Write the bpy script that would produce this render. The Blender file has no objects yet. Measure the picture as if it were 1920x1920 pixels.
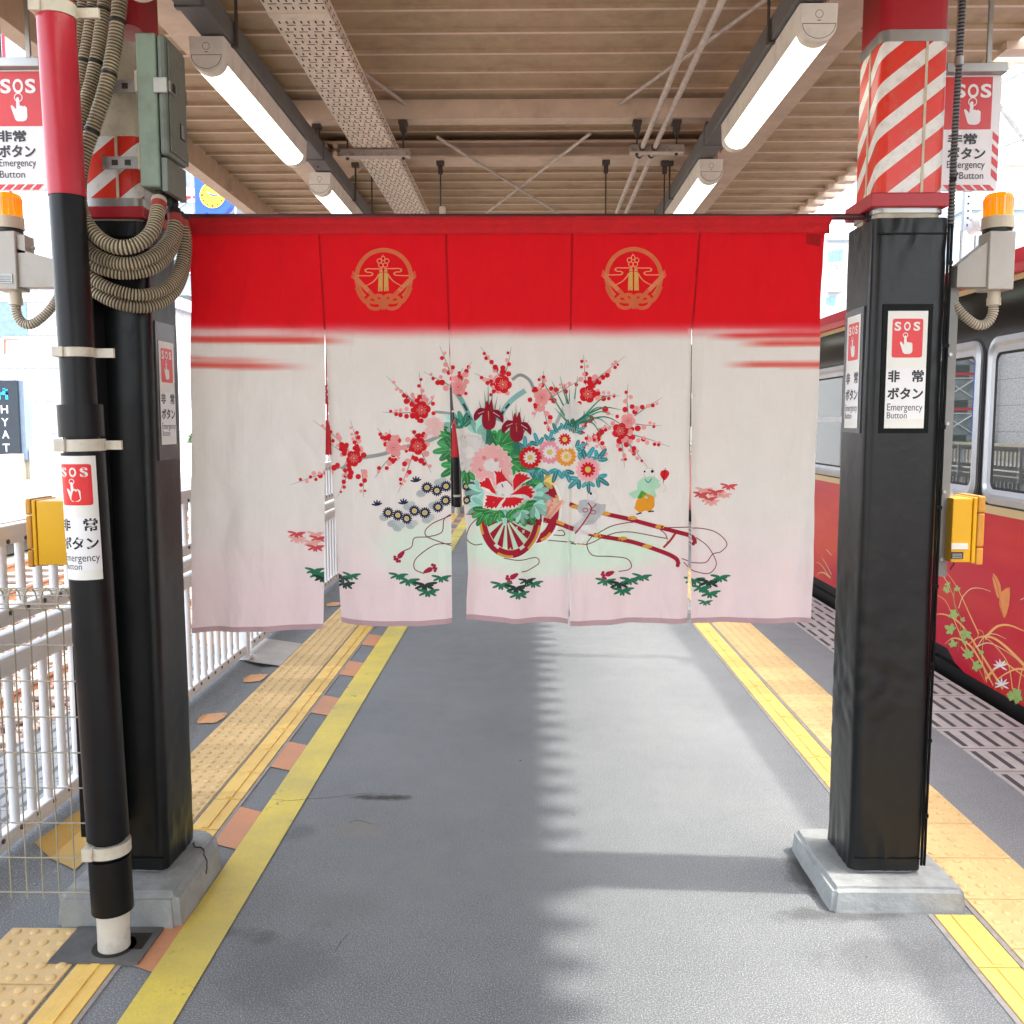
import bpy, bmesh, math, random
from mathutils import Vector, noise
import numpy as np
random.seed(7)
S = bpy.context.scene
COL = S.collection
PI = math.pi
R = math.radians

# ------------------------------------------------------------------ camera
FPX = 1750.0; EYE = 1.6
TH = math.atan(167 / FPX); PSI = math.atan(30 / math.hypot(FPX, 167))
camd = bpy.data.cameras.new('camera'); cam = bpy.data.objects.new('camera', camd); COL.objects.link(cam)
camd.sensor_width = 36; camd.lens = 36 * FPX / 1920; camd.clip_end = 900; camd.clip_start = .05
cam.location = (0, 0, EYE); cam.rotation_euler = (PI / 2 - TH, 0, PSI)
S.camera = cam
# ------------------------------------------------------------------ world, sun, exposure
SUN_EL = R(57.9); SUN_AZ = R(3)      # sun stands over +X, a touch behind
w = bpy.data.worlds.new('World'); S.world = w; w.use_nodes = True
nt = w.node_tree; bg = nt.nodes['Background']
sky = nt.nodes.new('ShaderNodeTexSky'); sky.sky_type = 'NISHITA'; sky.sun_disc = False
sky.sun_elevation = SUN_EL; sky.sun_rotation = R(90) + SUN_AZ; sky.air_density = 1.0; sky.dust_density = 4.0; sky.ozone_density = .6
hs = nt.nodes.new('ShaderNodeHueSaturation'); hs.inputs['Saturation'].default_value = .45; nt.links.new(sky.outputs[0], hs.inputs['Color']); nt.links.new(hs.outputs[0], bg.inputs[0]); bg.inputs[1].default_value = .15
sd = bpy.data.lights.new('sun', 'SUN'); so = bpy.data.objects.new('sun', sd); COL.objects.link(so)
sd.energy = .52; sd.angle = R(1.7); sd.color = (1, .95, .87)
sdir = Vector((math.cos(SUN_EL) * math.cos(SUN_AZ), -math.cos(SUN_EL) * math.sin(SUN_AZ), math.sin(SUN_EL)))
so.rotation_euler = sdir.to_track_quat('Z', 'Y').to_euler(); so.location = (8, 0, 15)
vs = S.view_settings; vs.view_transform = 'Standard'; vs.look = 'None'; vs.gamma = 1; vs.use_curve_mapping = False
vs.exposure = 3.02

# ------------------------------------------------------------------ helpers
_F = Vector((-math.sin(PSI) * math.cos(TH), math.cos(PSI) * math.cos(TH), -math.sin(TH)))
_R = Vector((math.cos(PSI), math.sin(PSI), 0)); _U = _R.cross(_F); _C = Vector((0, 0, EYE))
def at(x, y, ax, v):
    """surveyed point: pixel of the photograph met with a known world plane"""
    d = _F + _R * ((x - 960) / FPX) + _U * ((960 - y) / FPX)
    i = 'XYZ'.index(ax); return _C + d * ((v - _C[i]) / d[i])

def s2l(c):
    return tuple(((v / 12.92) if v <= .04045 else ((v + .055) / 1.055) ** 2.4) for v in c)
def hexc(h): return s2l(tuple(int(h[i:i + 2], 16) / 255 for i in (0, 2, 4)))

MATS = {}
def mat(name, col, rough=.6, metal=0., var=.12, vscale=6., bump=0., bscale=60., coat=0., stain=None, stain_amt=.5, stain_scale=3., emit=0., spec=.5, trans=0., objco=True, stretch=None):
    if name in MATS: return MATS[name]
    m = bpy.data.materials.new(name); m.use_nodes = True; MATS[name] = m
    t = m.node_tree; N = t.nodes; L = t.links; b = N['Principled BSDF']
    tc = N.new('ShaderNodeTexCoord'); co = tc.outputs['Object']
    if stretch:
        mp = N.new('ShaderNodeMapping'); mp.inputs['Scale'].default_value = stretch; L.new(co, mp.inputs[0]); co = mp.outputs[0]
    b.inputs['Roughness'].default_value = rough; b.inputs['Metallic'].default_value = metal
    b.inputs['Coat Weight'].default_value = coat; b.inputs['Coat Roughness'].default_value = .08
    b.inputs['Specular IOR Level'].default_value = spec
    if trans: b.inputs['Transmission Weight'].default_value = trans
    c4 = (*col, 1)
    nz = N.new('ShaderNodeTexNoise'); nz.inputs['Scale'].default_value = vscale; nz.inputs['Detail'].default_value = 8; nz.inputs['Roughness'].default_value = .65
    L.new(co, nz.inputs['Vector'])
    rp = N.new('ShaderNodeValToRGB'); e = rp.color_ramp.elements
    e[0].position = .3; e[0].color = (*[v * (1 - var) for v in col], 1); e[1].position = .7; e[1].color = (*[min(1, v * (1 + var)) for v in col], 1)
    L.new(nz.outputs[0], rp.inputs[0]); out = rp.outputs[0]
    if stain:
        n2 = N.new('ShaderNodeTexNoise'); n2.inputs['Scale'].default_value = stain_scale; n2.inputs['Detail'].default_value = 10; n2.inputs['Roughness'].default_value = .7
        L.new(co, n2.inputs['Vector'])
        r2 = N.new('ShaderNodeValToRGB'); r2.color_ramp.elements[0].position = .5; r2.color_ramp.elements[1].position = .75
        r2.color_ramp.elements[1].color = (stain_amt,) * 3 + (1,)
        L.new(n2.outputs[0], r2.inputs[0])
        mx = N.new('ShaderNodeMix'); mx.data_type = 'RGBA'; L.new(r2.outputs[0], mx.inputs[0]); L.new(out, mx.inputs[6]); mx.inputs[7].default_value = (*stain, 1); out = mx.outputs[2]
    L.new(out, b.inputs['Base Color'])
    if bump:
        n3 = N.new('ShaderNodeTexNoise'); n3.inputs['Scale'].default_value = bscale; n3.inputs['Detail'].default_value = 6; L.new(co, n3.inputs['Vector'])
        bp = N.new('ShaderNodeBump'); bp.inputs['Strength'].default_value = bump; bp.inputs['Distance'].default_value = .01
        L.new(n3.outputs[0], bp.inputs['Height']); L.new(bp.outputs[0], b.inputs['Normal'])
    if emit:
        b.inputs['Emission Color'].default_value = c4; b.inputs['Emission Strength'].default_value = emit
    return m

class MB:
    """collects shapes in world coordinates, then links them as ONE mesh object"""
    def __init__(s): s.v = []; s.f = []; s.m = []; s.sm = []; s.uv = {}
    def add(s, vs, fs, m=0, smooth=False):
        o = len(s.v); s.v.extend([tuple(p) for p in vs])
        for f in fs: s.f.append([o + i for i in f]); s.m.append(m); s.sm.append(smooth)
        return o
    def box(s, x0, x1, y0, y1, z0, z1, m=0, bev=0.):
        if x0 > x1: x0, x1 = x1, x0
        if y0 > y1: y0, y1 = y1, y0
        if bev:
            b = min(bev, (x1 - x0) * .45, (y1 - y0) * .45, (z1 - z0) * .45)
            bm = bmesh.new(); bmesh.ops.create_cube(bm, size=1)
            for q in bm.verts: q.co = Vector(((x0 + x1) / 2 + q.co.x * (x1 - x0), (y0 + y1) / 2 + q.co.y * (y1 - y0), (z0 + z1) / 2 + q.co.z * (z1 - z0)))
            bmesh.ops.bevel(bm, geom=bm.edges[:], offset=b, segments=2, affect='EDGES', profile=.5)
            bm.verts.index_update(); s.add([q.co[:] for q in bm.verts], [[q.index for q in f.verts] for f in bm.faces], m); bm.free(); return
        s.add([(x0, y0, z0), (x1, y0, z0), (x1, y1, z0), (x0, y1, z0), (x0, y0, z1), (x1, y0, z1), (x1, y1, z1), (x0, y1, z1)],
              [(3, 2, 1, 0), (4, 5, 6, 7), (0, 1, 5, 4), (1, 2, 6, 5), (2, 3, 7, 6), (3, 0, 4, 7)], m)
    def tube(s, pts, r, n=10, m=0, cap=True, smooth=True, rf=None):
        pts = [Vector(p) for p in pts]; K = len(pts)
        T = [(pts[min(i + 1, K - 1)] - pts[max(i - 1, 0)]).normalized() for i in range(K)]
        a = Vector((0, 0, 1)) if abs(T[0].z) < .9 else Vector((1, 0, 0)); nrm = T[0].cross(a).normalized()
        vs = []
        for i in range(K):
            nrm = (nrm - T[i] * nrm.dot(T[i])).normalized(); bi = T[i].cross(nrm)
            rr = rf(i) if rf else (r[i] if isinstance(r, (list, tuple)) else r)
            for k in range(n):
                an = 2 * PI * k / n; vs.append(pts[i] + (nrm * math.cos(an) + bi * math.sin(an)) * rr)
        fs = [(i * n + k, i * n + (k + 1) % n, (i + 1) * n + (k + 1) % n, (i + 1) * n + k) for i in range(K - 1) for k in range(n)]
        s.add(vs, fs, m, smooth)
        if cap: s.add([tuple(q) for q in vs[:n]], [tuple(range(n))[::-1]], m); s.add([tuple(q) for q in vs[-n:]], [tuple(range(n))], m)
    def cyl(s, p0, p1, r, n=16, m=0, r1=None): s.tube([p0, p1], [r, r if r1 is None else r1], n, m)
    def prism(s, poly, O, U, V, d, m=0):
        """polygon (u,v) extruded by vector d"""
        O, U, V, d = Vector(O), Vector(U), Vector(V), Vector(d); n = len(poly)
        a = [O + U * p[0] + V * p[1] for p in poly]; b = [q + d for q in a]
        s.add(a + b, [tuple(range(n))[::-1], tuple(range(n, 2 * n))] + [(i, (i + 1) % n, n + (i + 1) % n, n + i) for i in range(n)], m)
    def flat(s, poly, fn, m=0, smooth=False): s.add([fn(*p) for p in poly], [tuple(range(len(poly)))], m, smooth)
    def loft(s, prof, zs, m=0, smooth=True, cap=True):
        """prof(z)-> list of (x,y)"""
        rings = [prof(z) for z in zs]; n = len(rings[0])
        vs = [(x, y, z) for rg, z in zip(rings, zs) for x, y in rg]
        s.add(vs, [(i * n + k, i * n + (k + 1) % n, (i + 1) * n + (k + 1) % n, (i + 1) * n + k) for i in range(len(zs) - 1) for k in range(n)], m, smooth)
        if cap:
            s.add(vs[:n], [tuple(range(n))[::-1]], m); s.add(vs[-n:], [tuple(range(n))], m)
    def build(s, name, mats, parent=None, origin=None, uvfn=None):
        if parent is not None:
            o0 = Vector(parent.get('_o', (0, 0, 0)))
        else: o0 = Vector(origin) if origin is not None else Vector((0, 0, 0))
        me = bpy.data.meshes.new(name)
        me.from_pydata([(p[0] - o0[0], p[1] - o0[1], p[2] - o0[2]) for p in s.v], [], s.f)
        me.polygons.foreach_set('material_index', s.m); me.polygons.foreach_set('use_smooth', s.sm)
        for q in (mats if isinstance(mats, (list, tuple)) else [mats]): me.materials.append(q)
        if uvfn:
            uv = me.uv_layers.new(name='UVMap')
            for p in me.polygons:
                for li in p.loop_indices:
                    uv.data[li].uv = uvfn(s.v[me.loops[li].vertex_index], p.normal)
        me.update()
        o = bpy.data.objects.new(name, me); COL.objects.link(o)
        if parent is not None: o.parent = parent; o['_o'] = tuple(o0)
        else: o.location = o0; o['_o'] = tuple(o0)
        return o

def tag(o, label=None, cat=None, group=None, kind=None):
    if label: o['label'] = label
    if cat: o['category'] = cat
    if group: o['group'] = group
    if kind: o['kind'] = kind
    return o
def thing(name, label, cat, loc, group=None):
    o = bpy.data.objects.new(name, None); COL.objects.link(o); o.location = loc; o.empty_display_size = .1; o['_o'] = tuple(loc)
    return tag(o, label, cat, group)
def copy_tree(root, loc, label=None):
    def cp(o, par):
        c = o.copy(); COL.objects.link(c)
        if par: c.parent = par
        for ch in list(o.children): cp(ch, c)
        return c
    c = cp(root, None); c.location = loc; c['_o'] = tuple(loc)
    if label: c['label'] = label
    return c
def smooth_path(pts, n=8):
    P = [Vector(p) for p in pts]; P = [P[0] * 2 - P[1]] + P + [P[-1] * 2 - P[-2]]; out = []
    for i in range(1, len(P) - 2):
        for k in range(n):
            t = k / n; a, b, c, d = P[i - 1], P[i], P[i + 1], P[i + 2]
            out.append(.5 * ((2 * b) + (c - a) * t + (2 * a - 5 * b + 4 * c - d) * t * t + (3 * b - a - 3 * c + d) * t ** 3))
    out.append(P[-2]); return out
def resample(pts, step):
    out = [pts[0]]; acc = 0.
    for a, b in zip(pts, pts[1:]):
        L = (b - a).length; d = step - acc
        while d <= L: out.append(a + (b - a) * (d / L)); d += step
        acc = (acc + L) % step if L else acc
    out.append(pts[-1]); return out

# ------------------------------------------------------------------ lettering
_tc = {}
def text_mesh(body, bold=0.):
    k = (body, bold)
    if k in _tc: return _tc[k]
    c = bpy.data.curves.new('lettering', 'FONT'); c.body = body; c.offset = bold; c.resolution_u = 4
    o = bpy.data.objects.new('lettering', c); COL.objects.link(o); bpy.context.view_layer.update()
    me = bpy.data.meshes.new_from_object(o.evaluated_get(bpy.context.evaluated_depsgraph_get()))
    v = [(q.co.x, q.co.y) for q in me.vertices]; f = [tuple(p.vertices) for p in me.polygons]
    bpy.data.objects.remove(o); bpy.data.curves.remove(c); bpy.data.meshes.remove(me)
    x0 = min(p[0] for p in v); x1 = max(p[0] for p in v); y0 = min(p[1] for p in v); y1 = max(p[1] for p in v)
    v = [((p[0] - x0) / (x1 - x0), (p[1] - y0) / (y1 - y0)) for p in v]
    _tc[k] = (v, f); return _tc[k]
def put_text(mb, body, box, fn, m, bold=0., lift=.0008):
    v, f = text_mesh(body, bold); u0, u1, v0, v1 = box
    mb.add([fn(u0 + p[0] * (u1 - u0), v0 + p[1] * (v1 - v0), lift) for p in v], f, m)
def rrect(x0, x1, y0, y1, r, n=5):
    o = []
    for cx, cy, a0 in ((x1 - r, y1 - r, 0), (x0 + r, y1 - r, 90), (x0 + r, y0 + r, 180), (x1 - r, y0 + r, 270)):
        for k in range(n + 1): a = R(a0 + 90 * k / n); o.append((cx + r * math.cos(a), cy + r * math.sin(a)))
    return o
HAND = [(405, 470), (415, 458), (430, 458), (438, 470), (441, 556), (450, 549), (466, 551), (476, 562), (486, 553), (500, 554), (508, 565), (518, 566), (523, 580), (522, 680), (505, 710), (470, 722), (408, 720), (384, 700), (362, 630), (341, 562), (344, 547), (356, 543), (366, 552), (400, 592)]
def sos_sticker(fn, parent, label=None, W=.125, H=.375, name='sticker', nx=8, plain_text_gap=True):
    """fn(u 0..W, v 0..H (up), lift) -> world point"""
    mb = MB()
    for i in range(nx): mb.add([fn(W * i / nx, 0, 0), fn(W * (i + 1) / nx, 0, 0), fn(W * (i + 1) / nx, H, 0), fn(W * i / nx, H, 0)], [(0, 1, 2, 3)], 0)
    U = lambda u: u * W
    V = lambda v: (1 - v) * H
    # slightly different paper of the lower half
    for i in range(nx): mb.add([fn(W * i / nx, V(.92), .0003), fn(W * (i + 1) / nx, V(.92), .0003), fn(W * (i + 1) / nx, V(.49), .0003), fn(W * i / nx, V(.49), .0003)], [(0, 1, 2, 3)], 3)
    rr = rrect(U(.12), U(.885), V(.395), V(.065), .006)
    # red plate as vertical slices so it can wrap
    xs = sorted(set([round(U(.12) + (U(.885) - U(.12)) * i / 10, 5) for i in range(11)] + [round(U(.12) + .002, 5), round(U(.885) - .002, 5)]))
    def yr(x):
        r = .006; d = min(x - U(.12), U(.885) - x)
        return 0 if d >= r else r - math.sqrt(max(0, r * r - (r - d) ** 2))
    for a, b in zip(xs, xs[1:]):
        ya, yb = yr(a), yr(b)
        mb.add([fn(a, V(.395) + ya, .0006), fn(b, V(.395) + yb, .0006), fn(b, V(.065) - yb, .0006), fn(a, V(.065) - ya, .0006)], [(0, 1, 2, 3)], 1)
    for _c, _u in (('S', .17), ('O', .405), ('S', .645)): put_text(mb, _c, (U(_u), U(_u + .165), V(.168), V(.092)), fn, 0, .03, .0009)
    hp = [((x - (175 - 75 * (y - 105) / 1690)) / 585, (y - 105) / 1690) for x, y in HAND]
    mb.flat([(U(a), V(b)) for a, b in hp][::-1], lambda a, b: fn(a, b, .0009), 0)
    cx, cy = U(.45), V(.205); n = 20
    for k in range(n):
        a0, a1 = 2 * PI * k / n, 2 * PI * (k + 1) / n; ro, ri = .0083, .0063
        mb.add([fn(cx + q * math.cos(a), cy + q * math.sin(a), .001) for q, a in ((ro, a0), (ro, a1), (ri, a1), (ri, a0))], [(0, 1, 2, 3)], 0)
    put_text(mb, '非', (U(.05), U(.35), V(.605), V(.503)), fn, 2, .035)
    put_text(mb, '常', (U(.65), U(.95), V(.605), V(.500)), fn, 2, .03)
    put_text(mb, 'ボタン', (U(.05), U(.95), V(.752), V(.650)), fn, 2, .035)
    put_text(mb, 'Emergency', (U(.06), U(.95), V(.868), V(.787)), fn, 2, 0)
    put_text(mb, 'Button', (U(.06), U(.56), V(.915), V(.862)), fn, 2, 0)
    o = mb.build(name, [M_PAPER, M_SIGNRED, M_INK, M_PAPER2], parent)
    if label: o['label'] = label
    return o

# ------------------------------------------------------------------ materials
M_PAPER = mat('sticker_paper', (.78, .78, .72), .35, var=.03)
M_PAPER2 = mat('sticker_paper_white', (.82, .82, .82), .3, var=.02)
M_SIGNRED = mat('sign_red', (.72, .008, .012), .3, var=.05)
M_INK = mat('black_ink', (.01, .01, .012), .4)
M_REDPAINT = mat('red_steel_paint', (.42, .012, .022), .38, var=.15, bump=.05, bscale=40, stain=(.2, .03, .03), stain_amt=.35)
M_REDSLEEVE = mat('red_pipe_sleeve', (.5, .02, .04), .33, var=.1, bump=.1, bscale=25, stain=(.3, .02, .03), stain_amt=.3)
M_PAD = mat('black_vinyl_pad', (.0065, .0075, .008), .32, var=.15, bump=.12, bscale=22, spec=.33, stain=(.016, .015, .013), stain_amt=.6, stain_scale=4)
M_BLACKCOVER = mat('black_pipe_cover', (.0045, .005, .006), .36, var=.2, bump=.08, bscale=30, spec=.3)
M_BLACKPATCH = mat('black_backing', (.003, .0035, .0035), .4, spec=.12)
M_STRIP = mat('dull_steel_strip', (.25, .25, .235), .5, .3, var=.15, stain=(.15, .13, .1), stain_amt=.4)
M_STEEL = mat('brushed_steel', (.40, .40, .38), .38, .85, var=.12, bump=.04)
M_GALV = mat('galvanised_steel', (.42, .43, .42), .5, .7, var=.25, vscale=20, stain=(.25, .22, .18), stain_amt=.5, stain_scale=9)
M_CREAM = mat('cream_old_paint', (.62, .56, .42), .5, var=.12, stain=(.22, .09, .03), stain_amt=.6, stain_scale=12, bump=.1)
M_BAND = mat('cream_band', (.62, .58, .48), .5, var=.15, stain=(.35, .22, .1), stain_amt=.6, stain_scale=20, bump=.3, bscale=50)
M_HOSE = mat('ribbed_beige_hose', (.42, .36, .24), .5, var=.25, vscale=8, stain=(.1, .07, .035), stain_amt=.75, stain_scale=14)
M_HOSE_NEW = mat('ribbed_pale_hose', (.55, .5, .4), .5, var=.15, stain=(.2, .15, .1), stain_amt=.5, stain_scale=10)
M_HOSE_BLACK = mat('ribbed_black_hose', (.05, .05, .055), .35, var=.2)
M_GROOVE_DARK = mat('hose_groove_dark', (.085, .068, .04), .7, var=.4, vscale=12)  # darker colour for the groove rings, so the hose ribs stand out
M_GROOVE_DARK2 = mat('new_hose_groove_dark', (.25, .2, .13), .7, var=.3)  # darker groove rings of the pale hose
M_HOSE_PALE = mat('ribbed_grey_hose', (.16, .16, .165), .35, var=.2)
M_TIE = mat('black_plastic', (.012, .012, .012), .5)
M_GREENBOX = mat('green_box_paint', (.20, .27, .21), .42, var=.1, bump=.05, stain=(.08, .07, .05), stain_amt=.5, stain_scale=8)
M_GREENDOOR = mat('green_door_paint', (.15, .185, .155), .38, var=.12, bump=.05, stain=(.07, .06, .045), stain_amt=.5, stain_scale=8)
M_ORANGE = mat('orange_lens', (.95, .22, .0), .12, var=.03, coat=.6, emit=.12)
M_LENSRIB = mat('orange_lens_rib', (.9, .17, .0), .15)
M_BEIGEPL = mat('beige_plastic', (.60, .53, .40), .45, var=.06)
M_HOUSING = mat('grey_beige_housing', (.46, .44, .39), .42, var=.08, stain=(.2, .15, .1), stain_amt=.3, stain_scale=12)
M_YELLOWBOX = mat('yellow_box_paint', (.80, .42, .0), .38, var=.05, stain=(.4, .2, .02), stain_amt=.3)
M_OCHRE = mat('ochre_box_edge', (.62, .28, .03), .5, var=.15)
M_RIB_LIT = mat('roof_rib_lit_edge', (.66, .52, .41), .55, var=.1, vscale=30)  # lighter colour on rib bottoms paints in the light their edges catch
M_DECK = mat('roof_deck_paint', (.43, .32, .20), .62, var=.08, vscale=14, bump=.15, bscale=70, stain=(.22, .14, .085), stain_amt=.75, stain_scale=3.2)
M_BEAM = mat('beige_beam_paint', (.60, .47, .35), .52, var=.1, vscale=9, bump=.08, stain=(.25, .16, .1), stain_amt=.45, stain_scale=4)
M_CHANNEL = mat('grey_wire_channel', (.11, .11, .11), .5, var=.15, stain=(.2, .2, .18), stain_amt=.3)
M_LAMPBODY = mat('lamp_body_paint', (.74, .69, .60), .5, var=.1, stain=(.3, .24, .15), stain_amt=.4, stain_scale=14)
M_TRAY = mat('cable_tray_paint', (.80, .70, .58), .55, var=.12, vscale=20, stain=(.25, .15, .1), stain_amt=.4, stain_scale=15)
M_DARK = mat('dark_slot', (.02, .016, .012), .8)
M_PIPE = mat('conduit_paint', (.50, .44, .39), .5, var=.2, vscale=30)
M_RUSTYDARK = mat('dark_iron', (.06, .045, .035), .6, var=.3)
M_MOTTLE = mat('mottled_bracket', (.36, .31, .27), .6, var=.3, stain=(.05, .04, .03), stain_amt=.9, stain_scale=40)
M_WHITEMETAL = mat('white_fence_paint', (.78, .79, .80), .4, var=.04, stain=(.5, .5, .5), stain_amt=.3)
M_MESH = mat('beige_wire', (.42, .38, .28), .45, var=.1)
M_CONC = mat('plinth_concrete', (.33, .35, .345), .8, var=.18, vscale=8, bump=.5, bscale=45, stain=(.2, .2, .19), stain_amt=.7, stain_scale=5)
M_CONCPALE = mat('pale_concrete', (.52, .50, .46), .85, var=.12, vscale=5, bump=.3)
M_BOLT = mat('dark_bolt', (.05, .05, .05), .5)
M_WHITEPIPE = mat('white_pipe', (.66, .63, .55), .5, var=.08, stain=(.1, .09, .07), stain_amt=.5, stain_scale=9)

def ramp(N, p0, c0, p1, c1, interp='LINEAR'):
    r = N.new('ShaderNodeValToRGB'); r.color_ramp.interpolation = interp
    e = r.color_ramp.elements; e[0].position = p0; e[0].color = (*c0, 1) if len(c0) == 3 else c0; e[1].position = p1; e[1].color = (*c1, 1) if len(c1) == 3 else c1
    return r
def base(name):
    m = bpy.data.materials.new(name); m.use_nodes = True; MATS[name] = m
    t = m.node_tree; return m, t.nodes, t.links, t.nodes['Principled BSDF']
def math_(N, L, op, a, b=None, c=None):
    n = N.new('ShaderNodeMath'); n.operation = op
    for i, q in enumerate((a, b, c)):
        if q is None: continue
        if isinstance(q, (int, float)): n.inputs[i].default_value = q
        else: L.new(q, n.inputs[i])
    return n.outputs[0]
def mixc(N, L, fac, a, b):
    n = N.new('ShaderNodeMix'); n.data_type = 'RGBA'
    for i, q in ((0, fac), (6, a), (7, b)):
        if isinstance(q, (int, float)): n.inputs[i].default_value = q
        elif isinstance(q, tuple): n.inputs[i].default_value = (*q, 1)
        else: L.new(q, n.inputs[i])
    return n.outputs[2]

# asphalt
m, N, L, b = base('asphalt'); M_ASPHALT = m
tc = N.new('ShaderNodeTexCoord'); co = tc.outputs['Object']
def nz_(N, L, co, sc, det=6, rough=.6):
    n = N.new('ShaderNodeTexNoise'); n.inputs['Scale'].default_value = sc; n.inputs['Detail'].default_value = det; n.inputs['Roughness'].default_value = rough; L.new(co, n.inputs['Vector']); return n.outputs[0]
big = nz_(N, L, co, .9, 8, .65); med = nz_(N, L, co, 9, 6); fine = nz_(N, L, co, 230, 2, .6)
c1 = ramp(N, .35, (.150, .165, .172), .68, (.200, .215, .221)); L.new(big, c1.inputs[0])
c2 = mixc(N, L, math_(N, L, 'MAXIMUM', 0, math_(N, L, 'MULTIPLY', math_(N, L, 'SUBTRACT', fine, .50), 3.6)), c1.outputs[0], (.58, .59, .59)); dk = math_(N, L, 'MAXIMUM', 0, math_(N, L, 'MULTIPLY', math_(N, L, 'SUBTRACT', .40, fine), 4.)); c2 = mixc(N, L, dk, c2, (.07, .075, .08))
vo = N.new('ShaderNodeTexVoronoi'); vo.inputs['Scale'].default_value = 70; L.new(co, vo.inputs['Vector'])
sp = math_(N, L, 'LESS_THAN', vo.outputs['Distance'], .13)
wn = math_(N, L, 'GREATER_THAN', nz_(N, L, co, 33, 2), .56)
c3 = mixc(N, L, math_(N, L, 'MULTIPLY', math_(N, L, 'MULTIPLY', sp, wn), .75), c2, (.42, .42, .40))
# patches of dirt and dark strips beside the plinths: (x, y, rx, ry, dark/pale)
out = c3
for (px, py, rx, ry, amt, col) in ((722, 1495, .13, .04, .95, (.04, .036, .03)), (900, 1640, .5, .3, .22, (.24, .25, .25)), (560, 1400, .3, .6, .25, (.10, .11, .115)), (672, 1552, .14, .10, .6, (.25, .23, .20)), (640, 1700, .16, .13, .35, (.18, .175, .165)), (520, 1820, .2, .25, .3, (.06, .06, .062)), (1700, 1800, .3, .16, .3, (.05, .052, .056)), (1505, 1640, .06, .16, .8, (.035, .035, .034)), (1560, 1715, .28, .05, .55, (.05, .05, .048)), (300, 1750, .4, .07, .5, (.045, .045, .045)), (560, 1560, .07, .09, .35, (.045, .05, .06))):
    p = at(px, py, 'Z', 0)
    mp = N.new('ShaderNodeMapping'); mp.vector_type = 'POINT'; mp.inputs['Location'].default_value = (-p.x / rx, -p.y / ry, 0); mp.inputs['Scale'].default_value = (1 / rx, 1 / ry, 0)
    L.new(co, mp.inputs[0]); ln = N.new('ShaderNodeVectorMath'); ln.operation = 'LENGTH'; L.new(mp.outputs[0], ln.inputs[0])
    d = math_(N, L, 'ADD', ln.outputs['Value'], math_(N, L, 'MULTIPLY', math_(N, L, 'SUBTRACT', med, .5), 2.2))
    rr = ramp(N, .45, (amt,) * 3, 1.25, (0, 0, 0)); L.new(d, rr.inputs[0]); out = mixc(N, L, rr.outputs[0], out, col)
L.new(out, b.inputs['Base Color'])
rg = ramp(N, .3, (.62,) * 3, .7, (.8,) * 3); L.new(med, rg.inputs[0]); L.new(rg.outputs[0], b.inputs['Roughness'])
bp = N.new('ShaderNodeBump'); bp.inputs['Strength'].default_value = .5; bp.inputs['Distance'].default_value = .005
hh = math_(N, L, 'ADD', fine, math_(N, L, 'MULTIPLY', med, .5)); L.new(hh, bp.inputs['Height']); L.new(bp.outputs[0], b.inputs['Normal'])

def paint_mat(name, col, under=(.10, .108, .115), wear=.60, dirt=(.3, .28, .12), soft=.06):
    m, N, L, b = base(name); tc = N.new('ShaderNodeTexCoord'); co = tc.outputs['Object']
    n1 = nz_(N, L, co, 7, 9, .75); n2 = nz_(N, L, co, 120, 3, .7); n3 = nz_(N, L, co, 2.2, 5, .6)
    d = ramp(N, .35, col, .75, dirt); L.new(n3, d.inputs[0])
    c = mixc(N, L, math_(N, L, 'MULTIPLY', math_(N, L, 'SUBTRACT', n2, .45), .9), d.outputs[0], tuple(v * .55 for v in col))
    wr = ramp(N, wear, (0, 0, 0), wear + soft, (1, 1, 1)); L.new(n1, wr.inputs[0])
    L.new(mixc(N, L, wr.outputs[0], c, under), b.inputs['Base Color']); b.inputs['Roughness'].default_value = .6
    bp = N.new('ShaderNodeBump'); bp.inputs['Strength'].default_value = .4; bp.inputs['Distance'].default_value = .004; L.new(n2, bp.inputs['Height']); L.new(bp.outputs[0], b.inputs['Normal'])
    return m
M_YLINE = paint_mat('yellow_line_paint', (.86, .69, .11), dirt=(.55, .46, .15), wear=.62)
M_ODASH = paint_mat('orange_dash_paint', (.74, .32, .15), wear=.64, dirt=(.55, .28, .16))
M_OWORN = paint_mat('orange_worn_paint', (.92, .47, .2), wear=.60, under=(.16, .165, .16), dirt=(.6, .34, .16), soft=.02)
def tile_mat(name, col, period=.3, var=.12, dirt=(.35, .26, .14)):
    m, N, L, b = base(name); tc = N.new('ShaderNodeTexCoord'); co = tc.outputs['Object']
    sx = N.new('ShaderNodeSeparateXYZ'); L.new(co, sx.inputs[0])
    cell = math_(N, L, 'FLOOR', math_(N, L, 'DIVIDE', sx.outputs[1], period))
    wn = N.new('ShaderNodeTexWhiteNoise'); wn.noise_dimensions = '1D'; L.new(cell, wn.inputs['W'])
    a = mixc(N, L, wn.outputs[0], tuple(v * (1 - var) for v in col), tuple(min(1, v * (1 + var)) for v in col))
    n1 = nz_(N, L, co, 11, 8, .7); d = ramp(N, .48, (0, 0, 0), .8, (.75,) * 3); L.new(n1, d.inputs[0])
    c = mixc(N, L, d.outputs[0], a, dirt)
    n2 = nz_(N, L, co, 160, 3, .6); c = mixc(N, L, math_(N, L, 'MULTIPLY', math_(N, L, 'SUBTRACT', n2, .45), .5), c, tuple(v * .5 for v in col))
    L.new(c, b.inputs['Base Color']); b.inputs['Roughness'].default_value = .55
    bp = N.new('ShaderNodeBump'); bp.inputs['Strength'].default_value = .25; bp.inputs['Distance'].default_value = .003; L.new(n2, bp.inputs['Height']); L.new(bp.outputs[0], b.inputs['Normal'])
    return m
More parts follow.
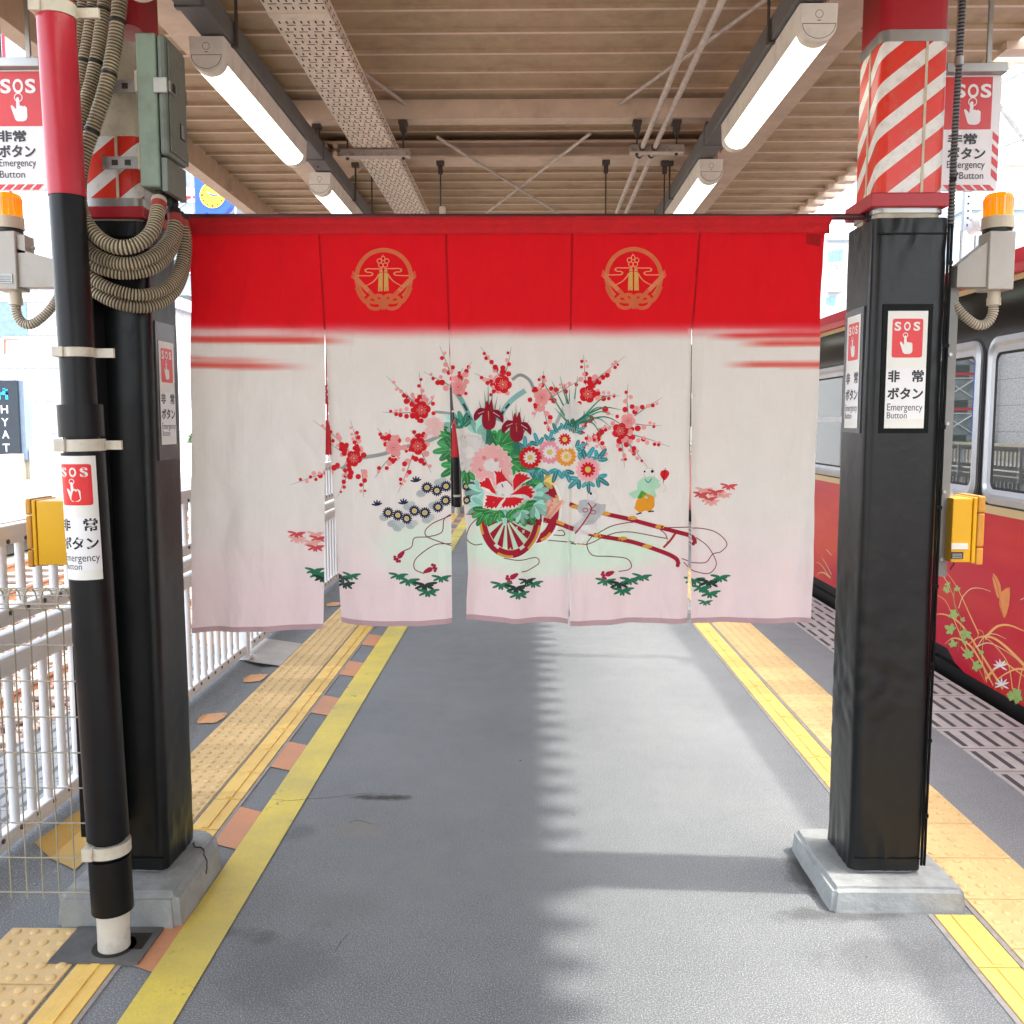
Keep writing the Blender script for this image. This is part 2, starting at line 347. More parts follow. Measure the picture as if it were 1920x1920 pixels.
M_TILE = tile_mat('tactile_tile_pale', (.80, .565, .25), dirt=(.58, .38, .17))
M_TLINE = tile_mat('tactile_line_yellow', (.90, .60, .15), dirt=(.74, .47, .12))
def slot_mat(name, col, dark, pitch, width, x0):
    m, N, L, b = base(name); tc = N.new('ShaderNodeTexCoord'); co = tc.outputs['Object']
    sx = N.new('ShaderNodeSeparateXYZ'); L.new(co, sx.inputs[0])
    fx = math_(N, L, 'FRACT', math_(N, L, 'DIVIDE', math_(N, L, 'SUBTRACT', sx.outputs[0], x0), pitch))
    fy = math_(N, L, 'FRACT', math_(N, L, 'DIVIDE', sx.outputs[1], .3))
    a = math_(N, L, 'LESS_THAN', fx, width)
    yb = math_(N, L, 'MULTIPLY', math_(N, L, 'GREATER_THAN', fy, .12), math_(N, L, 'LESS_THAN', fy, .88))
    seam = math_(N, L, 'LESS_THAN', fy, .02)
    n1 = nz_(N, L, co, 9, 8, .7); cr = ramp(N, .3, tuple(v * .8 for v in col), .7, tuple(v * 1.15 for v in col)); L.new(n1, cr.inputs[0])
    mk = math_(N, L, 'MAXIMUM', math_(N, L, 'MULTIPLY', a, yb), seam)
    L.new(mixc(N, L, mk, cr.outputs[0], dark), b.inputs['Base Color']); b.inputs['Roughness'].default_value = .8
    bp = N.new('ShaderNodeBump'); bp.invert = True; bp.inputs['Strength'].default_value = .8; bp.inputs['Distance'].default_value = .006; L.new(mk, bp.inputs['Height']); L.new(bp.outputs[0], b.inputs['Normal'])
    return m
M_GRATE = slot_mat('slotted_edge_tile', (.46, .44, .41), (.06, .06, .065), .082, .34, 2.14 + .02)
M_GROOVE = slot_mat('grooved_edge_tile', (.27, .275, .27), (.08, .085, .09), .075, .38, -2.45)
M_BALLAST = mat('ballast_stone', (.26, .19, .16), .85, var=.45, vscale=14, bump=.5, bscale=40, stain=(.36, .3, .26), stain_amt=.8, stain_scale=25)
M_RAIL = mat('rusty_rail', (.30, .13, .07), .7, var=.3)
M_RAILTOP = mat('polished_rail_head', (.75, .74, .72), .25, .9)
M_SLEEPER = mat('sleeper', (.30, .24, .2), .9, var=.3)

# ------------------------------------------------------------------ setting: ground
Y0, Y1 = -14.0, 46.0
def sheet(name, x0, x1, y0, y1, z, m, thick=None, kind='structure'):
    mb = MB()
    if thick: mb.box(x0, x1, y0, y1, z - thick, z)
    else: mb.add([(x0, y0, z), (x1, y0, z), (x1, y1, z), (x0, y1, z)], [(0, 1, 2, 3)])
    return tag(mb.build(name, m), kind=kind)
sheet('ground', -400, 400, -200, 700, -1.15, mat('far_ground', (.30, .28, .25), .9, var=.2, vscale=.5))
sheet('platform_slab', -2.52, 2.63, Y0, Y1, -.02, M_CONCPALE, 1.1)
sheet('platform_asphalt', -1.67, 2.14, Y0, Y1, 0, M_ASPHALT, .019)
# sloping gutter by the fence
mb = MB(); mb.add([(-1.67, Y0, 0), (-1.76, Y0, -.005), (-1.90, Y0, .045), (-1.97, Y0, .05), (-1.67, Y1, 0), (-1.76, Y1, -.005), (-1.90, Y1, .045), (-1.97, Y1, .05)], [(0, 4, 5, 1), (1, 5, 6, 2), (2, 6, 7, 3)], 0, True)
tag(mb.build('gutter_kerb', M_ASPHALT), kind='structure')
M_GUT = mat('gutter_stain', (.16, .17, .16), .75, var=.3, vscale=5, stain=(.10, .11, .07), stain_amt=.6, stain_scale=3)
mb = MB(); mb.add([(-1.975, Y0, .048), (-1.975, Y1, .048), (-2.52, Y1, .02), (-2.52, Y0, .02)], [(0, 3, 2, 1)])
tag(mb.build('grooved_edge_paving', M_GROOVE), kind='structure')
mb = MB(); mb.box(2.14, 2.63, Y0, Y1, -.019, .004)
tag(mb.build('slotted_edge_paving', M_GRATE), kind='structure')
# yellow line, orange dashes
sheet('yellow_platform_line', -1.095, -.945, Y0, Y1, .004, M_YLINE)
mb = MB()
rd = random.Random(3)
for k in range(-4, 40):
    yc = 2.78 + .80 * k; j = rd.uniform(-.01, .01)
    mb.add([(-1.205, yc - .165 + j, .004), (-1.095, yc - .215 + j, .004), (-1.095, yc + .115, .004), (-1.205, yc + .17, .004)], [(0, 1, 2, 3)])
tag(mb.build('orange_floor_dashes', M_ODASH), kind='structure')
# hazard patches carried over the kerb
def sq(k, n): a = 2 * PI * (k + .01) / n; return .92 / max(abs(math.cos(a)), abs(math.sin(a))) ** .8
def jag(cx, cy, rx, ry, seed, n=22):
    r = random.Random(seed); return [(cx + rx * math.cos(2 * PI * k / n) * sq(k, n) * r.uniform(.9, 1.06), cy + ry * math.sin(2 * PI * k / n) * sq(k, n) * r.uniform(.9, 1.06)) for k in range(n)]
def gz(x):
    if x > -1.67: return .004
    if x > -1.76: return .004 - .005 * (-1.67 - x) / .09
    if x > -1.90: return -.001 + .05 * (-1.76 - x) / .14
    return .053
mb = MB()
def gpatch(mb, pts, m):
    """patch laid over the kerb, cut into strips at its bends"""
    for a, b in ((-1.67, -1.5), (-1.76, -1.67), (-1.83, -1.76), (-1.90, -1.83)):
        cl = pts
        for lim, sg in ((a, 1), (b, -1)):
            o = []
            for i in range(len(cl)):
                p, q = cl[i], cl[(i + 1) % len(cl)]; ip = (p[0] - lim) * sg >= 0; iq = (q[0] - lim) * sg >= 0
                if ip: o.append(p)
                if ip != iq: t = (lim - p[0]) / (q[0] - p[0]); o.append((lim, p[1] + t * (q[1] - p[1])))
            cl = o
            if not cl: break
        if len(cl) > 2: mb.add([(x, y, gz(x) + .0015) for x, y in cl], [tuple(range(len(cl)))], m)
for k in range(-3, 24):
    yc = 3.30 + .80 * k
    if k: gpatch(mb, jag(-1.715, yc + .02, .068, .10, k + 50), 0)
tag(mb.build('worn_orange_patches', M_OWORN), kind='structure')
mb = MB()
for k in range(-2, 16):
    yc = 3.55 + .80 * k * 2
    for q, (dx, l) in enumerate(((0, .34), (.12, .40), (.24, .42))):
        x = -2.44 + dx; y = yc - .12 * q
        mb.add([(x, y - l / 2 + .05, .0275 - .0 + (x + 2.52) * .0514), (x + .13, y - l / 2, .0275 + (x + .13 + 2.52) * .0514), (x + .13, y + l / 2 - .05, .0275 + (x + .13 + 2.52) * .0514), (x, y + l / 2, .0275 + (x + 2.52) * .0514)], [(0, 1, 2, 3)])
tag(mb.build('orange_edge_marks', M_ODASH), kind='structure')
# bright yellow square by the mesh panel
mb = MB(); gpatch(mb, [(-1.85, 3.34), (-1.62, 3.18), (-1.62, 3.62), (-1.83, 3.66)], 0)
tag(mb.build('yellow_floor_patch', paint_mat('amber_patch_paint', (.72, .42, .08), wear=.7)), kind='structure')
# pale concrete strips across gutter under fence posts
mb = MB()
for y in (2.05, 6.0, 10.0, 14.0, 18, 22): mb.add([(-1.97, y, .056), (-1.635, y, .0065), (-1.635, y + .62, .0065), (-1.97, y + .62, .056)], [(0, 1, 2, 3)])
tag(mb.build('concrete_footing_strips', M_CONCPALE), kind='structure')

# tactile paving: raised domes and bars
def tactile(name, x0, x1, y0, y1, kind, m, z=.006, skip=None, off=0.0, ncol=5):
    mb = MB(); P = .3; k = 0
    y = y0
    while y < y1 - 1e-6:
        ye = min(y + P, y1)
        if not (skip and any(a < (y + ye) / 2 < b for a, b in skip)):
            mb.box(x0 + .002, x1 - .002, y + .003, ye - .003, -.012, z, 0, .0025)
            if kind == 'dome' and y < 16:
                W = x1 - x0
                for i in range(ncol):
                    for j in range(5):
                        cx = x0 + W * (i + .5) / ncol; cy = y + P * (j + .5) / 5
                        if y < 9:
                            n = 10; rb, rt, h = .016, .010, .0055
                            vs = [(cx + rb * math.cos(2 * PI * a / n), cy + rb * math.sin(2 * PI * a / n), z) for a in range(n)] + [(cx + (rb * .8 + rt * .2) * math.cos(2 * PI * a / n), cy + (rb * .8 + rt * .2) * math.sin(2 * PI * a / n), z + h * .6) for a in range(n)] + [(cx + rt * math.cos(2 * PI * a / n), cy + rt * math.sin(2 * PI * a / n), z + h) for a in range(n)]
                            mb.add(vs, [(q * n + a, q * n + (a + 1) % n, (q + 1) * n + (a + 1) % n, (q + 1) * n + a) for q in (0, 1) for a in range(n)] + [tuple(range(2 * n, 3 * n))], 0, True)
                        else: mb.box(cx - .012, cx + .012, cy - .012, cy + .012, z - .001, z + .005)
            if kind == 'bar':
                cx = (x0 + x1) / 2
                mb.box(cx - .014, cx + .014, y + .012, ye - .012, z - .001, z + .005, 0, .003)
        y = ye; k += 1
    o = mb.build(name, m); return tag(o, kind='structure')
tactile('tactile_dome_paving', -1.635, -1.345, 2.80 - .3 * 16, 2.80, 'dome', M_TILE)
tactile('tactile_dome_paving', -1.635, -1.345, 3.26, 40, 'dome', M_TILE)
tactile('tactile_line_paving', -1.335, -1.215, 2.61 - .3 * 16, 2.61, 'bar', M_TLINE)
tactile('tactile_line_paving', -1.335, -1.215, 3.22, 40, 'bar', M_TLINE)
tactile('tactile_dome_paving', 1.475, 1.785, 3.03 - .3 * 16, 40, 'dome', M_TILE)
tactile('tactile_line_paving', 1.325, 1.455, 2.93 - .3 * 16, 2.93, 'bar', M_TLINE)
tactile('tactile_line_paving', 1.325, 1.455, 3.46, 40, 'bar', M_TLINE)
# mortar lines beside the strips
mb = MB()
for (x0, x1, ya, yb) in ((-1.213, -1.200, 3.24, 40), (-1.213, -1.2, Y0, 2.6), (1.308, 1.323, 3.5, 40), (1.306, 1.323, Y0, 2.93), (1.457, 1.473, Y0, 40), (-1.343, -1.337, 3.24, 40)):
    mb.box(x0, x1, ya, yb, -.01, .0045)
tag(mb.build('mortar_joint', mat('mortar', (.33, .31, .29), .85, var=.2, vscale=30)), kind='structure')
# fine cracks in the asphalt
mb = MB()
def crack(pts, w, seed):
    r = random.Random(seed); P = smooth_path([(*q, 0) for q in pts], 6); n = len(P)
    for i in range(n - 1):
        a, b = P[i], P[i + 1]; a = a + Vector((r.uniform(-1, 1), r.uniform(-1, 1), 0)) * .003
        d = (b - a).normalized(); s = Vector((-d.y, d.x, 0)); wa = w * math.sin(PI * (i + .4) / n) + .0006
        mb.add([(a.x - s.x * wa, a.y - s.y * wa, .0052), (b.x - s.x * wa, b.y - s.y * wa, .0052), (b.x + s.x * wa, b.y + s.y * wa, .0052), (a.x + s.x * wa, a.y + s.y * wa, .0052)], [(0, 1, 2, 3)])
for pp, wd, sd_ in (([(505, 1500), (545, 1503), (575, 1500), (620, 1497), (690, 1489), (745, 1492)], .0012, 1), ([(655, 1752), (640, 1768), (628, 1790)], .0004, 2), ([(655, 1545), (670, 1540), (700, 1548)], .001, 4)):
    crack([tuple(at(x, y, 'Z', 0))[:2] for x, y in pp], wd, sd_)
tag(mb.build('asphalt_cracks', M_DARK), kind='structure')
mb = MB(); r = random.Random(21)
for k in range(16):
    x = r.uniform(-.85, 1.25); y = r.uniform(2.2, 9); s = r.uniform(.004, .009); n = 9; m_ = 0 if r.random() < .7 else 1
    if m_: s *= .5
    mb.add([(x + s * math.cos(2 * PI * q / n) * r.uniform(.7, 1.1), y + s * math.sin(2 * PI * q / n) * r.uniform(.7, 1.1), .0025) for q in range(n)], [tuple(range(n))], m_)
tag(mb.build('floor_spots', [mat('old_gum', (.07, .073, .075), .6, var=.2), mat('pale_chip', (.5, .5, .48), .7)]), kind='structure')

# ------------------------------------------------------------------ track bed
sheet('track_bed', -10.1, -2.52, Y0 - 10, 160, -1.06, M_BALLAST)
sheet('track_bed', 2.64, 12, Y0 - 10, 160, -1.06, M_BALLAST)
mb = MB(); r = random.Random(11)
ico = [(0, 0, -1), (.72, -.53, -.45), (-.28, -.85, -.45), (-.89, 0, -.45), (-.28, .85, -.45), (.72, .53, -.45), (.28, -.85, .45), (-.72, -.53, .45), (-.72, .53, .45), (.28, .85, .45), (.89, 0, .45), (0, 0, 1)]
icf = [(0, 1, 2), (1, 0, 5), (0, 2, 3), (0, 3, 4), (0, 4, 5), (1, 5, 10), (2, 1, 6), (3, 2, 7), (4, 3, 8), (5, 4, 9), (1, 10, 6), (2, 6, 7), (3, 7, 8), (4, 8, 9), (5, 9, 10), (6, 10, 11), (7, 6, 11), (8, 7, 11), (9, 8, 11), (10, 9, 11)]
for k in range(9000):
    y = 1.5 + 12 * r.random() ** 1.2; x = r.uniform(-7.5, -3.2)
    s = r.uniform(.022, .05); sc = [r.uniform(.7, 1.3) for _ in range(3)]; an = r.uniform(0, 6.28); ca, sa = math.cos(an), math.sin(an)
    jt = [r.uniform(.75, 1.2) for _ in range(12)]
    vs = []
    for q, p in enumerate(ico):
        a, b_, c = p[0] * s * sc[0] * jt[q], p[1] * s * sc[1] * jt[q], p[2] * s * sc[2] * jt[q]
        vs.append((x + a * ca - b_ * sa, y + a * sa + b_ * ca, -1.03 + c + r.uniform(0, .001)))
    mb.add(vs, icf)
m, N, L, b = base('ballast_loose'); M_STONES = m
gi = N.new('ShaderNodeNewGeometry'); rp = N.new('ShaderNodeValToRGB'); cr = rp.color_ramp
cr.elements[0].color = (.12, .07, .06, 1); cr.elements[1].color = (.44, .36, .3, 1); e = cr.elements.new(.35); e.color = (.22, .15, .125, 1); e = cr.elements.new(.7); e.color = (.31, .24, .2, 1)
L.new(gi.outputs['Random Per Island'], rp.inputs[0]); L.new(rp.outputs[0], b.inputs['Base Color']); b.inputs['Roughness'].default_value = .85
tag(mb.build('ballast', M_STONES, origin=(-5, 6, -1.05)), 'pink and brown crushed stone between the rails', 'ballast', kind='stuff')
mb = MB()
for xr in (-3.40, -4.83, -7.75, -9.18, 4.0, 5.43):
    mb.box(xr - .06, xr + .06, -10, 150, -1.05, -1.03, 0); mb.box(xr - .012, xr + .012, -10, 150, -1.03, -.93, 0); mb.box(xr - .033, xr + .033, -10, 150, -.93, -.895, 0); mb.box(xr - .030, xr + .030, -10, 150, -.895, -.891, 1)
tag(mb.build('railway_rails', [M_RAIL, M_RAILTOP]), kind='structure')
mb = MB()
for c in (-4.11, -8.46):
    for k in range(90): mb.box(c - 1.1, c + 1.1, .2 + k * .65, .42 + k * .65, -1.05, -1.0, 0, .01)
tag(mb.build('railway_sleepers', M_SLEEPER), kind='structure')
# platform opposite
mb = MB(); mb.box(-14.2, -10.1, -8, 90, -.32, 0, 0); mb.box(-14.2, -10.7, -8, 90, -1.1, -.32, 1)
tag(mb.build('opposite_platform', [mat('opposite_platform_concrete', (.34, .315, .28), .85, var=.15, vscale=3, stain=(.3, .28, .25), stain_amt=.5), mat('platform_recess', (.13, .12, .11), .9)]), kind='structure')

# ------------------------------------------------------------------ roof
roof = thing('platform_roof', 'beige ribbed steel canopy roof over the whole platform', 'roof', (0, 3, 3.24))
ZD = 3.245
mb = MB(); P = .221; y = Y0; prof = []
while y < 40:
    prof += [(y, ZD), (y + P - .040, ZD + .002), (y + P - .036, ZD - .014), (y + P - .016, ZD - .014), (y + P - .012, ZD)]; y += P
pts = prof
vs = []; xs = [-2.03, -1.3, 0, 1.2, 2.12]
for (yy, zz) in pts:
    for x in xs: vs.append((x, yy, zz))
nx = len(xs)
mb.add(vs, [(i * nx + k, i * nx + k + 1, (i + 1) * nx + k + 1, (i + 1) * nx + k) for i in range(len(pts) - 1) for k in range(nx - 1)])
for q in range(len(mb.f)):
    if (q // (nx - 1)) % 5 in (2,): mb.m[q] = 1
vs2 = [(x, yy, zz + .004) for (x, yy, zz) in vs]
mb.add(vs2, [(i * nx + k, (i + 1) * nx + k, (i + 1) * nx + k + 1, i * nx + k + 1) for i in range(len(pts) - 1) for k in range(nx - 1)])
mb.build('deck', [M_DECK, M_RIB_LIT], roof)
# outer rim pieces closing the ribs: grey end clips on the right edge
mb = MB(); y = Y0
while y < 40:
    mb.box(2.07, 2.20, y + P - .095, y + P - .006, ZD - .034, ZD + .004); y += P
mb.build('rib_end', M_BEAM, roof)
def ibeam(mb, x0, x1, y0, y1, z0, z1, axis, fl=.012):
    mb.box(x0, x1, y0, y1, z0, z0 + fl); mb.box(x0, x1, y0, y1, z1 - fl, z1)
    if axis == 'Y': c = (x0 + x1) / 2; mb.box(c - .006, c + .006, y0, y1, z0 + fl, z1 - fl)
    else: c = (y0 + y1) / 2; mb.box(x0, x1, c - .006, c + .006, z0 + fl, z1 - fl)
for cx in (-1.32, 1.19):
    mb = MB(); ibeam(mb, cx - .10, cx + .10, Y0, 40, 3.125, 3.216, 'Y')
    # splice bolts in two rows next to the columns
    for yb in (2.2, 3.17, 7.6, 12.1):
        for i in range(7):
            for dx in (-.055, .055):
                yy = yb + (i - 3) * .075
                if cx < 0: yy -= .05
                for z0, rr, h in ((3.117, .017, .008), (3.100, .0125, .017), (3.088, .007, .012)):
                    mb.cyl((cx + dx, yy, z0), (cx + dx, yy, z0 + h), rr, 8 if rr < .017 else 6)
    mb.build('main_beam', M_BEAM, roof)
# left eave beam with stiffeners
mb = MB()
mb.box(-1.985, -1.972, Y0, 40, 3.11, ZD + .03); mb.box(-2.055, -1.985, Y0, 40, 3.11, 3.122); mb.box(-2.055, -1.985, Y0, 40, 3.26, 3.272)
for k in range(-4, 30): yy = .55 + k * 1.15; mb.box(-1.972, -1.95, yy, yy + .010, 3.115, 3.205)
for k in range(-2, 12): mb.box(-2.056, -1.97, 1.8 + k * 2.3, 1.803 + k * 2.3, 3.1075, 3.109)
mb.build('eave_beam', M_BEAM, roof)
# cross beams
def cross(y0, y1, z0, z1, x0=-1.22, x1=1.09):
    mb = MB(); ibeam(mb, x0, x1, y0, y1, z0, z1, 'X'); return mb
for bay in (-4.5, 0, 4.5, 9, 13.5, 18, 22.5):
    mb = MB(); yb = 4.86 + bay
    mb.box(-1.22, 1.09, yb, yb + .10, 3.125, 3.135); mb.box(-1.22, 1.09, yb, yb + .010, 3.135, 3.218)
    mb.build('purlin', M_BEAM, roof)
    mb = MB(); yb = 5.50 + bay; ibeam(mb, -1.18, 1.05, yb, yb + .20, 3.112, 3.205, 'X')
    for sx in (-1, 1):      # end plates with bolts and gusset
        xa = -1.215 if sx < 0 else 1.085
        mb.box(xa, xa + .012 * sx * -1, yb - .03, yb + .23, 3.075, 3.215)
        for i in range(2):
            for z in (3.135, 3.18): mb.cyl((xa + sx * -.05 - .06 * sx * i, yb - .006, z), (xa + sx * -.05 - .06 * sx * i, yb + .1, z), .014, 8)
        xg = -1.2 if sx < 0 else 1.07
        mb.prism([(0, 0), (.22, 0), (0, -.16)], (xg, yb + .196, 3.112), (-sx, 0, 0), (0, 0, 1), (0, .008, 0))
    mb.build('cross_girder', M_BEAM, roof)
    # diagonal rods: from behind the girder and in front of the purlin
    ob = Vector((0, bay, 0)); ra, rb_ = at(820, 257, 'Z', 3.112), at(1057, 406, 'Z', 3.028); rc, rd_ = at(1106, 251, 'Z', 3.112), at(903, 406, 'Z', 3.048)
    mb = MB(); mb.cyl(ra + ob, rb_ + (rb_ - ra) * .25 + ob, .0085, 8); mb.build('brace_rod', M_PIPE, roof)
    mb = MB(); mb.cyl(rc + ob, rd_ + (rd_ - rc) * .25 + ob, .0085, 8); mb.build('brace_rod', M_PIPE, roof)
    mb = MB(); mb.cyl((.455, 4.86 + bay, 3.19), (1.07, 3.25 + bay, 3.19), .0085, 8); mb.build('brace_rod', M_PIPE, roof)
    mb = MB(); mb.cyl((-.62, 4.86 + bay, 3.2), (-1.1, 3.4 + bay, 3.2), .0085, 8); mb.build('brace_rod', M_PIPE, roof)

# ------------------------------------------------------------------ columns
def rr_prof(cx, cy, hx, hy, r, n=6):
    def f(z): return [(cx + x, cy + y) for x, y in rrect(-hx, hx, -hy, hy, r, n)]
    return f
def stripes_mat(name, flip=1):
    m, N, L, b = base(name)
    uvn = N.new('ShaderNodeTexCoord'); sx = N.new('ShaderNodeSeparateXYZ'); L.new(uvn.outputs['UV'], sx.inputs[0])
    t = math_(N, L, 'SUBTRACT', sx.outputs[1], math_(N, L, 'MULTIPLY', sx.outputs[0], .78 * flip))
    fr = math_(N, L, 'FRACT', math_(N, L, 'DIVIDE', t, .1205))
    mk = math_(N, L, 'LESS_THAN', fr, .40)
    co = N.new('ShaderNodeTexCoord').outputs['Object']
    n1 = nz_(N, L, co, 30, 8, .7); d = ramp(N, .5, (0, 0, 0), .85, (.6,) * 3); L.new(n1, d.inputs[0])
    n2 = nz_(N, L, co, 4, 4, .6); rv = mixc(N, L, n2, (.70, .025, .010), (.80, .04, .014))
    c = mixc(N, L, mk, rv, (.82, .81, .77))
    L.new(mixc(N, L, d.outputs[0], c, (.35, .22, .13)), b.inputs['Base Color']); b.inputs['Roughness'].default_value = .32
    return m
M_STRIPE = stripes_mat('hazard_stripe_sheet')

def wrinkled_pad(cx, cy, hx, hy, z0, z1, parent, seed, r=.028, chamfer_left=True):
    mb = MB(); n = 10
    zs = [z0 + (z1 - z0) * i / 150 for i in range(151)]
    rings = []
    def prof(z):
        # perimeter sampled finely
        out = []
        pts = rrect(-hx, hx, -hy, hy, r, 6)
        P = []
        for i in range(len(pts)):
            a, b_ = pts[i], pts[(i + 1) % len(pts)]; L = math.hypot(b_[0] - a[0], b_[1] - a[1]); k = max(1, int(L / .012))
            for j in range(k): P.append((a[0] + (b_[0] - a[0]) * j / k, a[1] + (b_[1] - a[1]) * j / k))
        for i, (x, y) in enumerate(P):
            l = math.hypot(x, y); nxx, nyy = x / l, y / l
            e = min(1, (z - z0) / .25); e2 = min(1, (z1 - z) / .2)
            w_ = noise.noise(Vector((x * 6 + seed, y * 6, z * 1.6))) * .0045
            w_ += (1 - e) * .006 * noise.noise(Vector((x * 38 + seed, y * 38, z * 9 + x * 20))) + (1 - e2) * .005 * noise.noise(Vector((x * 34 + seed, y * 34, z * 10 - x * 18)))
            w_ += .0034 * noise.noise(Vector((x * 20 + seed, y * 20, z * 22))) * max(0, noise.noise(Vector((x * 2, seed, z * 2.2))))*2.5
            out.append((cx + x + nxx * w_, cy + y + nyy * w_))
        return out
    mb.loft(prof, zs, 0, True)
    o = mb.build('pad', M_PAD, parent); return o

def mk_column(cx, yf, label, group, right=True, detail=True):
    cy = yf + .13; hx = .122 if right else .12; hy = .13
    zb = .08 if right else .115
    Z = lambda py: at(1700, py, 'Y', yf).z
    root = thing('platform_column', label, 'column', (cx, cy, 0), group)
    # plinth
    mb = MB()
    if right: px0, px1, py0, py1 = .995, 1.44, 2.94, 3.42
    else: px0, px1, py0, py1 = -1.50, -1.10, 2.80, 3.30
    if not (right and abs(cx - 1.215) < .01) and not (not right and abs(cx + 1.31) < .01): px0, px1, py0, py1 = cx - .22, cx + .22, yf - .11, yf + .37
    bm = bmesh.new(); bmesh.ops.create_cube(bm, size=1)
    for q in bm.verts: q.co = Vector(((px0 + px1) / 2 + q.co.x * (px1 - px0 - (.02 if q.co.z > 0 else 0)), (py0 + py1) / 2 + q.co.y * (py1 - py0 - (.02 if q.co.z > 0 else 0)), zb * (q.co.z + .5)))
    bmesh.ops.bevel(bm, geom=[e for e in bm.edges if max(v.co.z for v in e.verts) > .01], offset=.02 if not right else .014, segments=3, affect='EDGES')
    bmesh.ops.subdivide_edges(bm, edges=bm.edges[:], cuts=5, use_grid_fill=True)
    for q in bm.verts:
        d_ = noise.noise_vector(q.co * 9 + Vector((cx, 0, 0))) * .005; q.co += Vector((d_.x, d_.y, d_.z * (1 if q.co.z > .01 else 0)))
    if not right:
        for q in bm.verts:    # chipped, rounded far corner
            c = Vector((px1, py1 - .03)); v = Vector((q.co.x - (px1 - .10), q.co.y - (py1 - .12)))
            if v.x > 0 and v.y > 0:
                l = max(v.x / .10, v.y / .12); ll = math.hypot(v.x / .10, v.y / .12)
                if ll > 0: f = l / ll; q.co.x = px1 - .10 + v.x * f; q.co.y = py1 - .12 + v.y * f
    bm.verts.index_update(); mb.add([q.co[:] for q in bm.verts], [[q.index for q in f.verts] for f in bm.faces], 0, False); bm.free()
    mb.build('plinth', M_CONC, root)
    ztop = Z(408)
    wrinkled_pad(cx, cy, hx, hy, zb + .012, ztop, root, cx * 3.1) if detail else MB_pad(cx, cy, hx, hy, zb, ztop, root)
    # steel strip below and above the pad
    mb = MB(); mb.loft(rr_prof(cx, cy, hx - .014, hy - .014, .025), [zb + .001, zb + .014], 0); mb.build('base_plate', M_GALV, root)
    hc = .104
    mb = MB(); mb.loft(rr_prof(cx, cy, hc, hc, .03), [ztop - .02, Z(60)], 0); mb.build('post', M_CREAM, root)
    if not right:
        mb = MB(); mb.box(cx + hc - .002, cx + hc + .006, cy - hc + .02, cy + hc, Z(385), Z(95)); mb.build('side_plate', M_GALV, root)
    mb = MB(); mb.loft(rr_prof(cx, cy, hc + .007, hc + .007, .03), [Z(396), Z(396) + .03] if right else [Z(380), Z(380) + .028], 0)
    if right: mb.loft(rr_prof(cx, cy, hc + .006, hc + .006, .03), [Z(72), Z(72) + .035], 0)
    mb.box(cx - hc - .012, cx - hc + .02, cy - .06, cy - .03, Z(404), Z(388), 1); mb.build('metal_band', [M_STEEL, M_TIE], root)
    # red collar (angle frame) and red upper post
    mb = MB(); zc0 = Z(394) + .012 if right else Z(402); mb.box(cx - hc - .026, cx + hc + .014, cy - hc - .02, cy + hc + .02, zc0, zc0 + (.045 if right else .036), 0, .004); mb.build('red_collar', M_REDPAINT, root)
    zr0 = Z(55) if right else Z(28); mb = MB(); mb.loft(rr_prof(cx, cy, hc + .002, hc + .002, .032), [zr0, 3.125], 0); mb.build('red_upper_post', M_REDPAINT, root)
    # hazard sheet
    prof = rr_prof(cx, cy, hc + .003, hc + .003, .03); zz0, zz1 = zc0 + .045, (Z(72) if right else Z(243))
    ring = prof(0); n = len(ring)
    # perimeter distance starting from the back-left corner running over the left face to the front
    acc = [0]
    for i in range(n): a, b_ = ring[i], ring[(i + 1) % n]; acc.append(acc[-1] + math.hypot(b_[0] - a[0], b_[1] - a[1]))
    mb = MB(); uvs = []
    for i in range(n):
        a, b_ = ring[i], ring[(i + 1) % n]
        mb.add([(a[0], a[1], zz0), (b_[0], b_[1], zz0), (b_[0], b_[1], zz1), (a[0], a[1], zz1)], [(0, 1, 2, 3)], 0)
        uvs += [(acc[i], zz0), (acc[i + 1], zz0), (acc[i + 1], zz1), (acc[i], zz1)]
    o = mb.build('hazard_wrap', M_STRIPE, root)
    uv = o.data.uv_layers.new(name='UVMap')
    for i, q in enumerate(uvs): uv.data[i].uv = q
    mb = MB(); 
    mb.box(cx + .030, cx + .038, cy - hc - .0065, cy - hc - .001, zz0, zz1); mb.box(cx - hc - .0065, cx - hc - .001, cy - hc + .085, cy - hc + .093, zz0, zz1)
    mb.build('joint_strip', M_CREAM, root)
    if detail:
        # laced seam flap on the outer edge of the pad, with lacing studs
        mb = MB()
        fx = cx + hx - .004 if right else cx - hx + .004
        yv = cy - hy - .002
        for k, dx in enumerate((0, .010)):
            mb.tube([(fx + (dx if right else -dx), yv + .006 + .002 * noise.noise(Vector((k, 0, i * .3))), zb + .03 + (ztop - zb - .05) * i / 60) for i in range(61)], .0045, 6)
        for k in range(9): z = zb + .2 + k * .26; mb.box(fx - .004, fx + .014, yv - .003, yv + .006, z, z + .012)
        mb.build('laced_seam', M_BLACKPATCH, root)
        mb = MB(); mb.box(cx - hx + .012, cx + hx - .01, yv - .0015, yv + .003, ztop - .052, ztop - .047); mb.box(cx - hx + .012, cx + hx - .01, yv - .0015, yv + .003, zb + .055, zb + .058); mb.build('hem_seam', M_BLACKPATCH, root)
    return root, cx, cy, hx, hy, ztop
def MB_pad(cx, cy, hx, hy, zb, zt, root):
    mb = MB(); mb.loft(rr_prof(cx, cy, hx, hy, .028), [zb + .01, zt], 0); mb.build('pad', M_PAD, root)

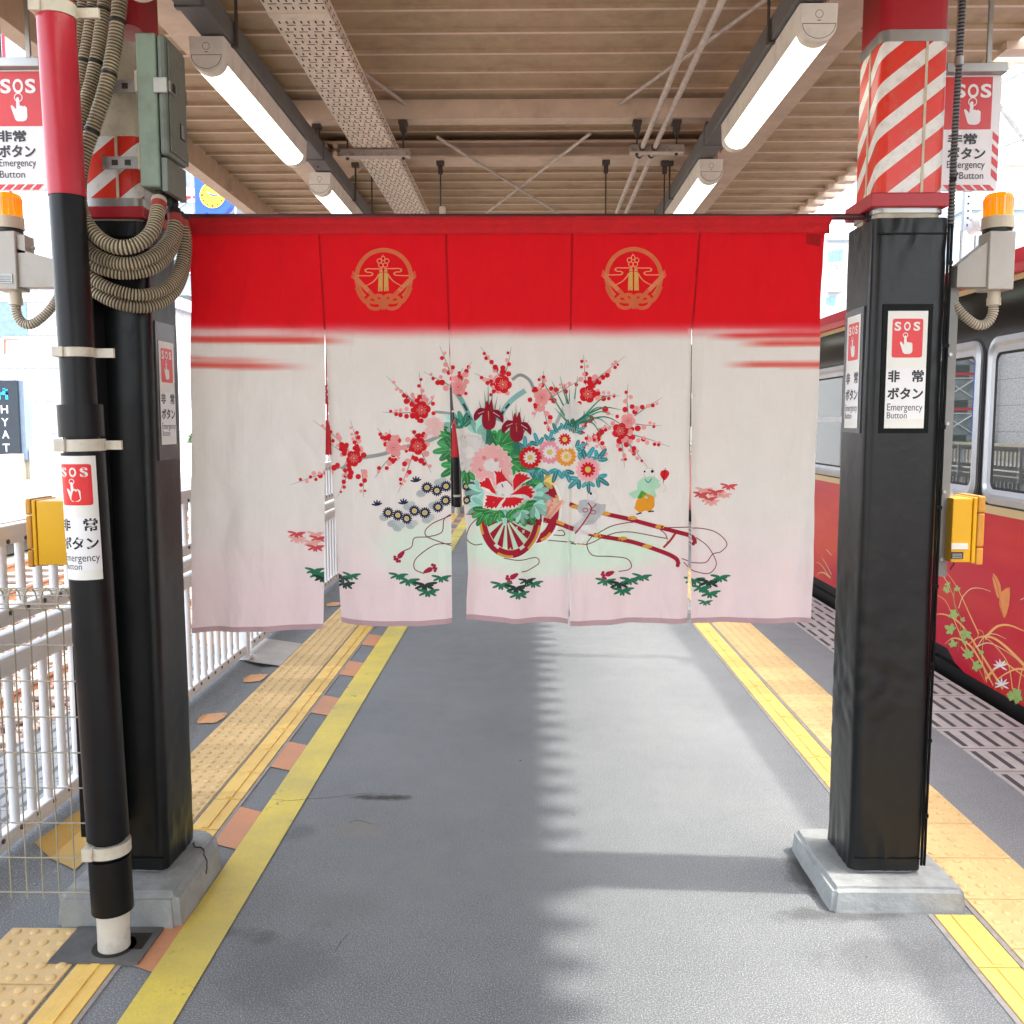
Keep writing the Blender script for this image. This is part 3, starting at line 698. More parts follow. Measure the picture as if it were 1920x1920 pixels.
colR, cxR, cyR, hxR, hyR, ztR = mk_column(1.215, 3.05, 'black padded column with front and side red SOS stickers, right of the curtain', 'roof columns', True)
colL, cxL, cyL, hxL, hyL, ztL = mk_column(-1.31, 2.94, 'black padded column behind the standing pipe, left of the curtain', 'roof columns', False)
# stickers on the right column
YF = cyR - hyR - .0045
a = at(1652, 570, 'Y', YF); b_ = at(1748, 812, 'Y', YF)
xa, xb = cxR - .082, cxR + .076
mb = MB(); mb.box(xa, xb, YF, YF + .006, b_.z, a.z); mb.build('sticker_backing', M_BLACKPATCH, colR)
zt, zb_ = at(1700, 583, 'Y', YF).z, at(1700, 803, 'Y', YF).z
W = .127; x0 = (xa + xb) / 2 - W / 2
sos_sticker(lambda u, v, l: (x0 + u, YF - .001 - l, zb_ + v), colR, W=W, H=zt - zb_)
XF = cxR - hxR - .0045
mb = MB(); mb.box(XF, XF + .006, cyR - .085, cyR + .085, b_.z, a.z); mb.build('sticker_backing', mat('clear_grey_backing', (.06, .063, .065), .25), colR)
sos_sticker(lambda u, v, l: (XF - .001 - l, cyR + .0635 - u, zb_ + v), colR, W=W, H=zt - zb_)
# sticker on the left column's inner face
XL = cxL + hxL + .0045
z1_, z0_ = at(305, 640, 'X', XL).z, at(305, 834, 'X', XL).z
mb = MB(); mb.box(XL - .006, XL, cyL - .08, cyL + .08, z0_ - .05, z1_ + .06); mb.build('sticker_backing', MATS['clear_grey_backing'], colL)
sos_sticker(lambda u, v, l: (XL + .001 + l, cyL - .062 + u, z0_ + v), colL, W=W, H=z1_ - z0_)
# further columns down the platform
for k, yy in enumerate((7.55, 12.05, 16.55)):
    c = copy_tree(colR, (1.182, yy + .18, 0), ('second', 'third', 'fourth')[k] + ' padded column down the right side, beyond the curtain')
    c = copy_tree(colL, (-1.31, yy + .13, 0), ('second', 'third', 'fourth')[k] + ' padded column down the left side, beyond the curtain')

# mounting rail, beacon, yellow box on the right
def px3(pts, ax, v): return [at(x, y, ax, v) for x, y in pts]
YB = 3.19
rail = thing('mounting_rail', 'brushed steel strip screwed to the outer side of the right column', 'rail', (cxR + hxR + .02, YB, 1.1))
zt_, zb2 = at(1790, 500, 'Y', YB).z, at(1757, 1080, 'Y', YB).z
xr = at(1775, 800, 'Y', YB).x
mb = MB(); mb.box(cxR + hxR + .004, xr + .006, YB - .01, YB + .03, zb2 + .3, zb2 + .33); mb.box(cxR + hxR + .004, xr + .006, YB - .01, YB + .03, zt_ - .3, zt_ - .27)
mb.box(xr - .014, xr + .016, YB - .012, YB - .008, zb2, zt_, 0); mb.box(xr + .013, xr + .016, YB - .008, YB + .03, zb2, zt_, 0); mb.build('strip', M_STRIP, rail)
for k in range(5): mb = MB(); mb.cyl((xr - .004, YB - .017, zb2 + .06 + k * .23), (xr - .004, YB - .012, zb2 + .06 + k * .23), .006, 8); mb.build('screw', M_STEEL, rail)

def ribbed(mb, path, r, pitch=.0075, m=0, n=12, depth=.16, gm=None):
    P = resample([Vector(p) for p in smooth_path(path, 14)], pitch / 4)
    f0 = len(mb.f)
    mb.tube(P, r, n, m, True, True, rf=lambda i: r * (1 + (-depth if i % 4 in (0,) else (depth * .35 if i % 4 == 2 else 0))))
    if gm is not None:
        for q in range(f0, len(mb.f) - 2):
            if ((q - f0) // n) % 4 in (0, 3): mb.m[q] = gm
def beacon(sign, label):
    """amber warning beacon on a sheet-metal arm; sign +1 = right"""
    yb = YB - .02
    if sign > 0: lx = at(1872, 385, 'Y', yb).x; zl0, zl1 = at(1872, 408, 'Y', yb).z, at(1872, 364, 'Y', yb).z; zc = at(1872, 437, 'Y', yb).z; zh = at(1872, 546, 'Y', yb).z; arm = at(1788, 500, 'Y', yb).x; armt = (at(1848, 455, 'Y', yb).z, at(1790, 500, 'Y', yb).z)
    else: lx = at(14, 385, 'Y', yb).x; zl0, zl1 = at(14, 408, 'Y', yb).z, at(14, 364, 'Y', yb).z; zc = at(14, 437, 'Y', yb).z; zh = at(14, 546, 'Y', yb).z; arm = at(150, 500, 'Y', yb).x; armt = (at(42, 470, 'Y', yb).z, at(78, 500, 'Y', yb).z)
    t = thing('warning_beacon', label, 'warning light', (lx, yb, zh), 'amber warning beacons')
    rl = .047
    mb = MB(); zz = [zl0, zl0 + .004, zl1 - .014, zl1 - .005, zl1]; rs = [rl, rl * .98, rl * .95, rl * .9, rl * .75]
    mb.tube([(lx, yb, z) for z in zz], rs, 28); mb.build('lens', M_ORANGE, t)
    mb = MB()
    for k in range(30):
        a = 2 * PI * k / 30; mb.box(lx + math.cos(a) * (rl * .95) - .0008, lx + math.cos(a) * (rl * .95) + .0008, yb + math.sin(a) * (rl * .95) - .0008, yb + math.sin(a) * (rl * .95) + .0008, zl0 + .008, zl1 - .016)
    mb.build('lens_ribs', M_LENSRIB, t)
    mb = MB(); mb.tube([(lx, yb, zc + .012), (lx, yb, zl0)], rl + .002, 28, 0); mb.tube([(lx, yb, zc), (lx, yb, zc + .012)], rl - .002, 28, 1); mb.build('collar', [M_BEIGEPL, M_TIE], t)
    h = .042
    mb = MB(); mb.box(lx - h, lx + h, yb - h, yb + h, zh, zc, 0, .004); mb.build('housing', M_HOUSING, t)
    xa_ = lx - sign * h; mb = MB()
    pl = [(xa_, zh + .01), (arm, zh + .01), (arm, armt[1]), (xa_, armt[0])]
    if sign < 0: pl = pl[::-1]
    mb.prism([(p[0], p[1]) for p in pl], (0, yb - .03, 0), (1, 0, 0), (0, 0, 1), (0, .06, 0)); mb.build('arm', M_HOUSING, t)
    gx = lx + (.0 if sign > 0 else .012)
    mb = MB(); mb.cyl((gx, yb, zh - .022), (gx, yb, zh), .020, 14); mb.cyl((gx, yb, zh - .046), (gx, yb, zh - .022), .023, 8); mb.build('cable_gland', M_BEIGEPL, t)
    mb = MB(); s = sign
    ribbed(mb, [(gx, yb, zh - .045), (gx - s * .002, yb, zh - .075), (gx - s * .02, yb, zh - .105), (gx - s * .055, yb, zh - .108), (gx - s * .10, yb + .01, zh - .07), (gx - s * .128, yb + .03, zh - .02), (gx - s * .135, yb + .05, zh + .02)], .0155, .008, 0, 12, .16, 1)
    mb.build('cable_hose', [M_HOSE_NEW, M_GROOVE_DARK2], t)
    if sign < 0:
        mb = MB(); mb.box(lx - .022, lx + .028, yb - h - .003, yb - h, zh + .02, zh + .05, 0)
        for k in range(4): mb.box(lx - .018, lx + .024, yb - h - .0036, yb - h - .003, zh + .024 + k * .006, zh + .0258 + k * .006, 1)
        mb.build('nameplate', [M_GALV, M_INK], t)
        mb = MB(); mb.cyl((lx + .06, yb, zc - .05), (lx + .085, yb, zc - .05), .006, 8); mb.box(lx + h, lx + .068, yb - .03, yb + .03, zc - .07, zc - .012); mb.build('side_bracket', M_HOUSING, t)
beacon(1, 'amber warning beacon on a grey box arm, right of the right column')
beacon(-1, 'amber warning beacon at the left picture edge beside the standing pipe')

def yellow_box(sign, label):
    yb = YB
    if sign > 0: x0, x1, z1, z0 = at(1774, 930, 'Y', yb).x, at(1817, 930, 'Y', yb).x, at(1800, 932, 'Y', yb).z, at(1800, 1050, 'Y', yb).z; xe = at(1833, 930, 'Y', yb).x
    else: x0, x1, z1, z0 = at(150, 930, 'Y', yb).x, at(76, 930, 'Y', yb).x, at(100, 937, 'Y', yb).z, at(100, 1055, 'Y', yb).z; xe = at(63, 930, 'Y', yb).x
    t = thing('emergency_button_box', label, 'emergency box', ((x0 + x1) / 2, yb, z0), 'yellow emergency button boxes')
    mb = MB(); mb.box(x0, x1 - sign * .012, yb - .055, yb + .09, z0, z1, 0, .003); mb.build('case', M_YELLOWBOX, t)
    mb = MB(); mb.box(x1 - sign * .009, x1 + sign * .004, yb - .057, yb + .092, z0 - .003, z1 + .003, 0, .003); mb.build('door', M_YELLOWBOX, t)
    mb = MB(); a = xe
    for p, q in ((0, .25), (.265, .75), (.765, 1)): mb.box(x1 + sign * .005, xe, yb - .060, yb + .095, z0 - .008 + (z1 - z0 + .016) * p, z0 - .008 + (z1 - z0 + .016) * q, 0, .005)
    mb.build('edge_strip', M_OCHRE, t)
    if sign > 0:
        mb = MB(); mb.box(x0 + .0, x0 + .055, yb - .0575, yb - .055, z0 + .045, z0 + .065, 0); mb.box(x0 + .0, x0 + .04, yb - .0575, yb - .055, z0 + .012, z0 + .035, 1)
        for k in range(3): mb.box(x0 + .004, x0 + .036, yb - .058, yb - .0575, z0 + .015 + k * .006, z0 + .0175 + k * .006, 2)
        mb.build('nameplate', [M_PAPER, M_INK, M_GALV], t)
        mb = MB(); mb.tube(smooth_path([(x0 + .02, yb - .03, z0), (x0 + .022, yb - .03, z0 - .012), (x0 + .014, yb - .03, z0 - .02), (x0 + .012, yb - .03, z0 - .03)]), .0025, 6); mb.build('hook', M_RUSTYDARK, t)
        mb = MB(); mb.prism([(0, 0), (.03, 0), (0, .05)], (x0 - .0, yb + .0, z1 + .001), (1, 0, 0), (0, 0, 1), (0, .004, 0)); mb.build('bracket', M_STEEL, t)
    return t
yellow_box(1, 'yellow emergency box on the steel strip, right column, in front of the red train')
yellow_box(-1, 'yellow emergency box left of the standing pipe, in front of white railing')

# black ribbed conduit down the right column
xq = at(1789, 300, 'Y', 3.08).x
mb = MB(); ribbed(mb, [(xq + .016, 3.10, 3.12), (xq + .010, 3.09, 2.95), (xq + .004, 3.08, 2.8), (xq, 3.08, 2.6), (xq - .002, 3.08, 2.4), (xq - .002, 3.08, 2.22)], .0105, .011, 0, 10, .22, 1)
t = thing('ribbed_cable_conduit', 'black ribbed conduit running down the striped part of the right column', 'cable conduit', (xq, 3.13, 2.22), 'ribbed cable hoses')
mb.build('hose', [M_HOSE_PALE, M_TIE], t)
mb = MB(); mb.tube([(xq + .002, 3.08, 2.72), (xq + .002, 3.08, 2.745)], .014, 12); mb.build('clamp', M_STEEL, t)

# ------------------------------------------------------------------ standing pipe on the left
PY = 2.685
def pxx(z): 
    K = [(0, -1.258), (.13, -1.2575), (1.6, -1.29), (2.23, -1.302), (2.75, -1.311), (3.2, -1.318)]
    for (a, xa), (b, xb) in zip(K, K[1:]):
        if z <= b: return xa + (xb - xa) * (z - a) / (b - a)
    return K[-1][1]
pipe = thing('standing_pipe', 'upright drain pipe, red above and black below, with an SOS sticker', 'pipe', (pxx(0), PY, 0))
def pt(z): return (pxx(z), PY, z)
mb = MB(); mb.tube([pt(.004), pt(.14)], .047, 24); mb.build('pipe', M_WHITEPIPE, pipe)
mb = MB(); mb.tube([pt(.132), pt(.30)], .0605, 32); mb.tube([pt(.36), pt(1.515)], .060, 32); mb.tube([pt(1.56), pt(1.652)], .062, 32); mb.build('lower_cover', M_BLACKCOVER, pipe)
mb = MB(); mb.tube([pt(.28), pt(1.0), pt(1.7), pt(2.24)], .048, 32); mb.build('upper_cover', M_BLACKCOVER, pipe)
mb = MB(); mb.tube([pt(2.235), pt(2.76)], .0505, 32); mb.tube([pt(2.76), pt(3.2)], .044, 32); mb.build('red_sleeve', M_REDSLEEVE, pipe)
for z, rr, h, ln in ((.33, .0635, .036, 0), (1.536, .0635, .034, .045), (1.80, .0515, .026, .05), (2.735, .055, .036, .06)):
    mb = MB(); mb.tube([pt(z - h / 2), pt(z + h / 2)], rr, 32)
    if ln: mb.box(pxx(z) + rr * .7, pxx(z) + rr + ln, PY - .012 + (.02 if ln > .04 else 0), PY + .02, z - .013, z + .013)
    mb.box(pxx(z) - rr * .5 - .02, pxx(z) - rr * .5 + .012, PY - rr - .004, PY - rr * .5, z - h / 2 - .001, z + h / 2 + .001, 0, .002)
    mb.build('clamp_band', M_BAND, pipe)
zs1, zs0 = at(130, 855, 'Y', PY - .06).z, at(140, 1088, 'Y', PY - .06).z
def pipe_fn(u, v, l):
    z = zs0 + v; a = -PI / 2 + (u - .0635 - .003) / .0608; r = .0608 + l; return (pxx(z) + r * math.cos(a), PY + r * math.sin(a), z)
sos_sticker(pipe_fn, pipe, W=.127, H=zs1 - zs0, nx=24)
mb = MB(); mb.box(-1.42, -1.15, 2.60, 2.795, .001, .012, 0); mb.tube([(pxx(0), PY, .0125), (pxx(0), PY, .0135)], .064, 24, 1); mb.box(-1.24, -1.17, 2.67, 2.76, .0125, .0135, 1)
tag(mb.build('drain_cover', [mat('dark_drain_cover', (.12, .12, .115), .8, var=.3, bump=.3), M_DARK], origin=(-1.28, 2.7, 0)), 'dark square cover plate around the foot of the standing pipe', 'drain cover')
# flat black cable cover between pipe and column
t = thing('cable_cover', 'flat black cable cover strapped between the standing pipe and padded column', 'cable cover', (-1.37, 2.88, .2))
mb = MB(); mb.box(-1.43, -1.317, 2.85, 2.925, 1.17, 2.19, 0, .004); mb.box(-1.428, -1.3145, 2.848, 2.925, .28, 1.168, 0, .004); mb.build('channel', M_BLACKCOVER, t)
mb = MB(); mb.box(-1.325, -1.3135, 2.842, 2.8475, .38, .42); mb.build('label_tag', M_PAPER, t)

# ------------------------------------------------------------------ green junction box
bx = thing('junction_box', 'weathered pale green metal box on brackets, high on the left column', 'junction box', (-1.12, 2.95, 2.33))
D0, D1 = 2.80, 2.955
zt, zb_ = at(292, 60, 'Y', D0).z, at(300, 350, 'Y', D0).z
mb = MB(); mb.box(-1.140, -1.080, D0, D1, zb_, zt, 0, .006); mb.build('body', M_GREENBOX, bx)
mb = MB(); mb.box(-1.077, -1.052, D0 - .004, D1 + .004, zb_ + .09, zt - .004, 0, .012); mb.box(-1.051, -1.047, D0 + .012, D1 - .012, zb_ + .105, zt - .02, 0, .004); mb.build('door', M_GREENDOOR, bx)
mb = MB(); mb.box(-1.077, -1.058, D0 + .004, D1, zb_ - .012, zb_ + .085, 0, .003); mb.build('lower_flap', M_GREENDOOR, bx)
for z in (zt - .15,): 
    mb = MB(); mb.box(-1.088, -1.046, D0 - .010, D0 - .001, z - .022, z + .022, 0, .003); mb.box(-1.05, -1.040, D0 + .0, D0 + .05, z - .016, z + .016, 0, .003); mb.box(-1.041, -1.038, D0 + .015, D0 + .035, z - .012, z + .012, 1); mb.build('latch', [M_STEEL, M_INK], bx)
mb = MB(); mb.box(-1.0475, -1.045, D0 + .085, D0 + .12, zb_ + .16, zb_ + .205, 0); 
for k in range(4): mb.box(-1.045, -1.0445, D0 + .09, D0 + .115, zb_ + .165 + k * .01, zb_ + .174 + k * .01, 1)
mb.build('nameplate', [M_INK, M_GALV], bx)
mb = MB()
for k in range(28):
    a0, a1 = 2 * PI * k / 28, 2 * PI * (k + 1) / 28; c = (D0 + .08, zt - .11)
    mb.add([(-1.0465, c[0] + r_ * math.cos(a), c[1] + r_ * math.sin(a)) for r_, a in ((.032, a0), (.032, a1), (.029, a1), (.029, a0))], [(0, 1, 2, 3)])
mb.build('round_mark', M_GREENBOX, bx)
for z in (zt - .11, zb_ + .10):
    mb = MB(); mb.box(-1.30, -1.135, 2.925 - .012, 2.925 - .006, z - .018, z + .018, 0)
    for k in range(3): mb.box(-1.27 + k * .04, -1.252 + k * .04, 2.911, 2.9135, z - .008, z + .008, 1)
    mb.box(-1.175, -1.137, 2.87, 2.915, z - .032, z + .032, 2, .004); mb.build('bracket', [M_GALV, M_RUSTYDARK, M_CREAM], bx)
mb = MB()
for yy in (D0 + .05, D0 + .10, D0 + .15): mb.tube([(-1.10, yy, zb_), (-1.10, yy, zb_ - .03)], .016, 12)
mb.build('cable_entry', M_TIE, bx)
for z in (zt - .13, zb_ + .12):
    mb = MB(); mb.cyl((-1.06, D1 + .008, z - .02), (-1.06, D1 + .008, z + .02), .008, 8); mb.build('hinge', M_GREENDOOR, bx)

# ------------------------------------------------------------------ ribbed hoses of the junction box
def hp(pts): return [at(x, y, 'Y', Y) for x, y, Y in pts]
HOSES = [
 ('widest ribbed hose looping in front of the others into the green box', [(232, -70, 2.84), (225, 0, 2.83), (216, 80, 2.82), (200, 160, 2.80), (178, 230, 2.79), (158, 290, 2.78), (149, 340, 2.77), (150, 385, 2.75), (166, 425, 2.73), (196, 454, 2.72), (228, 464, 2.72), (262, 456, 2.74), (286, 432, 2.77), (295, 400, 2.81), (298, 377, 2.84)], .0205),
 ('ribbed hose second from the top in the hanging loop', [(204, -70, 2.87), (196, 0, 2.86), (186, 80, 2.85), (172, 150, 2.84), (155, 215, 2.83), (142, 290, 2.82), (137, 360, 2.80), (142, 430, 2.78), (168, 470, 2.77), (210, 491, 2.77), (250, 494, 2.78), (290, 478, 2.82), (318, 448, 2.88), (327, 420, 2.90), (326, 396, 2.91)], .0185),
 ('ribbed hose third from the top in the hanging loop', [(186, -70, 2.89), (177, 0, 2.88), (165, 80, 2.87), (152, 150, 2.86), (142, 220, 2.85), (133, 300, 2.84), (132, 380, 2.83), (138, 450, 2.81), (165, 488, 2.80), (205, 508, 2.80), (245, 512, 2.82), (285, 503, 2.85), (315, 478, 2.9), (330, 440, 2.94), (332, 400, 2.95)], .0185),
 ('ribbed hose second from the bottom in the hanging loop', [(168, -70, 2.90), (158, 0, 2.89), (147, 80, 2.88), (138, 150, 2.87), (132, 230, 2.86), (127, 330, 2.85), (130, 430, 2.84), (142, 485, 2.82), (175, 522, 2.82), (222, 546, 2.83), (272, 553, 2.86), (315, 538, 2.92), (338, 500, 2.98), (345, 450, 3.0), (340, 405, 3.0)], .0175),
 ('lowest ribbed hose of the hanging loop, draped across the column', [(150, -70, 2.92), (141, 0, 2.91), (134, 80, 2.90), (128, 150, 2.89), (124, 250, 2.88), (122, 350, 2.87), (128, 450, 2.86), (146, 515, 2.85), (185, 552, 2.85), (235, 573, 2.86), (285, 574, 2.9), (325, 550, 2.96), (345, 505, 3.02), (349, 450, 3.04), (342, 412, 3.03)], .0175)]
for k, (lab, pts, rr) in enumerate(HOSES):
    P = hp(pts); t = thing('ribbed_cable_hose', lab, 'cable hose', tuple(P[-1]), 'ribbed cable hoses')
    mb = MB(); ribbed(mb, P, rr, .0098 if k == 0 else .0088, 0, 14, .2, 1); mb.build('hose', [M_HOSE, M_GROOVE_DARK], t)
    SP = smooth_path(P, 8); e0, e1 = SP[-1], SP[-4]
    d = (e0 - e1).normalized()
    mb = MB(); mb.tube([e0 - d * .035, e0 - d * .012], rr * 1.1, 16); mb.build('red_tape', mat('red_tape', (.35, .05, .04), .5, var=.2), t)
    mb = MB(); mb.tube([e0 - d * .012, e0 + d * .004], rr * 1.12, 16); mb.build('end_cuff', M_BEIGEPL if k < 1 else M_TIE, t)
    for q in ((12, 22, 34) if k == 0 else (10, 20)):
        a, b_ = SP[q], SP[q + 1]; dd = (b_ - a).normalized() * .0045
        mb = MB(); mb.tube([a - dd, a + dd], rr * 1.12, 14); mb.build('cable_tie', M_TIE, t)
copy_tree(pipe, (pxx(0) + .02, PY + 13.6, 0), 'second standing pipe, far down the platform, seen through the curtain slit')
# crack over the chipped corner of the left plinth
mb = MB(); r = random.Random(2)
P_ = smooth_path([(-1.185, 3.165, .118), (-1.165, 3.13, .119), (-1.135, 3.12, .119), (-1.112, 3.07, .117), (-1.098, 3.05, .10), (-1.094, 3.03, .07)], 5)
P_ = [p + Vector((r.uniform(-1, 1), r.uniform(-1, 1), 0)) * .002 for p in P_]; mb.tube(P_, .0022, 5); mb.build('crack', M_DARK, colL)

# ------------------------------------------------------------------ hanging SOS signs
def hang_sign(sign, label):
    Y = 3.62
    if sign > 0: xr_, z1, z0 = at(1880, 130, 'Y', Y).x, at(1870, 141, 'Y', Y).z, at(1860, 358, 'Y', Y).z; x0 = xr_ - .213; x1 = xr_
    else: x1, z1, z0 = at(78, 131, 'Y', Y).x, at(30, 131, 'Y', Y).z, at(30, 357, 'Y', Y).z; x0 = x1 - .213
    W = x1 - x0; H = z1 - z0
    t = thing('hanging_sign', label, 'sign', ((x0 + x1) / 2, Y, z0), 'hanging SOS signs')
    mb = MB(); pl = rrect(0, W, 0, H, .012, 4); mb.prism(pl[::-1], (x0, Y, z0), (1, 0, 0), (0, 0, 1), (0, .012, 0), 0)
    mg = .028; mirror = sign < 0
    f = (lambda u, v, l: (x0 + (W - u if mirror else u), Y - .0008 - l, z0 + v))
    ft = (lambda u, v, l: (x0 + u, Y - .0008 - l, z0 + v))
    # red plate
    mb.flat([(0.006, H * .535), (W - mg - .006, H * .535), (W - mg - .006, H - .006), (.006, H - .006)], lambda a, b: f(a, b, 0), 1)
    # slanted hazard blocks down the outer side and along the bottom
    n = 4
    for k in range(n):
        b0 = H * .08 + (H * .86 * .5) * k / n; hgt = H * .065
        mb.flat([(W - mg + .002, b0 + .022), (W - .002, b0), (W - .002, b0 + hgt), (W - mg + .002, b0 + hgt + .022)], lambda a, b: f(a, b, 0), 1)
    for k in range(5):
        a0 = .012 + (W - .03) * k / 5; mb.flat([(a0 + .02, .002), (a0 + .047, .002), (a0 + .025, mg * .8), (a0 - .002, mg * .8)], lambda a, b: f(a, b, 0), 1)
    cxs = (W - mg) / 2 + .015 if not mirror else W - (W - mg) / 2
    tw = (W - mg)
    for _k, _c in enumerate('SOS'): put_text(mb, _c, (cxs + tw * (-.36 + .255 * _k), cxs + tw * (-.36 + .255 * _k + .215), H * .805, H * .925), ft, 0, .03, .0012)
    hpn = [((x - 430) / 300 * tw * .55, (470 - y) / 270 * H * .205) for x, y in HAND]
    mb.flat([(cxs + a, H * .765 + b) for a, b in hpn][::-1], lambda a, b: ft(a, b, .0012), 0)
    for k in range(20):
        a0, a1 = 2 * PI * k / 20, 2 * PI * (k + 1) / 20
        mb.add([ft(cxs + q * math.cos(a), H * .772 + q * math.sin(a), .0013) for q, a in ((.0165, a0), (.0165, a1), (.013, a1), (.013, a0))], [(0, 1, 2, 3)], 0)
    put_text(mb, '非常', (cxs - tw * .46, cxs + tw * .12, H * .405, H * .50), ft, 2, .03, .0012)
    put_text(mb, 'ボタン', (cxs - tw * .46, cxs + tw * .30, H * .275, H * .38), ft, 2, .03, .0012)
    put_text(mb, 'Emergency', (cxs - tw * .46, cxs + tw * .30, H * .18, H * .262), ft, 2, 0, .0012)
    put_text(mb, 'Button', (cxs - tw * .20, cxs + tw * .28, H * .105, H * .165) if sign > 0 else (cxs - tw * .46, cxs + tw * .06, H * .105, H * .165), ft, 2, 0, .0012)
    if sign > 0: mb.flat([(cxs - tw * .33, H * .15 - .004), (cxs - tw * .27, H * .15 - .004), (cxs - tw * .27, H * .15 - .012), (cxs - tw * .21, H * .15), (cxs - tw * .27, H * .15 + .012), (cxs - tw * .27, H * .15 + .004), (cxs - tw * .33, H * .15 + .004)], lambda a, b: ft(a, b, .0012), 2)
    mb.build('sign_panel', [M_PAPER2, mat('faded_sign_red', (.66, .03, .03), .35, var=.05), M_INK], t)
    mb = MB(); mb.box(x0 - .004, x1 + .006, Y - .03, Y + .05, z1 + .002, z1 + .036, 0, .003); mb.build('top_bracket', M_STEEL, t)
    mb = MB()
    for x in (x0 + .05, x1 - .05): mb.box(x - .008, x + .008, Y, Y + .012, z1 + .036, 3.225)
    mb.build('hanger', M_STEEL, t)
hang_sign(1, 'hanging SOS sign beside the right column under the roof edge')
hang_sign(-1, 'hanging SOS sign at the left picture edge behind the standing pipe')

# ------------------------------------------------------------------ lighting channels and lamps
for cx, nm, first in ((-1.065, 'left', 1.55), (.875, 'right', 1.34)):
    t = thing('wiring_channel', 'long dark grey wiring channel carrying the %s row of tube lamps' % nm, 'wiring channel', (cx, 3, 2.9), 'grey wiring channels')
    mb = MB(); mb.box(cx - .045, cx + .045, Y0, 32, 2.905, 2.985, 0, .004); mb.build('channel', M_CHANNEL, t)
    for k in range(16): mb = MB(); yy = first - .22 + k * 1.72; mb.box(cx - .050, cx + .050, yy, yy + .028, 2.900, 2.990, 0, .003); mb.build('joint_collar', M_CHANNEL, t)
    sg = 1 if cx < 0 else -1
    for k in range(12): mb = MB(); yy = 1.1 + k * 2.25; mb.box(cx - .056, cx + .056, yy, yy + .02, 2.897, 2.902); mb.box(cx + sg * .05, cx + sg * .056, yy, yy + .02, 2.9, 3.02); mb.cyl((cx + sg * .053, yy + .01, 3.02), (cx + sg * .053, yy + .01, 3.16), .006, 6); mb.box(cx - .02 + sg * .053, cx + .02 + sg * .053, yy - .01, yy + .03, 3.09, 3.125); mb.build('hanger', M_RUSTYDARK, t)
M_TUBE = mat('lit_tube_cover', (.93, 1.0, .86), .3, var=.02, emit=.42)
def lamp(cx, ys, label, grp):
    t = thing('tube_lamp', label, 'tube lamp', (cx, ys + .6, 2.8), grp)
    L_ = 1.19
    mb = MB(); mb.prism([(-.053, 0), (.053, 0), (.060, .075), (-.060, .075)], (cx, ys, 2.826), (1, 0, 0), (0, 0, 1), (0, L_, 0)); mb.build('body', M_LAMPBODY, t)
    def ucur(r, z0, a0=0, a1=-180, n=12): return [(cx + r * math.cos(R(a0 + (a1 - a0) * k / n)), z0 + r * .85 * math.sin(R(a0 + (a1 - a0) * k / n))) for k in range(n + 1)]
    for ya, yb in ((ys - .006, ys + .05), (ys + L_ - .05, ys + L_ + .006)):
        mb = MB(); A = ucur(.055, 2.832); pl = [(cx + .058, 2.90)] + A + [(cx - .058, 2.90)]
        mb.prism([(p[0], p[1]) for p in pl], (0, ya, 0), (1, 0, 0), (0, 0, 1), (0, yb - ya, 0))
        if ya < ys:
            for k in range(20):
                a0, a1 = 2 * PI * k / 20, 2 * PI * (k + 1) / 20
                mb.add([(cx + r_ * math.cos(a), ys - .0066, 2.868 + r_ * math.sin(a)) for r_, a in ((.0125, a0), (.0125, a1), (.011, a1), (.011, a0))], [(0, 1, 2, 3)], 1)
            for k in range(14):
                a0, a1 = R(-180 * k / 14), R(-180 * (k + 1) / 14)
                mb.add([(cx + r_ * math.cos(a), ys - .0067, 2.838 + r_ * .85 * math.sin(a)) for r_, a in ((.052, a0), (.052, a1), (.050, a1), (.050, a0))], [(0, 1, 2, 3)], 1)
            mb.box(cx - .052, cx + .052, ys - .0072, ys - .0062, 2.8385, 2.840, 1); mb.box(cx - .006, cx + .006, ys - .0072, ys - .0062, 2.848, 2.850, 1)
        mb.build('end_cap', [M_LAMPBODY, M_RUSTYDARK], t)
    mb = MB(); A = ucur(.052, 2.828)
    vs = [(x, y, z) for y in (ys + .05, ys + L_ - .05) for x, z in A]; n = len(A)
    mb.add(vs, [(k, k + 1, n + k + 1, n + k) for k in range(n - 1)], 0, True); mb.build('tube_cover', M_TUBE, t)
    return t
ORD = ['nearest', 'second', 'third', 'fourth', 'fifth', 'sixth', 'seventh', 'eighth']
for cx, nm, first in ((-1.09, 'left', 1.555), (.905, 'right', 1.34)):
    l0 = lamp(cx, first, 'nearest lit tube lamp of the %s row, cut by the top edge' % nm if nm == 'left' else 'nearest lit tube lamp of the right row, above the picture', 'lit tube lamps in two rows')
    for k in range(1, 12):
        lb = ('%s lit tube lamp of the %s row' % (ORD[k], nm)) if k < 8 else 'small distant lit tube lamp of the %s row' % nm
        copy_tree(l0, (cx, first + .6 + 1.722 * k, 2.8), lb + (', fully in view' if k == 1 else ', partly behind the curtain top' if k == 2 else ', hidden past the curtain'))

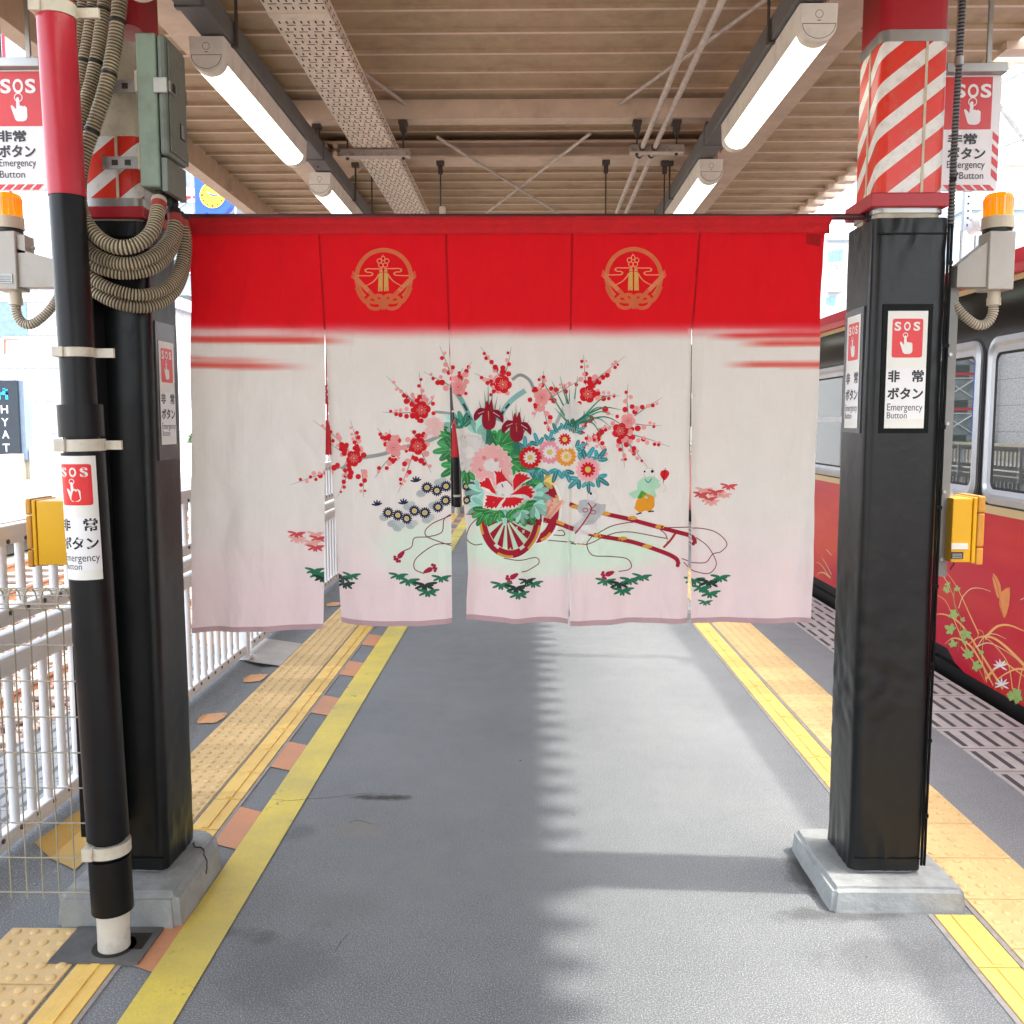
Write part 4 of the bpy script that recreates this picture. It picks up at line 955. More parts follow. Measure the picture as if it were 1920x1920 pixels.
# ------------------------------------------------------------------ perforated cable tray, conduits and hangers
t = thing('cable_tray', 'perforated beige cable tray running under the roof left of centre', 'cable tray', (-.78, 5, 2.98))
xa, xb, zt_ = -.885, -.680, 2.985
bm = bmesh.new()
mb = MB(); mb.box(xa, xb, 1.2, 30, zt_, zt_ + .003); mb.box(xa, xa + .003, 1.2, 30, zt_ + .003, zt_ + .055); mb.box(xb - .003, xb, 1.2, 30, zt_ + .003, zt_ + .055)
for yy in (3.30,): mb.box(xa - .002, xb + .002, yy, yy + .035, zt_ - .003, zt_ - .0005)
mb.build('tray', M_TRAY, t)
mb = MB(); y = 2.3; row = 0
while y < 9:
    for k in range(8):
        x = xa + .014 + k * (xb - xa - .028) / 7 + (.006 if row % 2 else -.004)
        if abs(y - 3.3) > .04: mb.box(x - .0028, x + .0028, y, y + .020, zt_ - .0008, zt_ - .0002)
    for k in range(4):
        x = xa + .018 + k * .052 + (.022 if row % 2 else 0); 
        if abs(y - 3.3) > .05: mb.box(x, x + .030, y + .032, y + .0365, zt_ - .0008, zt_ - .0002)
    mb.box(xb + .0002, xb + .0008, y, y + .018, zt_ + .012, zt_ + .018); mb.box(xb + .0002, xb + .0008, y + .026, y + .044, zt_ + .030, zt_ + .036)
    y += .056; row += 1
tag(mb.build('slots', M_DARK, t), kind='stuff')
def trapeze(name, x0, x1, y, z, label, m=M_MOTTLE):
    t = thing('trapeze_hanger', label, 'pipe hanger', ((x0 + x1) / 2, y, z), 'pipe and tray hangers')
    mb = MB(); mb.box(x0, x1, y - .02, y + .02, z, z + .036, 0, .002); mb.box(x0, x1, y - .026, y + .026, z - .003, z + .0005, 1); mb.build('bar', [m, M_PIPE], t)
    for x in (x0 + .035, x1 - .035):
        mb = MB(); mb.cyl((x, y, z - .014), (x, y, 3.06), .0045, 6); mb.cyl((x, y, z - .012), (x, y, z - .002), .009, 6); mb.cyl((x, y, 3.04), (x, y, 3.075), .010, 8); mb.box(x - .016, x + .016, y - .02, y + .03, 3.072, 3.105); mb.box(x - .022, x + .022, y - .02, y + .04, 3.105, 3.122); mb.build('threaded_rod', M_RUSTYDARK, t)
    return t
trapeze('', -.955, -.60, 4.88, zt_ - .04, 'mottled bar carrying the perforated cable tray')
trapeze('', .515, .785, 4.90, 2.965, 'mottled bar carrying the two thin conduits')
trapeze('', -.955, -.60, 9.4, zt_ - .04, 'far bar carrying the cable tray beyond the curtain')
trapeze('', .515, .785, 9.4, 2.965, 'far bar carrying the two conduits beyond the curtain')
for k, (xo, lab) in enumerate(((.575, 'left of the two thin grey conduits under the roof'), (.637, 'right of the two thin grey conduits under the roof'))):
    mb = MB(); P = [(xo, 1, 2.985), (xo, 4.8, 2.985), (xo + .004, 5.2, 2.985), (xo + .02, 9.5, 2.985), (xo + .02, 25, 2.985)]; mb.tube(P, .0125, 12, 0)
    for y in (4.86, 5.0): mb.tube([(xo, y, 2.985), (xo, y + .02, 2.985)], .017, 12, 1)
    tag(mb.build('thin_conduit', [M_PIPE, M_RUSTYDARK], origin=(xo, 5, 2.985)), lab, 'conduit', 'thin grey conduits')
def rod(px, py, Y, zb, lab, box=False):
    p = at(px, py, 'Y', Y); t = thing('hanger_rod', lab, 'hanger rod', (p.x, Y, zb), 'threaded hanger rods')
    mb = MB(); mb.cyl((p.x, Y, zb), (p.x, Y, 3.06), .0045, 6); mb.build('threaded_rod', M_RUSTYDARK, t)
    mb = MB(); mb.box(p.x - .013, p.x + .013, Y - .012, Y + .012, 3.04, 3.088, 0, .003); mb.box(p.x - .022, p.x + .022, Y - .02, Y + .02, 3.088, 3.112); mb.build('beam_clamp', M_RUSTYDARK, t)
    if box:
        mb = MB(); mb.box(p.x - .008, p.x + .028, Y - .02, Y + .02, zb + .03, zb + .075, 0, .006); mb.box(p.x - .01, p.x + .016, Y - .02, Y + .015, zb - .01, zb + .028, 1); mb.build('connector', [M_WHITEPIPE, M_TIE], t)
rod(826, 335, 5.58, 2.78, 'hanger rod with a white connector beside the cable tray', True)
rod(1136, 330, 5.58, 2.55, 'hanger rod just left of the two thin conduits')
rod(1246, 325, 5.60, 2.55, 'hanger rod just right of the two thin conduits')
rod(697, 335, 5.58, 2.6, 'hanger rod between left lamps and cable tray')
rod(595, 262, 4.9, 2.9, 'short hanger rod beside the left wiring channel')
rod(1330, 250, 4.9, 2.9, 'short hanger rod beside the right wiring channel')

# ------------------------------------------------------------------ curtain rod
rodL, rodR = (cxL + hxL - .02, 3.135, at(340, 406, 'Y', 3.13).z), (cxR - .095, 3.155, at(1600, 406, 'Y', 3.15).z)
t = thing('curtain_rod', 'dark red rod between the two columns carrying the curtain', 'rod', ((rodL[0] + rodR[0]) / 2, 3.14, rodL[2]))
mb = MB(); mb.cyl(rodL, rodR, .0105, 12); mb.build('rod', mat('dark_red_rod', (.10, .02, .025), .4), t)
mb = MB(); mb.box(rodR[0] - .012, rodR[0] + .004, 3.12, 3.19, rodR[2] - .03, rodR[2] + .03, 0, .003); mb.box(rodL[0] - .004, rodL[0] + .012, 3.10, 3.17, rodL[2] - .03, rodL[2] + .03, 0, .003); mb.build('bracket', M_REDPAINT, t)

# ------------------------------------------------------------------ white railing, one thing per bay
FX = -1.885
def railing(y0, y1, lab):
    t = thing('platform_railing', lab, 'railing', (FX, (y0 + y1) / 2, .05), 'white platform railings')
    for nm, z0, z1, w in (('bottom_rail', .075, .135, .022), ('middle_rail', .695, .765, .024), ('middle_rail', .79, .85, .030), ('middle_rail', .875, .935, .022), ('top_rail', 1.165, 1.235, .026)):
        mb = MB(); mb.box(FX - w, FX + w, y0, y1, z0, z1, 0, .006); mb.box(FX + w - .002, FX + w + .003, y0, y1, z0 + .02, z0 + .028, 0)
        for k in range(int((y1 - y0) / .12)):
            yy = y0 + .06 + k * .12
            if nm == 'bottom_rail' or z1 > .86: mb.cyl((FX + w, yy, (z0 + .012 if nm == 'top_rail' else z1 - .016)), (FX + w + .004, yy, (z0 + .012 if nm == 'top_rail' else z1 - .016)), .0095, 8, 1)
        mb.build(nm, [M_WHITEMETAL, M_BOLT], t)
    for k in range(int((y1 - y0) / .12)):
        yy = y0 + .06 + k * .12
        if k == 0 or k == int((y1 - y0) / .12) - 1: pass
        mb = MB(); mb.tube([(FX, yy, .13), (FX, yy, .70)], .017, 10); mb.tube([(FX, yy, .93), (FX, yy, 1.17)], .017, 10); mb.build('baluster', M_WHITEMETAL, t)
    for yy in (y1,):
        mb = MB(); mb.box(FX - .035, FX + .035, yy - .035, yy + .035, .05, 1.24, 0, .006); mb.box(FX - .05, FX + .05, yy - .05, yy + .05, .045, .06, 0); mb.build('post', M_WHITEMETAL, t)
labs = ['nearest white railing bay, behind the wire mesh panel', 'white railing bay passing behind the left column', 'white railing bay under the left curtain panel', 'white railing bay seen through the first curtain slit']
for k in range(9):
    y0 = 2.25 + 2.0 * k - .13; railing(y0 - .0 + (.04 if k else -1.9), y0 + 1.93, labs[k] if k < 4 else '%s white railing bay counted from the camera, far down the platform' % ['fifth', 'sixth', 'seventh', 'eighth', 'ninth'][k - 4])

# ------------------------------------------------------------------ wire mesh panel
mp_ = thing('wire_mesh_panel', 'beige welded wire mesh panel with a rolled top, left of the standing pipe', 'mesh panel', (-1.7, 2.76, .13))
YM = 2.76; X1 = -1.36; mb = MB()
for k in range(18):
    x = at(27 + (k - 0) * 0, 1400, 'Y', YM).x; x = -1.408 - k * .0505
    P = [(x, YM, .12), (x, YM, 1.035)] + [(x, YM - .028 * math.sin(a) - .0, 1.035 + .032 * (1 - math.cos(a))) for a in (.8, 1.6, 2.4)] + [(x, YM + .01, 1.102), (x, YM + .035, 1.085), (x, YM + .045, 1.06)]
    mb.tube(smooth_path(P[:2], 1) + smooth_path(P[1:], 4)[1:], .0023, 6)
mb.build('upright_wires', M_MESH, mp_)
mb = MB()
for k in range(9): z = .145 + k * .112; mb.tube([(-2.35, YM - .004, z), (X1, YM - .004, z)], .0023, 6)
for (dy, z) in ((-.03, 1.06), (-.022, 1.085), (.005, 1.101), (.03, 1.09)): mb.tube([(-2.35, YM + dy, z), (X1, YM + dy, z)], .0023, 6)
mb.build('cross_wires', M_MESH, mp_)

# ------------------------------------------------------------------ train
TX = 2.75
M_TRED = None
m, N, L, b = base('train_red_paint'); M_TRED = m
co = N.new('ShaderNodeTexCoord').outputs['Object']; mpn = N.new('ShaderNodeMapping'); mpn.inputs['Scale'].default_value = (1, .35, 1.6); L.new(co, mpn.inputs[0])
n1 = nz_(N, L, mpn.outputs[0], 1.7, 3, .5); rp = ramp(N, .48, (.52, .003, .028), .84, (.70, .07, .03)); L.new(n1, rp.inputs[0]); L.new(rp.outputs[0], b.inputs['Base Color']); b.inputs['Roughness'].default_value = .3; b.inputs['Coat Weight'].default_value = .08; b.inputs['Specular IOR Level'].default_value = .3; b.inputs['Coat Roughness'].default_value = .06
M_TBLACK = mat('train_black_gloss', (.008, .007, .0065), .12, var=.1, coat=.0, spec=.12)
M_TGOLD = mat('train_gold_stripe', (.62, .45, .22), .35, var=.05)
M_TFRAME = mat('window_frame_silver', (.50, .52, .56), .3, .55, var=.06)
M_RUBBER = mat('window_rubber', (.008, .008, .008), .5)
m, N, L, b = base('train_window_glass'); M_TGLASS = m
b.inputs['Base Color'].default_value = (.04, .06, .06, 1); b.inputs['Roughness'].default_value = .012; b.inputs['IOR'].default_value = 1.8; b.inputs['Specular IOR Level'].default_value = .75; b.inputs['Coat Weight'].default_value = 0; b.inputs['Coat Roughness'].default_value = .01; b.inputs['Coat IOR'].default_value = 1.8
M_TROOF = mat('train_roof_dots', (.66, .6, .58), .6, var=.3, vscale=40, stain=(.3, .1, .1), stain_amt=.8, stain_scale=30)
tr = thing('red_train', 'red train with gold stripe, silver window frames and painted grasses, right of platform', 'train', (4.1, 6, -.9))
TY0, TY1 = 1.2, 19.0
mb = MB()
# body side with rounded shoulder, as a lengthwise loft
sec = [(TX, .13), (TX, 2.42)]
def lens(secs, m, y0=TY0, y1=TY1, smooth=False):
    n = len(secs); mb.add([(x, y0, z) for x, z in secs] + [(x, y1, z) for x, z in secs], [(i, i + 1, n + i + 1, n + i) for i in range(n - 1)], m, smooth)
zS0, zS1 = 1.063, 1.112
lens([(TX, .13), (TX, zS0)], 0); lens([(TX, zS0), (TX - .002, zS0), (TX - .002, zS1), (TX, zS1)], 2); lens([(TX, zS1), (TX, 2.40)], 1)
lens([(TX, 2.40), (TX - .004, 2.405), (TX - .004, 2.43), (TX, 2.435)], 2)
lens([(TX, 2.435), (TX - .025, 2.44), (TX - .028, 2.49), (TX - .034, 2.50), (TX - .034, 2.565), (TX - .01, 2.57)], 0)
lens([(TX - .01, 2.57), (TX + .06, 2.62), (TX + .2, 2.71), (TX + .45, 2.79), (TX + .9, 2.85), (TX + 1.35, 2.87), (TX + 1.8, 2.85), (TX + 2.3, 2.78), (TX + 2.6, 2.65), (TX + 2.72, 2.5)], 3, smooth=True)
lens([(TX + 2.72, 2.5), (TX + 2.72, .13)], 0)
for y in (TY0, TY1): mb.add([(TX, y, .13), (TX + 2.72, y, .13), (TX + 2.72, y, 2.5), (TX + 1.35, y, 2.87), (TX, y, 2.57)], [(0, 1, 2, 3, 4)], 0)
# deeper apron on the near part
mb.add([(TX, TY0, .13), (TX, 6.05, .13), (TX, 5.93, .06), (TX, 5.80, .035), (TX, TY0, .030)], [(0, 1, 2, 3, 4)], 0)
mb.build('body', [M_TRED, M_TBLACK, M_TGOLD, M_TROOF], tr)
mb = MB(); mb.box(TX + .06, TX + 2.6, TY0, TY1, -.75, .128); mb.build('underframe', M_RUBBER, tr)
mb = MB(); mb.box(TX + .012, TX + .05, TY0, 17, -.5, .03); mb.build('skirt', M_RUBBER, tr)
WIN = [(1.35, 3.55, 0), (3.62, 5.66, 0), (5.74, 7.05, 0), (7.42, 9.35, 1), (9.42, 11.3, 1), (11.5, 13.4, 0), (13.5, 15.4, 0), (15.6, 17.6, 0)]
for (a, b_, bar) in WIN:
    z0, z1 = 1.125, 2.10
    f = lambda y, z, x: (TX - x, y, z)
    out = rrect(a, b_, z0, z1, .11, 8); mid = rrect(a + .035, b_ - .035, z0 + .035, z1 - .035, .085, 8); inn = rrect(a + .085, b_ - .085, z0 + .085, z1 - .09, .05, 8)
    n = len(out); mb = MB()
    def ringm(A, xA, B, xB, m): mb.add([(TX - xA, p[0], p[1]) for p in A] + [(TX - xB, p[0], p[1]) for p in B], [(i, (i + 1) % n, n + (i + 1) % n, n + i) for i in range(n)], m, True)
    o2 = rrect(a - .022, b_ + .022, z0 - .022, z1 + .022, .13, 8)
    ringm(o2, .001, out, .004, 1); ringm(out, .004, out, .018, 0); ringm(out, .018, mid, .030, 0); ringm(mid, .030, rrect(a + .055, b_ - .055, z0 + .055, z1 - .055, .07, 8), .016, 0); ringm(rrect(a + .055, b_ - .055, z0 + .055, z1 - .055, .07, 8), .016, inn, .010, 0); ringm(inn, .010, rrect(a + .10, b_ - .10, z0 + .10, z1 - .105, .045, 8), .003, 1)
    fr = mb.build('window', [M_TFRAME, M_RUBBER], tr)
    mb = MB(); mb.add([(TX - .0025, p[0], p[1]) for p in rrect(a + .09, b_ - .09, z0 + .09, z1 - .095, .045, 8)], [tuple(range(n))]); mb.build('glass', M_TGLASS, fr)
    if bar:
        mb = MB(); mb.box(TX - .022, TX - .002, a + .1, b_ - .1, 1.60, 1.66, 0, .004); mb.build('transom', M_TFRAME, fr)
# ---- painted grasses on the flank
def Z8(pts): return [(1500 + x / 3.31, 760 + y / 3.31) for x, y in pts]
tart = MB(); lay = [0]
def tpoly(pix, m):
    lay[0] += 1; l = .0006 + .000008 * lay[0]
    tart.add([(TX - l, p.y, p.z) for p in (at(x, y, 'X', TX) for x, y in pix)], [tuple(range(len(pix)))], m)
def tstroke(pix, w, m, taper=True):
    P = smooth_path([tuple(at(x, y, 'X', TX)) for x, y in pix], 8); lay[0] += 1; l = .0006 + .000008 * lay[0]; n = len(P)
    for i in range(n - 1):
        a, b_ = P[i], P[i + 1]; d = (b_ - a).normalized(); s = Vector((0, -d.z, d.y)); wa = w * (1 - .8 * i / n if taper else 1) * .5; wb = w * (1 - .8 * (i + 1) / n if taper else 1) * .5
        tart.add([(TX - l, q.y, q.z) for q in (a - s * wa, b_ - s * wb, b_ + s * wb, a + s * wa)], [(0, 1, 2, 3)], m)
for pts, w, m in (([(1110, 1420), (1050, 1290), (1000, 1180), (950, 1090), (885, 1005)], .014, 0), ([(1060, 1560), (985, 1400), (940, 1290), (900, 1210), (830, 1165)], .014, 0), ([(1260, 1760), (1160, 1600), (1060, 1440), (990, 1350), (920, 1305), (860, 1295), (830, 1320)], .022, 0),
                  ([(1180, 1700), (1080, 1520), (1010, 1460), (950, 1445), (900, 1480)], .02, 0), ([(1390, 1610), (1280, 1500), (1190, 1440), (1110, 1440), (1050, 1480)], .022, 0), ([(1150, 1450), (1180, 1410), (1230, 1370), (1300, 1365), (1390, 1400)], .022, 0),
                  ([(985, 1260), (1010, 1190), (1060, 1140), (1120, 1135), (1185, 1155)], .009, 2), ([(1200, 1740), (1150, 1640), (1080, 1500), (1110, 1420)], .013, 0), ([(1150, 1700), (1250, 1600), (1320, 1630), (1400, 1690)], .02, 0), ([(1000, 1500), (1100, 1620), (1150, 1720)], .01, 0),
                  ([(1400, 1640), (1330, 1640), (1230, 1700), (1210, 1770)], .014, 0), ([(1100, 1500), (1150, 1430), (1210, 1420), (1280, 1450)], .008, 2), ([(1090, 1500), (1170, 1475), (1270, 1520), (1380, 1600)], .008, 2), ([(885, 1050), (920, 1110), (950, 1180), (965, 1260)], .007, 2), ([(960, 1130), (955, 1200), (970, 1260), (1000, 1330), (990, 1420), (980, 1530)], .008, 3),
                  ([(1160, 1720), (1130, 1560), (1140, 1420), (1100, 1390)], .01, 0), ([(1320, 1760), (1290, 1600), (1200, 1480), (1130, 1430)], .012, 0), ([(1350, 1800), (1380, 1640), (1440, 1520)], .014, 0),
                  ([(195, 1050), (165, 990), (140, 950), (135, 930)], .012, 2), ([(190, 1070), (150, 1040), (120, 1040), (105, 1055)], .02, 0), ([(195, 930), (170, 900), (160, 895)], .01, 2), ([(180, 1060), (140, 1000), (110, 975), (95, 980)], .009, 2)):
    tstroke(Z8(pts), w, m)
def leaf8(cx, cy, s, ang=0):
    s *= 1.25
    for k, (a, l) in enumerate(((90, 1.0), (150, .8), (30, .8), (200, .55), (-20, .55))):
        a = R(a + ang); ca, sa = math.cos(a), math.sin(a)
        pl = [(0, -.2), (.35, -.28), (.75, -.22), (1, 0), (.75, .22), (.35, .28), (0, .2)]
        tpoly(Z8([(cx + s * l * (p[0] * ca - p[1] * sa), cy - s * l * (p[0] * sa + p[1] * ca)) for p in pl]), 3)
for cx, cy, s, an in ((905, 1150, 30, -40), (978, 1145, 24, 10), (925, 1112, 22, 90), (965, 1290, 40, 120), (1008, 1335, 20, -30), (945, 1395, 44, 60), (1035, 1410, 48, 150), (952, 1490, 34, 10), (1018, 1475, 20, -60), (1050, 1555, 44, 20), (1085, 1615, 42, -100), (1360, 1800, 60, 100), (890, 1035, 22, 0), (1130, 1540, 20, 30), (1320, 1790, 40, 160)): leaf8(cx, cy, s, an)
for cx, cy, s in ((1245, 1620, 42), (1255, 1735, 42)):
    for a in (20, 50, 95, 130, 165, 200, 330):
        a = R(a); ca, sa = math.cos(a), math.sin(a)
        tpoly(Z8([(cx + s * (p[0] * ca - p[1] * sa * .8), cy - s * (p[0] * sa + p[1] * ca * .8)) for p in ((0, -.06), (.6, -.17), (1.1, -.05), (1.1, .06), (.6, .17), (0, .06))]), 4)
for cx, cy, s in ((1440, 1560, 40), (1470, 1700, 44)): leaf8(cx, cy, s, 40)
tpoly(Z8([(1200, 1040), (1225, 1065), (1245, 1110), (1252, 1160), (1240, 1200), (1225, 1190), (1208, 1130), (1196, 1075)]), 1)
tpoly(Z8([(1305, 1130), (1306, 1180), (1300, 1240), (1285, 1295), (1270, 1322), (1255, 1290), (1240, 1240), (1238, 1195), (1250, 1160), (1280, 1135)]), 1)
tstroke(Z8([(1198, 1050), (1225, 1120), (1240, 1195), (1262, 1310)]), .008, 5, False); tstroke(Z8([(1240, 1195), (1225, 1150), (1190, 1110), (1185, 1080)]), .004, 5)
rr_ = random.Random(5)
for k in range(16):     # the painting goes on along the flank
    y0 = rr_.uniform(1.6, 4.6) if k < 9 else rr_.uniform(9.5, 16); ln = rr_.uniform(.5, 1.1); h = rr_.uniform(.3, .75); sg = rr_.choice((-1, 1))
    P = smooth_path([(TX, y0, .16), (TX, y0 + sg * ln * .25, .16 + h * .7), (TX, y0 + sg * ln * .6, .16 + h), (TX, y0 + sg * ln, .16 + h * .75)], 8); n = len(P)
    for i in range(n - 1):
        a, b_ = P[i], P[i + 1]; d = (b_ - a).normalized(); s = Vector((0, -d.z, d.y)); wa = .009 * (1 - .8 * i / n)
        tart.add([(TX - .0007, q.y, q.z) for q in (a - s * wa, b_ - s * wa, b_ + s * wa, a + s * wa)], [(0, 1, 2, 3)], rr_.choice((0, 2)))
tart.build('painted_grasses', [mat('art_gold', (.80, .42, .13), .35, var=.05), mat('art_orange', (.72, .25, .07), .35, var=.15, vscale=30), mat('art_pale', (.66, .62, .36), .35), mat('art_green', (.32, .48, .14), .35, var=.2, vscale=20), mat('art_white', (.8, .8, .78), .35), mat('art_brown', (.45, .13, .03), .35)], tr)

# ------------------------------------------------------------------ surroundings, left
M_WHITEWALL = mat('white_wall', (.55, .57, .6), .7, var=.06)
M_BEIGEWALL = mat('low_beige_wall', (.36, .325, .26), .85, var=.15, vscale=3, stain=(.25, .22, .17), stain_amt=.5)
M_GLASSB = mat('building_glass', (.18, .28, .33), .1, var=.2, spec=.8)
m, N, L, b = base('mosaic_wall'); M_MOSAIC = m
co = N.new('ShaderNodeTexCoord').outputs['Object']; vo = N.new('ShaderNodeTexNoise'); vo.inputs['Scale'].default_value = 10; vo.inputs['Detail'].default_value = 5; L.new(co, vo.inputs['Vector'])
rp = ramp(N, .40, (.34, .36, .4), .56, (.54, .55, .57)); L.new(vo.outputs[0], rp.inputs[0])
sx = N.new('ShaderNodeSeparateXYZ'); L.new(co, sx.inputs[0]); ln = math_(N, L, 'LESS_THAN', math_(N, L, 'FRACT', math_(N, L, 'DIVIDE', sx.outputs[2], 1.15)), .025)
L.new(mixc(N, L, ln, rp.outputs[0], (.2, .21, .23)), b.inputs['Base Color']); b.inputs['Roughness'].default_value = .6
def wall_box(mb, x0, x1, y0, y1, z0, z1, m=0): mb.box(x0, x1, y0, y1, z0, z1, m)
# low wall at the back of the opposite platform
mb = MB(); mb.box(-14.5, -14.2, -8, 90, -.2, .74, 0)
for k in range(60): mb.box(-14.205, -14.195, -8 + k * 1.6, -7.975 + k * 1.6, -.1, .74, 1)
tag(mb.build('low_wall', [M_BEIGEWALL, mat('wall_joint', (.3, .28, .24), .9)], origin=(-14.3, 30, 0)), 'low beige concrete wall behind the opposite platform', 'wall')
t = thing('low_railing', 'small white railing standing on the low beige wall, left', 'railing', (-14, 27, .0))
mb = MB()
for k in range(9): mb.cyl((-14.0, 26.4 + k * .28, .0), (-14.0, 26.4 + k * .28, .72), .02, 6)
mb.box(-14.03, -13.97, 26.2, 28.8, .72, .77); mb.build('bars', M_WHITEMETAL, t); mb = MB(); mb.box(-14.07, -13.93, 26.15, 26.3, 0, .9); mb.build('post', M_WHITEMETAL, t)
# mosaic building with vertical sign
bd = thing('mosaic_building', 'pale building with a speckled mosaic wall, far left', 'building', (-22, 36, -1.1))
mb = MB(); mb.box(-34, -15.5, 33, 48, -1.1, 6.6); mb.build('wall', M_MOSAIC, bd)
mb = MB(); mb.box(-34.2, -15.3, 32.8, 48, 6.6, 7.1); mb.build('parapet', M_WHITEWALL, bd)
for k in range(5): mb = MB(); mb.box(-33 + k * 3.4, -31.2 + k * 3.4, 32.97, 33.05, 4.6, 5.8); mb.build('window', M_GLASSB, bd)
# vertical sign: dark slab with white letters
YS = 26.
sx1 = at(34, 780, 'Y', YS).x; sz1, sz0 = at(10, 713, 'Y', YS).z, .55
sg = thing('vertical_sign', 'tall dark blue sign with white letters and a blue mark, far left', 'sign', (sx1 - .45, YS, 0))
mb = MB(); mb.box(sx1 - .84, sx1, YS, YS + .5, sz0, sz1, 0, .01); mb.build('slab', mat('navy_sign', (.022, .032, .045), .35, var=.1), sg)
mb = MB(); mb.box(sx1 + .003, sx1 + .13, YS + .1, YS + .5, sz0, sz1); mb.build('side_face', mat('navy_sign_side', (.18, .24, .32), .4), sg)
cxm = at(9, 780, 'Y', YS).x
fs = lambda u, v, l: (cxm + u, YS - .004 - l, v)
for ch, ya, yb in (('H', 775, 760), ('Y', 799, 784), ('A', 822, 807), ('T', 847, 832), ('T', 869, 854)):
    za, zb_ = at(10, ya, 'Y', YS).z, at(10, yb, 'Y', YS).z; mb = MB(); put_text(mb, ch, (-.10, .10, za, zb_), fs, 0, .01); mb.build('letter', M_PAPER2, sg)
mb = MB(); za, zb_ = at(10, 749, 'Y', YS).z, at(10, 728, 'Y', YS).z; h = zb_ - za
for (a, b_, c, d) in ((-.16, -.09, 0, .62), (.05, .12, 0, .62), (-.16, .12, .42, .62), (-.02, .05, .62, 1.0), (-.02, .16 - .04, .8, .9)): mb.box(cxm + a, cxm + b_, YS - .01, YS - .003, za + h * c, za + h * d)
mb.build('mark', mat('sign_cyan', (.02, .45, .85), .4, var=.02), sg)
# rusty pipe frame on the opposite platform
gf = thing('rusty_pipe_frame', 'tall red and white rusty pipe frame on the opposite platform', 'pipe frame', (-13.3, 26, 0))
M_RUSTW = mat('rusty_white_pipe', (.55, .48, .4), .6, var=.1, stain=(.32, .07, .03), stain_amt=.95, stain_scale=2.5)
P = lambda x, y, Y=26: tuple(at(x, y, 'Y', Y))
mb = MB(); mb.tube([P(86, 905), P(76, 760), P(72, 712), P(68, 660), P(62, 641), P(50, 634), P(5, 635)], .05, 8); mb.build('post', M_RUSTW, gf)
mb = MB(); mb.tube([P(95, 905, 26.3), P(84, 790, 26.3), P(78, 712, 26.3)], .05, 8); mb.tube([P(78, 714), P(100, 714)], .03, 6); mb.build('stay', M_RUSTW, gf)
mb = MB(); mb.tube([P(9, 637), P(9, 664)], .025, 6); mb.build('drop_rod', mat('rust_brown', (.35, .16, .1), .7), gf)
# tall buildings behind
def tower(name, label, x0, x1, y0, y1, z1, mwall, wins, glass=M_GLASSB, cat='building'):
    t = thing(name, label, cat, ((x0 + x1) / 2, (y0 + y1) / 2, -1.1)); mb = MB(); mb.box(x0, x1, y0, y1, -1.1, z1); mb.build('wall', mwall, t)
    mb = MB(); mb.box(x0 - .3, x1 + .3, y0 - .3, y1 + .3, z1, z1 + .6); mb.build('parapet', mwall, t)
    dx, dz, ww, wh = wins; nxx = int((x1 - x0 - .6) / dx); nz = int((z1 - 1) / dz)
    for i in range(nxx):
        for k in range(nz):
            xx = x0 + .6 + i * dx; zz = 1 + k * dz; mb = MB(); mb.box(xx, xx + ww, y0 - .04, y0 + .02, zz, zz + wh); mb.build('window', glass, t)
    return t
tower('slim_tower', 'pale blue-white tall building seen left of the standing pipe', -31, -26.2, 48, 60, 22, mat('pale_blue_wall', (.36, .45, .56), .6, var=.05), (2.3, 3.2, .8, 1.2))
t = tower('striped_building', 'white building with thin red vertical line, top left corner', -33.5, -29.0, 40, 47, 26, M_WHITEWALL, (2.2, 4.0, .9, 1.6))
mb = MB(); xq = at(8, 100, 'Y', 39.9).x; mb.box(xq - .06, xq + .06, 39.85, 39.93, 6, 26); mb.build('red_stripe', mat('red_trim', (.65, .03, .04), .5), t)
# scaffolded building
sc = thing('scaffolded_building', 'building wrapped in grey mesh sheets with red horizontal bars, behind the left column', 'building', (-17, 47, -1.1))
x0, x1 = -19.5, -9.5; YSC = 44
mb = MB(); mb.box(x0, x1, YSC + 1.2, 60, -1.1, 12.2); mb.build('wall', mat('grey_building', (.28, .3, .31), .7, var=.1), sc)
M_SHEET = mat('scaffold_sheet', (.28, .32, .33), .6, var=.25, vscale=2.5, bump=.8, bscale=3)
for k in range(8): mb = MB(); mb.box(x0, x1, YSC, YSC + .03, .9 + k * 1.62 + .14, .9 + k * 1.62 + 1.1); mb.build('mesh_sheet', M_SHEET, sc)
for k in range(8):
    mb = MB(); z = .9 + k * 1.62; mb.box(x0 - .2, x1 + .2, YSC - .06, YSC + .06, z + 1.28, z + 1.40); mb.build('red_bar', MATS['red_trim'], sc)
    mb = MB(); mb.box(x0 - .2, x1 + .2, YSC - .04, YSC + .3, z + 1.12, z + 1.17)
    for q in range(5): xa_ = x0 + q * 2.; mb.tube([(xa_, YSC - .05, z), (xa_ + 2, YSC - .05, z + 1.3)], .025, 5); mb.tube([(xa_ + 2, YSC - .05, z), (xa_, YSC - .05, z + 1.3)], .025, 5)
    mb.build('brace', M_WHITEMETAL, sc)
for q in range(6): mb = MB(); mb.tube([(x0 + q * 2, YSC - .08, -1), (x0 + q * 2, YSC - .08, 14)], .035, 6); mb.build('standard', M_WHITEMETAL, sc)
